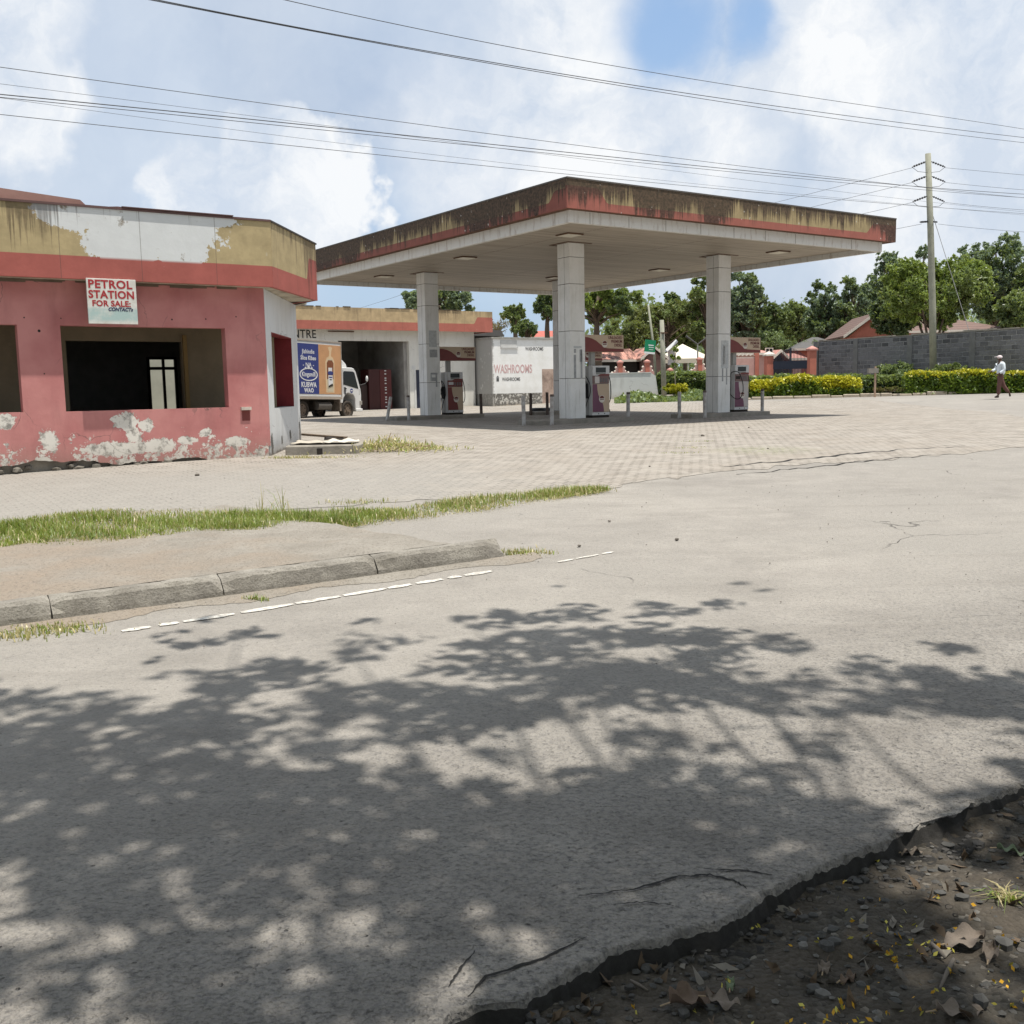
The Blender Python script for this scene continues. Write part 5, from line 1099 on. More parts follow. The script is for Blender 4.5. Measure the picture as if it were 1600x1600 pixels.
# stepped garden walls with small pillars
def gpill(u, vt, vb, Y, lab, m_=M_pinkw):
    e = pillar(u, vt, vb, Y, 6.5, lab, M_roofp)
    h = at(u, vt, Y).z-e.location.z; w_ = 6.5*Y/1600/2
    for s in (-1, 1):
        pts = [(s*w_*1.01, -.1), (s*(w_+1.0), -.1), (s*(w_+1.0), h*.30), (s*(w_+.78), h*.34), (s*(w_+.72), h*.46), (s*(w_+.48), h*.50), (s*(w_+.42), h*.60), (s*(w_+.2), h*.64), (s*(w_+.14), h*.75), (s*w_*1.01, h*.78)]
        q = MB(); q.prism(pts, -.08, .08, 'y'); q.build('stepped_wing', M_pinkl, e)
        q = MB()
        for (px_, pz) in pts[2:-1]: q.ball((px_, 0, pz), .09, 8)
        q.build('scalloped_trim', M_whit, e)
gpill(969, 561, 600, 70, 'small salmon pillar with stepped wings under the rusty roof, left of three')
gpill(1011, 560, 600, 69, 'small salmon pillar with white scalloped wings behind the leaning sign pole')
gpill(1047, 573, 600, 68, 'short salmon pillar behind the young papaya plant')
gpill(1093, 556, 600, 68, 'small salmon pillar in front of the tent, nearest the right hand column')
a, b = at(944, 585, 70.5), at(1105, 585, 68.5); e = empty('mesh_fence', (a.x, a.y, gz(a.x, a.y)), math.atan2(b.y-a.y, b.x-a.x), 'dark ornamental mesh fence between the small salmon pillars', 'fence'); L = (b-a).length
q = MB()
for i in range(46): x = i*L/45; q.box(x-.012, x+.012, -.01, .01, 0, 1.15)
q.box(0, L, -.013, .013, 1.151, 1.19); q.box(0, L, -.013, .013, .5, .54); q.build('bars', M_black, e)
for x in (5.2, 5.65, 6.1):
    q = MB()
    for (p0, p1) in (((x-.2, 1.0), (x, 1.18)), ((x, 1.18), (x+.2, 1.0)), ((x+.2, 1.0), (x, .82)), ((x, .82), (x-.2, 1.0))): q.tube([(p0[0], -.03, p0[1]), (p1[0], -.03, p1[1])], .02, 5)
    q.build('diamond_ornament', M_whit, e)
# white wall stub
a, b = at(936, 610, 58.5), at(1026, 612, 58); h = at(1000, 583, 58).z
q = MB(); zb_ = gz(a.x, 58); L = (b-a).length
q.prism([(0, -.5), (L+.25, -.5), (L+.0, h-zb_-.15), (L-.25, h-zb_), (0, h-zb_)], 0, .2, 'y'); q.box(-.01, L-.26, -.03, .23, h-zb_+.001, h-zb_+.05)
tag(q.build('garden_wall', plaster_wall('garden wall white', (.56, .57, .55), (.28, .26, .23), None, (), .0, .5, .3, (.2, .19, .17)), None, loc=(a.x, a.y, zb_), rot=(0, 0, rad(3))), 'low dirty white wall ending in a slope, right of the near centre pump', 'wall')

# ================================================================== poles and wires
M_wood = paint('weathered green grey pole', (.30, .30, .235), .85, .5, 3, .4); M_wire = paint('cable', (.09, .094, .10), .6, .1); M_ins = paint('insulator', (.045, .045, .05), .4)
pb = at(1459, 601, 53); pt = at(1450, 240, 53.); pole = empty('power_pole', (pb.x, pb.y, gz(pb.x, pb.y)-.1), 0, 'tall grey wooden power pole with four tiers of insulators in front of the block wall', 'pole')
lp = lambda P_: (P_.x-pb.x, P_.y-pb.y, P_.z-pole.location.z)
q = MB(); q.tube([(0, 0, 0), lp(at(1457, 480, 53)), lp(at(1454, 360, 53)), lp(pt)], [.18, .17, .155, .14], 14); q.build('shaft', M_wood, pole, smooth=True)
for (v, du) in ((262, 26), (285, 26), (316, 25), (348, 14)):
    for s in (-1, 1):
        q = MB(); c0 = at(1451+(v-262)*.03, v-11 if v < 340 else v-2, 53); c1 = at(1451+s*du, v-1, 52.8)
        a_, b_ = Vector(lp(c0)), Vector(lp(c1)); n = 7
        q.tube([a_, b_], .022, 6)
        for k in range(2, n): P_ = a_.lerp(b_, k/n); q.tube([P_-(b_-a_)*.03, P_+(b_-a_)*.03], .05, 8)
        q.build('insulator', M_ins, pole)
        if v < 340:
            q = MB(); mid = at(1451+s*8, v+7, 52.9); q.tube([b_, Vector(lp(at(1451+s*17, v+6, 52.85))), Vector(lp(mid)), Vector(lp(at(1452, v+8, 52.9)))], .012, 5); q.build('jumper_cable', M_wire, pole)
q = MB(); q.box(-.03+.13, .03+.13, -.2, -.17, at(1459, 571, 53).z-pole.location.z-.1, at(1459, 571, 53).z-pole.location.z+.12); q.build('number_plate', M_steelwhite, pole)
def wire(pts, r, lab, grp='overhead power lines', name='power_line'):
    """pts: (u, v, Y) samples through which the cable hangs"""
    P_ = [at(*p) for p in pts]; n = len(P_); t = np.array([0]+list(np.cumsum([(P_[i+1]-P_[i]).length for i in range(n-1)]))); T = np.linspace(0, t[-1], 40)
    dg = min(n-1, 3); cs = [np.polyfit(t, [p[i] for p in P_], dg) for i in range(3)]
    q = MB(); q.tube([tuple(np.polyval(c_, s) for c_ in cs) for s in T], r*.72, 5); o = q.build(name, M_wire, None, smooth=True)
    return tag(o, lab, 'cable', grp)
wire([(120, -82, 17), (425, 0, 20), (900, 90, 26), (1350, 165, 34), (1700, 219, 44)], .011, 'topmost overhead cable crossing the whole sky from top left')
wire([(60, -45, 16), (205, 0, 17.5), (500, 48, 21), (900, 118, 27), (1300, 178, 35), (1700, 226, 46)], .014, 'upper cable of the close pair leaving the top left of the sky')
wire([(60, -42, 16), (205, 2, 17.5), (500, 50, 21), (900, 121, 27), (1300, 185, 35), (1700, 233, 46)], .012, 'lower cable of the close pair leaving the top left of the sky')
wire([(-100, 92, 26), (0, 105, 27), (400, 157, 32), (800, 216, 38), (1200, 264, 46), (1700, 318, 60)], .014, 'highest of the lines entering at the left edge')
wire([(-100, 138, 24), (0, 147, 25), (400, 187, 30), (800, 229, 36), (1200, 270, 44), (1700, 308, 58)], .018, 'thick cable entering at the left edge, upper of its pair')
wire([(-100, 143, 24), (0, 151, 25), (400, 192, 30), (800, 234, 36), (1200, 274, 44), (1700, 315, 58)], .013, 'thinner cable close under the thick one from the left edge')
wire([(-100, 168, 28), (0, 179, 29), (400, 221, 34), (800, 264, 41), (1200, 302, 50), (1700, 340, 64)], .014, 'lowest cable entering at the left edge')
wire([(-100, 120, 34), (0, 130, 35), (400, 180, 42), (800, 236, 50), (1200, 285, 60), (1700, 340, 76)], .010, 'faint thin line between the left edge cables, upper')
wire([(-100, 140, 36), (0, 152, 37), (400, 205, 44), (800, 258, 52), (1200, 298, 62), (1700, 345, 78)], .010, 'faint thin line between the left edge cables, lower')
for v, u_ in ((262, 1426), (285, 1426), (316, 1427), (350, 1440)):
    dz = (v-262)
    wire([(u_, v, 52.8), (1300, v+32-dz*.05, 58), (1150, v+70-dz*.1, 76), (900, v+128-dz*.2, 120)], .013, {262: 'highest line leaving the power pole to the left', 285: 'second line leaving the power pole to the left', 316: 'third line leaving the power pole to the left', 350: 'lowest line leaving the power pole to the left'}[v], 'lines tied to the power pole')
    wire([(2902-u_ if v < 340 else 1466, v, 52.8), (1540, v+6+dz*.02, 51), (1640, v+15, 49)], .011, {262: 'highest line leaving the power pole to the right', 285: 'second line leaving the power pole to the right', 316: 'third line leaving the power pole to the right', 350: 'lowest line leaving the power pole to the right'}[v], 'lines tied to the power pole')
wire([(560, 482, 110), (640, 456, 90), (700, 432, 75)], .018, 'line rising behind the canopy over the service building roof', None)
g2 = at(1537, 590, 53); q = MB(); q.tube([pt+Vector((.05, 0, -2.2)), g2], .016, 5)
tag(q.build('guy_wire', paint('galvanised stay', (.42, .42, .42), .5)), 'slanting stay wire running from the power pole down to the trimmed hedge', 'cable')
# small post with meter box
a = at(1367, 613, 50); e = empty('meter_post', (a.x, a.y, gz(a.x, a.y)), 0, 'short rusty post carrying a small weathered box by the kerb, between the two yellow hedges', 'post'); h = at(1367, 576, 50).z-e.location.z
q = MB(); q.box(-.04, .04, -.04, .04, -.1, h+.1); q.build('shaft', paint('peeling post', (.40, .28, .20), .9, .6, 9), e)
q = MB(); q.box(-.36, .12, -.10, .10, h-.22, h+.02); q.build('box', paint('weathered box', (.25, .23, .20), .9, .5), e)
# twin poles, leaning sign pole, forked lamp
def pole2(us, label, name, r0, r1, mt=M_wood, cat='pole'):
    P_ = [at(*p) for p in us]; zb_ = gz(P_[0].x, P_[0].y); e = empty(name, (P_[0].x, P_[0].y, zb_), 0, label, cat); L_ = [p-e.location for p in P_]; L_[0].z = -.1
    q = MB(); q.tube(L_, [r0+(r1-r0)*i/(len(L_)-1) for i in range(len(L_))], 9); q.build('shaft', mt, e, smooth=True); return e
e = pole2([(1037, 606, 60), (1034, 500, 60)], 'thick weathered stub pole behind the yellow shrub, left of the pair', 'wooden_pole', .13, .12)
q = MB(); h = at(1034, 521, 60).z-e.location.z; q.box(-.2, .2, -.16, .16, h, h+.06); q.build('collar', M_rust, e)
e = pole2([(1040, 606, 60.4), (1036, 504, 60.4)], 'thinner weathered pole standing tight against the thick stub pole', 'wooden_pole', .07, .06, paint('pale pole', (.40, .38, .33), .9, .4))
e = pole2([(1027, 586, 64), (1021, 540, 64), (1013, 477, 64)], 'thin leaning pole carrying a green sign by the white wall stub', 'leaning_pole', .085, .06)
sgn = empty('green_sign', tuple(at(1015, 553, 63.8)), rad(8), 'small green sign with white lines fixed on the leaning pole', 'sign', rot=(0, rad(6), rad(8)))
M_grn = paint('sign green', (.01, .22, .10), .4, .15); q = MB(); q.box(-.36, .32, -.02, .02, 0, .85); q.build('panel', M_grn, sgn); q = MB()
q.box(-.14, .2, -.025, -.021, .5, .56); q.box(-.1, .22, -.025, -.021, .38, .42); q.box(-.36, .32, -.026, -.0215, 0, .12); q.box(-.08, .2, -.025, -.021, .25, .28); q.build('white_lines', M_adw, sgn)
e = pole2([(1091, 590, 72), (1090, 538, 72)], 'forked street lamp seen left of the right hand column in front of the tent', 'street_lamp', .06, .05, paint('dark lamp pole', (.08, .08, .075), .6), 'lamp')
for uu, vv in ((1072, 525), (1104, 528)):
    c0, c1 = at(1090, 538, 72)-e.location, at(uu, vv, 72)-e.location; q = MB(); q.tube([c0, c0.lerp(c1, .6), c1], [.05, .06, .09], 7); q.build('lamp_arm', paint('dark lamp pole', (.08, .08, .075)), e)
# satellite dish style panel on a roof
e = empty('solar_heater', tuple(at(1049, 545, 79)), 0, 'tilted pale panel on a roof left of the tent', 'panel'); q = MB(); q.add([(-.3, 0, -.2), (.5, 0, .55), (.5, 1, .75), (-.3, 1, 0), (-.3, .02, -.28), (.5, .02, .47), (.5, 1.02, .67), (-.3, 1.02, -.08)], [(0, 1, 2, 3), (7, 6, 5, 4), (0, 4, 5, 1), (1, 5, 6, 2), (2, 6, 7, 3), (3, 7, 4, 0)]); q.build('panel', M_steelwhite, e)
q = MB(); q.box(-.2, .3, .3, .5, -1.2, -.1); q.build('stand', M_steelwhite, e)
# stone kerb along the planting
q = None; R4 = random.Random(9)
a, b = at(1150, 622, 52), at(1640, 612.5, 49.5)
sk_ = empty('edging_kerb', (a.x, a.y, 0), math.atan2(b.y-a.y, b.x-a.x), 'broken stone edging along the foot of the clipped hedges', 'kerb'); q = MB(); L = (b-a).length; x = 0
while x < L:
    l_ = R4.uniform(.5, 1.1); t = x/L; P_ = a.lerp(b, t); z_ = gz(P_.x, P_.y); q.box(x, x+l_-.04, R4.uniform(-.05, .05), .22, z_-.1, z_+R4.uniform(.10, .2)); x += l_
q.build('stones', paint('edging stone', (.42, .36, .28), .9, .6, 5), sk_, bevel=.03)
# ================================================================== foliage
def leafmat(name, col, col2, var=.5, trans=.35):
    mt, g = newmat(name); p = g.obj(); c = g.mix(g.mr(g.noise(p, 1.1, 4), .38, .62), col, col2)
    wn = g.n('ShaderNodeTexNoise', None, Vector=p, Scale=9., Detail=2.).outputs['Fac']; c = g.mix(g.m('MULTIPLY', g.mr(wn, .45, .7), var), c, tuple(min(1, k*2.0) for k in col2))
    b = g.n('ShaderNodeBsdfPrincipled', None, Base_Color=c, Roughness=.42); b.inputs['Specular IOR Level'].default_value = .55
    t = g.n('ShaderNodeBsdfTranslucent', None, Color=g.mix(.6, c, (.35, .42, .05)))
    mx = g.n('ShaderNodeMixShader', None, i0=trans, i1=b.outputs[0], i2=t.outputs[0]); o = g.n('ShaderNodeOutputMaterial'); g.t.links.new(mx.outputs[0], o.inputs[0]); return mt
L_blue = leafmat('blue green leaves', (.10, .15, .10), (.20, .26, .18), .6); L_dark = leafmat('dark leaves', (.052, .088, .042), (.10, .145, .065)); L_brt = leafmat('bright leaves', (.12, .18, .035), (.20, .26, .06)); L_mid = leafmat('mid leaves', (.105, .155, .055), (.18, .225, .085))
L_oli = leafmat('olive leaves', (.095, .11, .035), (.14, .15, .055)); L_yel = leafmat('golden leaves', (.42, .38, .015), (.52, .48, .02), .3, .3); L_hed = leafmat('hedge leaves', (.05, .10, .012), (.10, .16, .015)); L_dhd = leafmat('dark hedge leaves', (.018, .038, .012), (.04, .075, .02)); L_brn = leafmat('dry leaves', (.12, .07, .035), (.16, .11, .06)); L_pale = leafmat('pale sage leaves', (.15, .21, .09), (.20, .26, .13), .4)
M_bark = paint('bark', (.12, .09, .065), .95, .6, 4, .8); M_barkp = paint('pale bark', (.26, .22, .17), .95, .5, 4, .6)
def leaves(cent, rad_, n, ls, seed, flat=1., dirb=None, elong=1.6, soft=0):
    """n leaf quads scattered through balls (cent, rad_), denser to the rim"""
    R_ = np.random.RandomState(seed); k = len(cent); w_ = rad_.prod(1) if rad_.ndim > 1 else rad_**2.2; w_ = w_/w_.sum(); id_ = R_.choice(k, n, p=w_)
    d = R_.randn(n, 3); d /= np.linalg.norm(d, axis=1)[:, None]; r_ = np.minimum(np.abs(R_.randn(n))*soft, 2.2) if soft else R_.rand(n)**.45; rr = rad_[id_][:, None] if rad_.ndim == 1 else rad_[id_]
    d[:, 2] *= flat; P_ = cent[id_] + d*rr*r_[:, None]
    a = R_.randn(n, 3); a /= np.linalg.norm(a, axis=1)[:, None]; nb = np.cross(a, R_.randn(n, 3)); nb /= np.linalg.norm(nb, axis=1)[:, None]
    s = (ls*(.6+.8*R_.rand(n)))[:, None]; A = a*s*.5*elong; B_ = nb*s*.5
    V = np.stack([P_-A, P_+B_*.8-A*.1, P_+A, P_-B_*.8-A*.1], 1).reshape(-1, 3); return V, np.arange(4*n).reshape(n, 4)
def tree(name, label, u, vtop, vbot, wpx, Y, mat_, kind='round', n=9000, ls=.22, seed=1, trunk=None, cat='tree', bark=None, spread=1., mix=None, vbase=None, cl=26, grp='trees behind the station'):
    b = at(u, 600, Y); zb_ = gz(b.x, b.y); top = at(u, vtop, Y).z-zb_; low = max(.2, at(u, vbot, Y).z-zb_); W_ = wpx*Y/1600*.5; R_ = np.random.RandomState(seed)
    e = empty(name, (b.x, b.y, zb_), 0, label, cat, grp); H_ = top-low; cz = (top+low)/2
    cs = []; rs = []; cl = int(cl*1.6)
    for i in range(cl):
        for _ in range(60):
            p_ = R_.uniform(-1, 1, 3)
            if kind == 'round': ok = (p_**2).sum() < 1
            elif kind == 'cone': ok = math.hypot(p_[0], p_[1]) < .25+.75*(1-(p_[2]+1)/2)
            elif kind == 'umbrella': p_[2] = abs(p_[2])*.9-.2+.5*(1-p_[0]**2); ok = abs(p_[2]) < 1 and p_[0]**2+p_[1]**2 < 1
            elif kind == 'tall': ok = (p_[0]**2+p_[1]**2) < (.35+.65*math.sin(math.pi*min(1, (p_[2]+1.15)/2.1)))**2
            else: ok = True
            if ok and (kind == 'tall' or (p_**2).sum() > .12): break
        f_ = R_.uniform(.15, .27) if kind != 'tall' else R_.uniform(.12, .23); r_ = f_*min(W_, H_*.6)*1.15*spread
        cs.append((p_[0]*max(W_-r_*.7, .1), p_[1]*max(W_-r_*.7, .1), cz+p_[2]*max(H_/2-r_*.7, .1))); rs.append(r_)
        for j in range(2):
            q2 = R_.randn(3); q2 /= np.linalg.norm(q2); cs.append(tuple(np.array(cs[-1-j])+q2*r_*1.0)); rs.append(r_*R_.uniform(.35, .6))
    cs = np.array(cs); rs = np.array(rs)
    c2 = []; r2 = []
    for c_, r_ in zip(cs, rs):
        m_ = 14 if r_ > .5*rs.max() else 7
        d_ = R_.randn(m_, 3); d_ /= np.linalg.norm(d_, axis=1)[:, None]; d_ *= (R_.rand(m_)**.4)[:, None]*1.12; d_[:, 2] = d_[:, 2]*.8+.12
        for k in range(m_): c2.append(c_+d_[k]*r_*np.array([1, 1, 1.25])); r2.append(r_*R_.uniform(.14, .36))
    n = int(n*(4.2 if n > 3000 else 2.6)); V, F_ = leaves(np.array(c2), np.array(r2), n, ls*.50, seed, 1., elong=2.0, soft=.72); mi = None; ms = [mat_]
    if mix is not None: ms = [mat_, mix]; idr = (np.sin(V[::4, 0]*1.3+seed)+np.sin(V[::4, 2]*1.7+V[::4, 1])+R_.randn(n)*.6) > .7; mi = idr.astype(np.int32)
    q = MB(); tr_ = trunk or .03*top; zt_ = low+H_*.35
    nt = 1 if kind != 'multi' else 5
    fk = Vector((R_.uniform(-.3, .3), 0, low*.85))
    if bark is None: bark = M_bark
    if kind == 'multi' or name == 'broad_tree':
        for k in range(5): ang = k*1.26; q.tube([(0, 0, -.2), (.35*math.cos(ang)*W_*.3, .3*math.sin(ang), low*.7), (W_*.45*math.cos(ang), W_*.4*math.sin(ang), cz)], [tr_*.7, tr_*.5, tr_*.22], 7)
    else: q.tube([(0, 0, -.3), fk*.6, fk, (fk.x*.6, .05, zt_), (0, 0, low+H_*.8)], [tr_*1.2, tr_, tr_*.85, tr_*.5, tr_*.12], 9)
    for i in range(0, len(cs), 3):
        c_ = Vector(cs[i]); st = Vector((fk.x*.8, 0, min(max(low*.9, c_.z-H_*.35), zt_))); md_ = st.lerp(c_, .5)+Vector((0, 0, .08*H_)); q.tube([st, md_, c_], [tr_*.35, tr_*.2, tr_*.07], 5, cap=False)
    q.build('trunk', bark, e, smooth=True)
    npmesh('crown', V, F_, ms, e, mi); return e
tree('leafy_tree', 'grey green tree rising behind the service building roof', 698, 437, 500, 126, 70, L_blue, n=9000, ls=.26, seed=2, mix=L_mid)
tree('slender_tree', 'slender young dark tree above the washroom block', 803, 468, 512, 40, 78, L_mid, 'tall', n=2600, ls=.24, seed=3, mix=L_dark, cl=14)
tree('small_tree', 'small bushy dark tree at the washroom coping', 822, 500, 530, 44, 72, L_dark, n=2600, ls=.2, seed=4, mix=L_mid, cl=14)
tree('bare_shrub', 'nearly bare twiggy grey shrub left of the slender tree', 780, 492, 532, 44, 70, L_brn, n=380, ls=.12, seed=5, bark=M_barkp, cl=22)
tree('spreading_tree', 'spreading tree with bright leaves and a dark bare trunk behind the near centre column', 938, 446, 504, 150, 74, L_brt, 'round', n=10500, ls=.30, seed=6, trunk=.26, mix=L_dark, cl=24)
tree('dark_tree', 'dark tree clump showing left of the near centre column', 858, 458, 500, 50, 84, L_dark, n=3000, ls=.3, seed=7)
tree('pine_tree', 'dark pine top standing above the olive acacia', 1050, 447, 520, 36, 130, L_dark, 'round', n=4000, ls=.35, seed=8, cl=14)
tree('acacia_tree', 'broad olive green acacia behind the leaning sign pole', 1042, 474, 548, 130, 100, L_oli, 'umbrella', n=14000, ls=.24, seed=9, mix=L_mid, cl=34)
tree('acacia_tree', 'olive acacia close behind the rusty roofed house', 985, 500, 552, 90, 96, L_oli, 'round', n=8000, ls=.26, seed=10, mix=L_mid)
tree('leafy_tree', 'tall mottled tree left of the right hand column', 1100, 428, 545, 76, 78, L_mid, 'tall', n=9500, ls=.24, seed=11, mix=L_oli, cl=30)
tree('leafy_tree', 'tall mottled tree with reddish tips right of the right hand column', 1160, 416, 545, 80, 80, L_blue, 'tall', n=10500, ls=.25, seed=12, mix=L_mid, cl=34)
tree('leafy_tree', 'dark rounded tree right of the tall mottled tree', 1208, 468, 540, 70, 92, L_dark, n=7000, ls=.27, seed=13, mix=L_mid)
tree('leafy_tree', 'paler rounded tree left of the large blue green group', 1248, 466, 545, 60, 98, L_mid, n=6000, ls=.27, seed=14, mix=L_oli)
tree('eucalyptus_tree', 'tall blue green tree, left peak of the large group over the grey roof', 1284, 440, 545, 74, 90, L_blue, 'tall', n=11000, ls=.25, seed=15, mix=L_dark, cl=34, trunk=.2)
tree('eucalyptus_tree', 'tall blue green tree, right peak of the large group over the grey roof', 1334, 434, 545, 72, 88, L_blue, 'tall', n=11000, ls=.25, seed=16, mix=L_mid, cl=34, trunk=.2)
tree('eucalyptus_tree', 'sparse dark tree just right of the canopy corner', 1385, 386, 520, 74, 100, L_blue, 'tall', n=6000, ls=.27, seed=17, mix=L_dark, cl=30, trunk=.2)
tree('eucalyptus_tree', 'open crowned tree peeping over the bright broad tree left of the power pole', 1432, 376, 500, 64, 98, L_blue, 'tall', n=4200, ls=.28, seed=18, cl=24, trunk=.2)
tree('broad_tree', 'broad bright green many stemmed tree behind the block wall and power pole', 1455, 398, 510, 176, 63, L_brt, 'round', n=17000, ls=.22, seed=19, trunk=.17, mix=L_mid, cl=40)
tree('dark_tree', 'dark tree filling the gap between the gable and the bright broad tree', 1398, 455, 528, 80, 68, L_dark, n=7500, ls=.24, seed=20)
tree('eucalyptus_tree', 'tallest open grey green tree right of the power pole', 1548, 350, 505, 118, 84, L_blue, 'tall', n=12500, ls=.25, seed=21, mix=L_dark, cl=44, trunk=.22)
tree('eucalyptus_tree', 'thin leaning grey green tree just right of the power pole top', 1500, 378, 490, 54, 92, L_blue, 'tall', n=3600, ls=.26, seed=22, cl=20, trunk=.16)
tree('dark_tree', 'dark tree cut by the right edge of the picture', 1612, 392, 500, 70, 80, L_dark, n=8000, ls=.26, seed=23, mix=L_mid)
tree('leafy_tree', 'low mixed green tree at the right edge above the block wall', 1590, 452, 525, 90, 74, L_mid, n=8000, ls=.24, seed=24, mix=L_dark)
tree('rounded_bush', 'large pale sage rounded bush behind the pink roofs', 1196, 517, 556, 98, 82, L_pale, n=13000, ls=.13, seed=25, cl=44, spread=1.2, cat='bush')
tree('rounded_bush', 'smaller pale sage bush left of the block wall', 1266, 530, 560, 48, 80, L_pale, n=5500, ls=.13, seed=26, cl=26, spread=1.2, cat='bush')
tree('young_papaya', 'young plant with a tuft of yellow green leaves behind the yellow shrub', 1056, 532, 585, 18, 60, L_brt, 'tall', n=420, ls=.16, seed=27, bark=M_barkp, cat='plant', cl=8, trunk=.03)
tree('dark_tree', 'dark filler tree low behind the gate pillars', 1232, 486, 548, 90, 104, L_dark, n=8000, ls=.27, seed=40, mix=L_blue, cl=34)
tree('leafy_tree', 'mixed green tree low behind the white tent', 1070, 494, 550, 90, 106, L_mid, n=8000, ls=.27, seed=41, mix=L_oli, cl=34)
tree('eucalyptus_tree', 'blue green tree filling behind the gable house and the block wall end', 1362, 448, 545, 80, 106, L_blue, n=9000, ls=.27, seed=42, mix=L_mid, cl=34)
# far woods behind everything
R_ = np.random.RandomState(50); cs = []; rs = []
for i in range(170):
    u = R_.uniform(930, 1700); Y = R_.uniform(112, 150); hpx = 600-(502-16*math.sin(u*.021)-14*math.sin(u*.007+1)+R_.uniform(-8, 8)-(.03*(u-1200) if u > 1200 else 0)); p_ = at(u, 600, Y); h = hpx*Y/1600
    for k in range(3): cs.append((p_.x+R_.uniform(-2, 2), p_.y, 1.5+h*(k+.5)/3)); rs.append(R_.uniform(1.8, 3.4))
V, F_ = leaves(np.array(cs), np.array(rs), 30000, .42, 51)
o = npmesh('far_woods', V, F_, [L_blue, L_mid], None, (R_.rand(30000) > .5).astype(int)); tag(o, 'distant mass of mixed green woodland behind the houses', 'woodland', None, 'stuff')
def hedge(name, label, u0, u1, vt0, vt1, vb, Y0, Y1, depth, m_side, m_top, n, ls, seed, topw=.28, dome=0., cat='hedge', grp='clipped hedges along the kerb'):
    a, b = at(u0, vb, Y0), at(u1, vb, Y1); az = math.atan2(b.y-a.y, b.x-a.x); L_ = math.hypot(b.x-a.x, b.y-a.y); za, zb2 = gz(a.x, a.y), gz(b.x, b.y); ha, hb = at(u0, vt0, Y0).z-za, at(u1, vt1, Y1).z-zb2
    e = empty(name, (a.x, a.y, za), az, label, cat, grp); R_ = np.random.RandomState(seed); P_ = []; N_ = 0
    s = R_.rand(n); t = R_.rand(n); kind = R_.rand(n); x = s*L_; hh = ha+(hb-ha)*s+(zb2-za)*s*0; endf = np.clip(np.minimum(x, L_-x)/(.25+dome), 0, 1); hh = hh*(1-(1-np.sqrt(np.clip(1-(1-endf)**2, 0, 1)))*(.55 if dome else .25)) + .05*np.sin(x*2.1+seed)+.03*np.sin(x*5.3)
    y = np.where(kind < .42, 0, np.where(kind < .8, t*depth, depth)); z = np.where((kind < .42) | (kind > .85), t*hh, hh); endm = R_.rand(n) < min(.25, depth/(L_+depth)); x = np.where(endm, np.where(R_.rand(n) < .5, 0, L_), x); y = np.where(endm, R_.rand(n)*depth, y); z = np.where(endm, np.minimum(t*hh, hh*.9), z)
    rnd = .10; y = y + np.where(z > hh*.85, np.where(y < depth/2, rnd, -rnd)*.7, 0); y -= .05*np.sin(x*3+z*4)
    C_ = np.stack([x, y, z+(zb2-za)*s], 1)+R_.randn(n, 3)*np.array([.05, .05, .045]); V, F_ = leaves(C_, np.full(n, .05), n, ls, seed, 1.)
    V[:, 2] = np.maximum(V[:, 2], .02); topf = (V[::4, 2] > (hh[0] if False else 0)); zc = V.reshape(n, 4, 3)[:, :, 2].mean(1); xc = V[::4, 0]; hx = ha+(hb-ha)*np.clip(xc/L_, 0, 1)+(zb2-za)*np.clip(xc/L_, 0, 1)
    mi = (zc > hx*(1-topw)+.12*R_.randn(n)*hx*.8).astype(np.int32)
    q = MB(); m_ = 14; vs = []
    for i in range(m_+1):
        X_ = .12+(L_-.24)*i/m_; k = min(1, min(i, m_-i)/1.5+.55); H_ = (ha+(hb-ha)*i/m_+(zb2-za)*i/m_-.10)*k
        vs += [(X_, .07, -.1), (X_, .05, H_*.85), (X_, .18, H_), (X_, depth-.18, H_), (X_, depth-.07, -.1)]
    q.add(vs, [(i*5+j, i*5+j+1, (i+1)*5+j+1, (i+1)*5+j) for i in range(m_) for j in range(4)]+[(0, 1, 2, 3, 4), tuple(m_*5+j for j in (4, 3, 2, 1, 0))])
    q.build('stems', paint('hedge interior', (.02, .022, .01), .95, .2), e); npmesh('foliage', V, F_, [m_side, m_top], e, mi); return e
hedge('clipped_hedge', 'low golden topped hedge touching the right hand pump', 1172, 1222, 597, 596, 617, 53.5, 53, 1.4, L_hed, L_yel, 5200, .11, 61, .5)
hedge('clipped_hedge', 'domed dark green hedge with yellow crown, between two golden ones', 1212, 1282, 591, 588, 617, 53, 52.5, 2.0, L_hed, L_yel, 9000, .11, 62, .22, .9)
hedge('clipped_hedge', 'bright golden hedge ending left of the meter post', 1280, 1342, 592, 593, 617, 52.6, 52, 1.5, L_hed, L_yel, 8500, .11, 63, .48, .2)
hedge('clipped_hedge', 'long flat topped green hedge with golden left end, behind the walking person', 1418, 1660, 583, 581, 613, 50.8, 49, 1.6, L_hed, L_yel, 24000, .10, 64, .08, .35)
hedge('dark_hedge', 'rough dark green hedge in front of the gate and block wall', 1150, 1430, 590, 588, 610, 56, 54.5, 1.6, L_dhd, L_mid, 17000, .13, 65, .35, 0)
hedge('dark_hedge', 'tall dark green hedge left of the right hand column', 1026, 1112, 583, 586, 616, 63, 61, 1.8, L_dhd, L_mid, 11000, .14, 66, .3, 0)
def bush(name, label, u, vt, vb, wpx, Y, mt, n, ls, seed, mix=None, cat='shrub', grp=None):
    return tree(name, label, u, vt, vb, wpx, Y, mt, 'round', n, ls, seed, trunk=.03, cat=cat, mix=mix, cl=26, spread=1.25, grp=grp)
bush('yellow_shrub', 'bright yellow leaved shrub standing behind the left bollard of the right hand island', 1059, 600, 622, 52, 57, L_yel, 3800, .13, 67, L_hed)
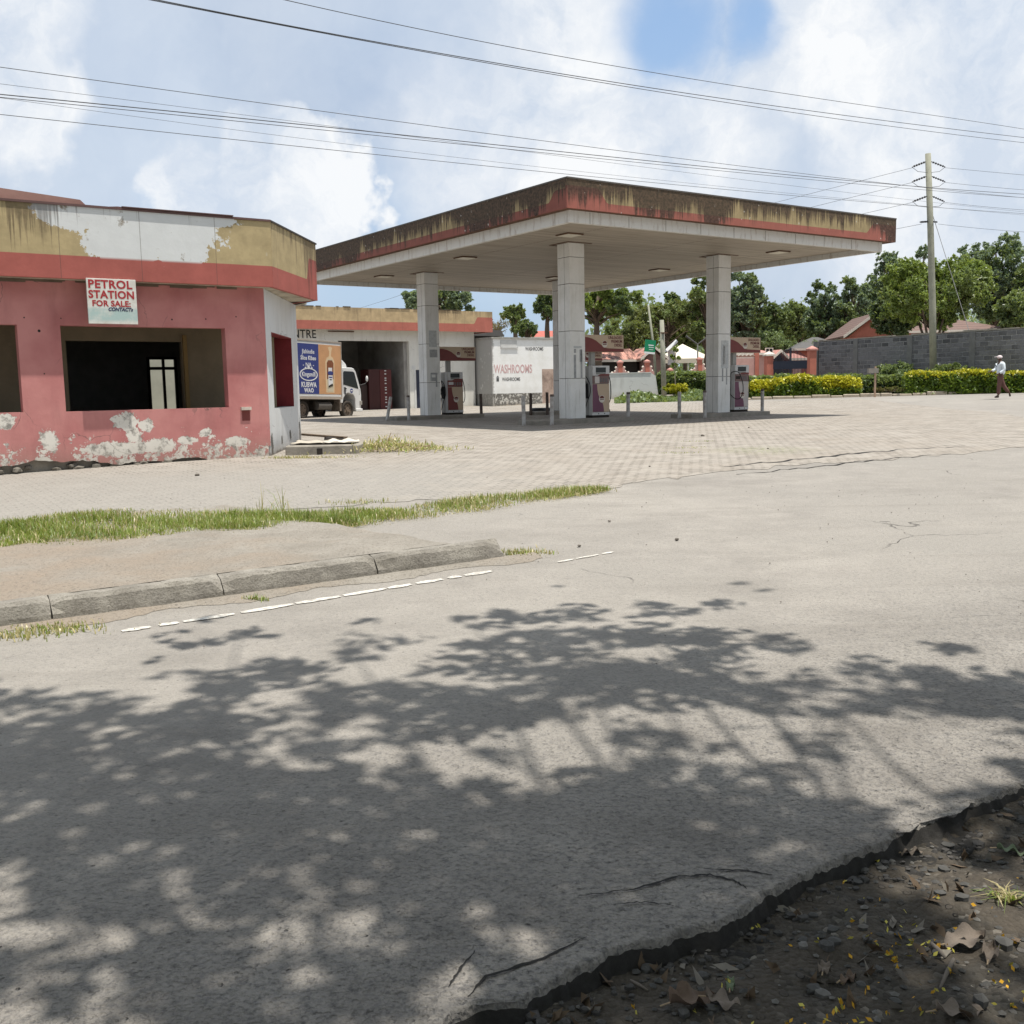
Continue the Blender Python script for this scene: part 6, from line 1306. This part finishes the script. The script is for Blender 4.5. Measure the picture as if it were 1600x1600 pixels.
bush('wild_shrub', 'scrubby green bush against the block wall left of the power pole', 1397, 564, 596, 62, 56, L_mid, 4200, .12, 70, L_pale)
bush('wild_shrub', 'scrubby pale bush against the block wall right of the power pole', 1490, 568, 592, 100, 52.4, L_pale, 4200, .10, 71, L_mid)
bush('wild_shrub', 'low dry bush between golden hedge and long hedge behind the kerb', 1392, 605, 617, 60, 51.5, L_oli, 1800, .10, 72, L_brn)
# ground cover by the white wall
R_ = np.random.RandomState(80); n = 5200; u = R_.uniform(962, 1120, n); C_ = np.zeros((n, 3))
for i in range(n):
    Y = R_.uniform(52.5, 58); p_ = at(u[i], 600, Y); C_[i] = (p_.x, p_.y, gz(p_.x, p_.y)+R_.rand()**2*.42*(.5+.5*math.sin(p_.x*2)))
V, F_ = leaves(C_, np.full(n, .06), n, .16, 81)
tag(npmesh('ground_cover', V, F_, [L_mid, L_pale], None, (R_.rand(n) > .6).astype(int)), 'low weedy ground cover at the foot of the white wall stub', 'ground cover', None, 'stuff')
# ================================================================== grass, weeds, debris
G1 = leafmat('grass green', (.13, .19, .04), (.21, .27, .06), .4, .4); G2 = leafmat('grass straw', (.36, .30, .15), (.44, .38, .2), .3, .3)
def blades(P_, h, wd, seed, lean=.35):
    R_ = np.random.RandomState(seed); n = len(P_); a = R_.rand(n)*2*np.pi; d = np.stack([np.cos(a), np.sin(a), np.zeros(n)], 1); sd = np.stack([-np.sin(a), np.cos(a), np.zeros(n)], 1)
    l1 = (R_.rand(n)*lean)[:, None]; hh = h[:, None]; w_ = (wd*(.6+.8*R_.rand(n)))[:, None]; up = np.array([0, 0, 1.])
    M_ = P_+up*hh*.55+d*hh*l1*.4; T = P_+up*hh*(1-l1*.35)+d*hh*l1*1.1
    V = np.stack([P_-sd*w_, P_+sd*w_, M_+sd*w_*.75, M_-sd*w_*.75, T+sd*w_*.12, T-sd*w_*.12], 1).reshape(-1, 3); i = np.arange(n)*6
    return V, np.concatenate([np.stack([i, i+1, i+2, i+3], 1), np.stack([i+3, i+2, i+4, i+5], 1)])
R_ = np.random.RandomState(90); fr_px = [(-260, 893), (0, 868), (160, 862), (320, 848), (500, 833), (640, 815), (760, 800), (860, 784), (945, 770)]; bk_px = [(-260, 845), (0, 822), (60, 810), (180, 799), (330, 804), (480, 806), (620, 798), (760, 777), (860, 768), (945, 765)]
fl_ = [gl(*p_) for p_ in fr_px]; bl_ = [gl(*p_) for p_ in bk_px]
P_ = []; Hh = []; Mi = []; n = 0
for k in range(95000):
    u = R_.uniform(-260, 945); v0 = np.interp(u, [p_[0] for p_ in fr_px], [p_[1] for p_ in fr_px]); v1 = np.interp(u, [p_[0] for p_ in bk_px], [p_[1] for p_ in bk_px])
    # position in world between front and back lines
    fx = np.interp(u, [p_[0] for p_ in fr_px], [q_.x for q_ in fl_]); fy = np.interp(u, [p_[0] for p_ in fr_px], [q_.y for q_ in fl_]); bx = np.interp(u, [p_[0] for p_ in bk_px], [q_.x for q_ in bl_]); by = np.interp(u, [p_[0] for p_ in bk_px], [q_.y for q_ in bl_])
    t = R_.beta(1.1, 1.3); x, y = fx+(bx-fx)*t, fy+(by-fy)*t
    x += R_.randn()*.06; y += R_.randn()*.06
    clump = .5+.5*math.sin(x*3.1+1.7*math.sin(y*2.3))*math.sin(y*4.1+x); dens = (.12+.88*clump)*(1 if u < 620 else .55) * (1-.55*abs(t-.45))
    if R_.rand() > dens: continue
    edge = min(t, 1-t); P_.append((x, y, gz(x, y)+.02)); Hh.append((.025+.07*min(1, edge*4))*(.35+1.15*R_.rand()**1.5)*(1 if u < 560 else .75)*(.7+.5*clump)); Mi.append(1 if R_.rand() < (.22+.4*(edge < .15)+(.25 if u > 600 else 0)) else 0)
P_ = np.array(P_); V, F_ = blades(P_, np.array(Hh), .0045, 91, .8); mi = np.tile(np.array(Mi), 2)
tag(npmesh('grass', V, F_, [G1, G2], None, mi), 'strip of rough green grass between the footpath and the paved forecourt', 'grass', None, 'stuff')
# soil lip of the grass strip
def tuft(label, u, v, w_, n, h, seed, dry=.4, dep=.5, grp='weed tufts'):
    b = gl(u, v); R_ = np.random.RandomState(seed); P_ = np.stack([R_.randn(n)*w_*.4, R_.randn(n)*w_*.4*dep, np.zeros(n)], 1)
    V, F_ = blades(P_, h*(.4+.8*R_.rand(n)), .005, seed, .9); mi = np.tile((R_.rand(n) < dry).astype(int), 2)
    o = npmesh('weed_tuft', V, F_, [G1, G2], None, mi, loc=(b.x, b.y, gz(b.x, b.y)+.0)); tag(o, label, 'weed', grp)
tuft('dry weed tuft at the broken end of the kerb', 812, 866, .34, 300, .055, 1, .75)
tuft('weedy tuft with yellow flecks at the kerb foot, lower left', 92, 984, .4, 300, .045, 2, .6)
tuft('small weed in the joint at the foot of the kerb', 402, 938, .12, 70, .05, 3, .4)
tuft('thin dry weed patch at the left edge below the kerb', 20, 996, .35, 160, .05, 4, .7)
tuft('tall thin seeding grass stalk above the grass strip, left one', 408, 806, .10, 9, .36, 5, .6)
tuft('tall thin seeding grass stalk above the grass strip, right one', 441, 806, .10, 18, .36, 6, .6)
tuft('sparse weed tuft on the worn paving above the grass strip', 560, 786, .5, 120, .06, 7, .6)
tuft('weeds along the foot of the white corner wall', 455, 716, .5, 240, .06, 8, .8)
tuft('dry straw patch on the paving in front of the concrete slab', 500, 716, .8, 260, .05, 9, .9, .3)
for i, (u, v) in enumerate(((1075, 700), (1060, 708), (1095, 690))): tuft('faint moss tuft on the paved forecourt, %s' % ('upper left of three', 'nearest of three', 'farthest of three')[i], u, v, .5, 90, .025, 20+i, .4)
# heap of cut weeds by the slab
b = gl(610, 704); R_ = np.random.RandomState(31); n = 1500; P_ = np.stack([R_.randn(n)*.5, R_.randn(n)*.38, np.abs(R_.randn(n))*.05], 1); P_[:, 2] *= np.exp(-(P_[:, 0]/.7)**2)*2
V, F_ = blades(P_, .04+.07*R_.rand(n), .010, 32, 1.9); e = empty('weed_heap', tuple(b), 0, 'heap of uprooted dry weeds and straw right of the concrete slab', 'weeds')
npmesh('stalks', V, F_, [G1, G2], e, np.tile((R_.rand(n) < .8).astype(int), 2)); q = MB(); q.ball((0, 0, -.02), .45, 14, 0, (1.2, .8, .22), .15, 3); q.build('soil', M_dirt, e)
q = MB(); 
for k in range(9): x = Rr.uniform(-.7, .5); y = Rr.uniform(-.4, .4); q.tube([(x, y, .05), (x+Rr.uniform(.2, .5), y+Rr.uniform(-.2, .2), .07+Rr.random()*.06)], .012, 5)
q.tube([(-.05, -.1, .05), (-.02, -.1, .2), (.03, -.08, .33)], .008, 5); q.build('dry_sticks', paint('dry stick', (.33, .25, .16), .9), e)
# concrete slab by the white corner with sheet metal and plank
sa = at(446, 712, 18.25); sl = empty('concrete_slab', (sa.x, sa.y, gz(sa.x, sa.y)), rad(6), 'cracked raised concrete slab at the foot of the white corner wall', 'slab')
q = MB(); q.prism([(0, 0), (.62, -.03), (.66, .0), (1.30, -.02), (1.36, .6), (1.2, 1.9), (.1, 2.0)], -.1, .17, 'z'); q.build('slab', M_conc, sl, bevel=.02)
q = MB(); q.prism([(.56, -.06), (.66, -.055), (.61, .03)], .01, .12, 'z'); q.build('broken_notch', M_dark, sl)
M_sheet = paint('dusty sheet metal', (.50, .45, .37), .6, .5, 4)
def crumple(name, label, u, v, lx, ly, amp, seed, mt, lift=.17):
    P0 = at(u, v, 19.0); R_ = np.random.RandomState(seed); nx_, ny_ = 14, 8; V = []
    ph = R_.rand(4)*6
    for i in range(nx_+1):
        for j in range(ny_+1): x = i/nx_; y = j/ny_; V.append((x*lx+.03*math.sin(9*y+ph[0]), y*ly, amp*(abs(((x*2.1+ph[1]+y*.5)%1)-.5)*.9*(.4+y*.5)+.08*R_.rand())))
    idx = np.arange((nx_+1)*(ny_+1)).reshape(nx_+1, ny_+1); F2 = np.stack([idx[:-1, :-1], idx[1:, :-1], idx[1:, 1:], idx[:-1, 1:]], -1).reshape(-1, 4)
    z_ = gz(P0.x, P0.y)+lift; o = npmesh(name, np.array(V), F2, mt, None, loc=(P0.x, P0.y-.5, z_+.02), ); sm = o.modifiers.new('s', 'SOLIDIFY'); sm.thickness = .008; tag(o, label, 'scrap', 'scrap sheets on the slab')
crumple('scrap_sheet', 'crumpled pale metal sheet lying on the left of the concrete slab', 462, 696, .62, .75, .07, 1, M_sheet)
crumple('scrap_sheet', 'bent pale metal sheet overhanging the right edge of the concrete slab', 512, 696, .58, .7, .13, 2, paint('pale sheet metal', (.62, .58, .50), .6, .4, 4))
a, b2 = at(470, 684, 22.5), at(540, 688, 21.6); q = MB(); q.box(0, (b2-a).length, -.06, .06, .12, .16); tag(q.build('plank', paint('old plank', (.16, .12, .085), .9, .5, 6), None, loc=(a.x, a.y, gz(a.x, a.y)), rot=(0, rad(2), math.atan2(b2.y-a.y, b2.x-a.x))), 'long dark plank lying behind the concrete slab', 'plank')
a = at(515, 690, 21.4); q = MB(); q.ball((0, 0, .06), .11, 9, 0, (1.2, 1, .8), .2, 4); q.box(.1, .3, -.1, .08, .02, .10); tag(q.build('broken_block', M_dark, None, loc=(a.x, a.y, gz(a.x, a.y))), 'dark broken block lying under the end of the plank', 'rubble')
# pipes lying by the rusty bollards
a = at(842, 634, 41)
for k in (0, 1):
    q = MB(); n = 20; R0, r0 = .26, .09; vs = [((R0+r0*math.cos(b_))*math.cos(a_), (R0+r0*math.cos(b_))*math.sin(a_), r0+r0*math.sin(b_)*1.2) for a_ in np.linspace(0, 2*math.pi, n, False) for b_ in np.linspace(0, 2*math.pi, 8, False)]
    q.add(vs, [(i*8+j, ((i+1) % n)*8+j, ((i+1) % n)*8+(j+1) % 8, i*8+(j+1) % 8) for i in range(n) for j in range(8)]); tag(q.build('old_tyre', M_rubber, None, smooth=True, loc=(a.x+k*.5, a.y+.2*k, gz(a.x, a.y))), ('left one of two old tyres lying behind the near centre island', 'right one of two old tyres, nearer the rusty bollard')[k], 'tyre', 'old tyres on the forecourt')
# loose stones over road and forecourt
M_stone = paint('loose stone', (.16, .14, .12), .9, .5, 20, .6)
for i, (u, v, s) in enumerate(((308, 744, .055), (905, 855, .03), (1098, 682, .07), (952, 816, .025), (1058, 845, .035), (1170, 669, .04), (1200, 702, .03), (1015, 730, .03))):
    b = gl(u, v); q = MB(); s *= .6; q.ball((0, 0, s*.35), s, 8, 0, (1.2, .9, .6), .22, i)
    tag(q.build('loose_stone', M_stone, None, loc=(b.x, b.y, b.z+.008), rot=(0, 0, i)), ['dark stone on the paving in front of the pink wall', 'pebble on the asphalt right of the kerb end', 'largest dark stone on the paved forecourt in front of the right hand island', 'tiny pebble beyond the tip of the grass strip', 'pebble on the asphalt below the tip of the grass strip',
      'small stone at the edge of the canopy shadow', 'small stone on the right half of the paving', 'pebble on the near edge of the paving'][i], 'stone', 'loose stones')
R_ = np.random.RandomState(95); q = MB()
for i in range(190):
    u = R_.uniform(200, 1600); v = R_.choice([R_.uniform(740, 900), R_.uniform(745, 800)]); b = gl(u, v) if i < 90 else Vector((R_.uniform(-4, 5), R_.uniform(5.5, 13), 0)); s = R_.uniform(.003, .009)
    q.ball((b.x, b.y, gz(b.x, b.y)+.012), s, 5, 0, (1, 1, .7), .2, i)
tag(q.build('gravel', M_stone), 'scattered grit on the asphalt at the driveway mouth', 'grit', None, 'stuff')

# ---- verge litter: pebbles, petals, dry leaves, sticks
R_ = np.random.RandomState(96); q = MB(); cnt = 0
while cnt < 2600:
    x, y = R_.uniform(-.6, 4.2), R_.uniform(2.0, 4.6); ey = np.interp(x, ne[:, 0], ne[:, 1])
    if y > ey-.03: continue
    s = R_.gamma(2., .0032)+.003; s = min(s, .035); q.ball((x, y, vz(x, y)+s*.25), s, 5 if s < .015 else 7, int(R_.rand() < .2), (R_.uniform(.8, 1.4), 1, .6), .25, cnt); cnt += 1
peb = q.build('pebbles', [paint('dark pebble', (.075, .073, .068), .85, .5, 30), paint('grey pebble', (.15, .143, .13), .85, .4, 30)])
tag(peb, 'dark gravel and pebbles scattered over the roadside verge', 'gravel', None, 'stuff')
n = 420; C_ = []; 
while len(C_) < n:
    if R_.rand() < .75: c0 = [(1.16, 2.9), (2.2, 3.55), (1.5, 2.55), (2.0, 2.8), (1.05, 2.65), (.6, 2.35)][R_.randint(6)]; x, y = c0[0]+R_.randn()*.14, c0[1]+R_.randn()*.14
    else: x, y = R_.uniform(0, 3), R_.uniform(2.1, 4.)
    if y < np.interp(x, ne[:, 0], ne[:, 1])-.03: C_.append((x, y, vz(x, y)+.012))
V, F_ = leaves(np.array(C_), np.full(n, .01), n, .011, 97)
tag(npmesh('fallen_petals', V, F_, [paint('orange petal', (.55, .30, .02), .7, .2, 30), paint('yellow petal', (.50, .44, .08), .7, .2, 30)], None, (R_.rand(n) < .5).astype(int)), 'tiny yellow and orange petals scattered on the verge soil', 'petals', None, 'stuff')
n = 900; C_ = []
while len(C_) < n:
    x, y = R_.uniform(-.5, 4), R_.uniform(2.0, 4.4)
    if y < np.interp(x, ne[:, 0], ne[:, 1])-.02: C_.append((x, y, vz(x, y)+.008))
V, F_ = leaves(np.array(C_), np.full(n, .006), n, .028, 98, elong=2.2)
tag(npmesh('leaf_litter', V, F_, [paint('brown litter', (.12, .085, .055), .9, .4, 30), paint('grey litter', (.20, .18, .15), .9, .4, 30)], None, (R_.rand(n) < .4).astype(int)), 'crumbled dry leaf litter over the verge soil', 'leaf litter', None, 'stuff')
def vpt(u, v):
    d = ray(u, v); Y = 1.3
    while Y < 6:
        p_ = Vector((0, 0, EYE))+d*(Y/d.y)
        if p_.z < vz(p_.x, p_.y): return p_
        Y += .004
    return p_
def dleaf(label, u, v, L_, W_, rz, seed, mt, curl=.35, lobes=0):
    L_ *= .78; W_ *= .72; p_ = vpt(u, v); R_ = np.random.RandomState(seed); nx_, ny_ = 16, 8; V = []
    for i in range(nx_+1):
        t = i/nx_; prof = (math.sin(math.pi*min(1, t*.96+.04))**.8)*(1+.22*math.sin(t*lobes*6.28+seed) if lobes else 1)
        for j in range(ny_+1):
            s = (j/ny_-.5)*2; V.append(((t-.5)*L_, s*prof*W_*.5, curl*W_*(s*s*.45)*(.6+.6*math.sin(3*t+seed))+.03*L_*math.sin(2.2*t*2+seed)+.012+R_.rand()*.0015+abs(s)*.012*math.sin(14*t+seed)))
    idx = np.arange((nx_+1)*(ny_+1)).reshape(nx_+1, ny_+1); F2 = np.stack([idx[:-1, :-1], idx[1:, :-1], idx[1:, 1:], idx[:-1, 1:]], -1).reshape(-1, 4)
    V = np.array(V); V[:, 2] -= V[:, 2].min()-.002
    e = empty('dry_leaf', (p_.x, p_.y, vz(p_.x, p_.y)), rz, label, 'leaf', 'fallen leaves on the verge'); o = npmesh('blade', V, F2, mt, e); o.data.polygons.foreach_set('use_smooth', [True]*len(F2))
    q = MB(); zc = lambda x: .014; q.tube([(-L_*.72, 0, .012), (-L_*.5, 0, .016)], .0022, 5); q.build('stalk', paint('dry stick', (.33, .25, .16)), e)
M_dl = paint('curled brown leaf', (.15, .105, .075), .75, .5, 14, .4); M_dg = paint('grey dry leaf', (.19, .155, .125), .8, .5, 14, .4); M_gl = paint('fading green leaf', (.16, .20, .12), .7, .4, 14, .3)
for i, a_ in enumerate([('large lobed brown leaf at the bottom of the verge', 1082, 1568, .17, .12, .3, 1, M_dl, .6, 3), ('grey lobed leaf touching the large brown one', 1130, 1572, .12, .08, -.4, 2, M_dg, .5, 2), ('upright faded green leaf beside the large brown leaf', 1141, 1548, .07, .035, 1.3, 3, M_gl, .5, 0),
      ('curled brown leaf just under the broken road edge', 1040, 1470, .15, .055, .1, 4, M_dl, .6, 2), ('big grey brown leaf at the right of the verge', 1508, 1478, .17, .12, .2, 5, M_dg, .5, 0), ('upturned grey leaf right of the big grey brown leaf', 1548, 1495, .13, .06, 1.0, 6, M_dg, .9, 0),
      ('fading green leaf at the right edge of the picture', 1582, 1336, .13, .05, -.4, 7, M_gl, .5, 0), ('pale brown leaf at the bottom right corner', 1500, 1590, .16, .09, .0, 8, M_dg, .4, 0), ('small dark leaf in the middle of the verge', 1288, 1520, .07, .05, 1.1, 9, M_dg, .5, 0), ('small folded leaf beside the dark one in the verge', 1325, 1535, .08, .045, .5, 10, M_dl, .5, 0),
      ('flat grey leaf below the road edge in the upper verge', 1425, 1338, .10, .03, .0, 11, M_dg, .4, 0)]): dleaf(*a_)
def stick(label, pts, r):
    P_ = [vpt(u, v)+Vector((0, 0, .012)) for u, v in pts]; q = MB(); q.tube(P_, [r, r*1.1, r*.6][:len(P_)], 6); tag(q.build('fallen_stick', paint('grey twig', (.17, .145, .12), .9), None, smooth=True), label, 'twig', 'twigs on the verge')
stick('forked upper twig on the verge', [(1455, 1480), (1468, 1492), (1477, 1503)], .006); stick('lower twig on the verge pointing down', [(1490, 1505), (1480, 1525), (1469, 1550)], .0055); stick('short twig left of the large brown leaf', [(985, 1538), (1000, 1546), (1012, 1554)], .004)
tfp = vpt(1572, 1405); R_ = np.random.RandomState(7); n = 60; P_ = R_.randn(n, 3)*.02; P_[:, 2] = 0; V, F_ = blades(P_, .03+.03*R_.rand(n), .003, 7, 2.2); tag(npmesh('weed_tuft', V, F_, [G2, G1], None, np.tile((R_.rand(n) < .3).astype(int), 2), loc=tuple(tfp)), 'small pale withered weed at the right of the verge', 'weed', 'weed tufts')
for i, (u, v, lab) in enumerate(((1348, 408+1080-0, ''),)): pass

# ================================================================== roadside tree above and behind the viewer (casts the dappled shade)
tr2 = empty('unseen_tree', (3.2, -3.2, -.1), 0, 'large roadside tree behind the viewer, its crown overhanging the road', 'tree')
R_ = np.random.RandomState(123); cs = []; rs = []
ZC = 10.5; sh = lambda x, y, z: (x+SUN_DIR.x*z/math.tan(SUN_EL), y+SUN_DIR.y*z/math.tan(SUN_EL), z)
def shade(u, v, r_, k=1, zz=None):
    b = gl(u, v); z = zz or R_.uniform(6.5, 10.); p_ = sh(b.x, b.y, z); cs.append(p_); rs.append(r_)
# crown clumps: solid mass over the left and middle of the road, looser sprays along the rim
for (u, v, r_) in ((120, 1120, .42), (250, 1160, .5), (90, 1230, .5), (260, 1270, .5), (430, 1230, .45), (420, 1330, .42), (560, 1260, .42), (600, 1380, .36), (180, 1370, .34), (330, 1120, .4), (560, 1100, .42), (700, 1110, .45), (840, 1080, .5), (960, 1060, .5), (1080, 1060, .45), (1190, 1080, .36),
      (430, 1050, .34), (760, 1030, .4), (880, 1000, .4), (1000, 990, .36), (1110, 1000, .34), (780, 1270, .34), (1000, 1250, .3), (900, 1290, .36), (760, 1350, .34), (1000, 1230, .34), (1120, 1280, .3), (1000, 1340, .3), (880, 1400, .3), (660, 1480, .26), (-60, 1180, .5), (-80, 1320, .45), (-150, 1100, .5), (20, 1330, .3), (1200, 1270, .24), (1340, 1290, .24), (1080, 1330, .28),
      (1430, 1090, .4), (1540, 1080, .42), (1650, 1090, .5), (1350, 1040, .22), (1560, 1250, .2), (1700, 1270, .4), (1460, 1010, .2), (620, 1000, .22), (540, 1010, .2), (900, 955, .26), (1030, 955, .26), (1120, 945, .18), (800, 965, .2), (1220, 1010, .2)):
    shade(u, v, r_)
    for k in range(3): shade(u+R_.randn()*60, v+R_.randn()*25, r_*R_.uniform(.3, .55))
for k in range(60): shade(R_.uniform(-100, 1700), R_.uniform(960, 1330), R_.uniform(.08, .18))
for k in range(26): shade(R_.uniform(950, 1650), R_.uniform(1110, 1240), R_.uniform(.05, .12))
for (u, v, r_) in ((470, 1500, .16), (560, 1540, .18), (400, 1560, .15), (330, 1500, .14), (500, 1580, .14), (250, 1540, .16)): shade(u, v, r_)
for k in range(22): shade(R_.uniform(-100, 1000), R_.uniform(1380, 1620), R_.uniform(.12, .24))
for k in range(12): shade(R_.uniform(250, 420), R_.uniform(985, 1010), R_.uniform(.06, .12))
# over the verge: dense; behind the viewer: crown widened to block sky light
for k in range(105):
    z = R_.uniform(7, 11); x, y = R_.uniform(-.2, 4.4), R_.uniform(.4, 3.3)
    if y > np.interp(x, ne[:, 0], ne[:, 1])-.12: continue
    cs.append(sh(x, y, z)); rs.append(R_.uniform(.28, .5))
for k in range(70): z = R_.uniform(8, 14); cs.append((R_.uniform(-5, 9), R_.uniform(-7.5, .4), z)); rs.append(R_.uniform(.6, 1.2))
cs = np.array(cs); rs = np.array(rs)
V, F_ = leaves(cs, rs, 78000, .105, 124, .7)
npmesh('crown', V, F_, L_mid, tr2, loc=(-3.2, 3.2, .1))
q = MB(); tb = Vector((0, 0, 0)); fk = Vector((-.6, .5, 5.2)); q.tube([(0, 0, -.3), (-.1, .05, 2.5), fk, (-.8, 1.2, 8.5), (-1., 1.8, 11)], [.42, .33, .27, .18, .07], 12)
for i in range(0, len(cs), 9):
    c_ = Vector(cs[i])-Vector((3.2, -3.2, -.1)); st = fk.lerp(Vector((-.9, 1.5, 9)), R_.rand()); md_ = st.lerp(c_, .5)+Vector((0, 0, .7)); md_ += Vector((R_.randn()*.3, R_.randn()*.3, 0)); q.tube([st, md_, md_.lerp(c_, .6)+Vector((R_.randn()*.12, R_.randn()*.12, .1)), c_], [.045, .028, .016, .006], 5, cap=False)
q.build('trunk', M_bark, tr2, smooth=True)
# added unseen trees behind the viewer, blocking sky light to deepen the road shade
for k, (x0, y0, lab) in enumerate(((-9.5, -5.5, 'added unseen tree at left behind the viewer, blocking sky light'), (14.5, -2.5, 'added unseen tree at right behind the viewer, blocking sky light'), (1, -13, 'added unseen tall tree well behind the viewer, blocking sky light'))):
    e = empty('unseen_tree', (x0, y0, -.1), 0, lab, 'tree', 'added unseen trees behind the viewer'); cc = np.stack([R_.randn(70)*2.6, R_.randn(70)*2.3, 4.5+R_.rand(70)*9], 1); V, F_ = leaves(cc, R_.uniform(.8, 1.6, 70), 12000, .28, 130+k); npmesh('crown', V, F_, L_mid, e)
    q = MB(); q.tube([(0, 0, -.3), (.1, 0, 3), (.2, .1, 8), (.1, 0, 12)], [.4, .3, .2, .06], 10)
    for i in range(0, 70, 4): q.tube([(.1, 0, 3+i*.08), tuple(cc[i])], [.08, .02], 5, cap=False)
    q.build('trunk', M_bark, e, smooth=True)
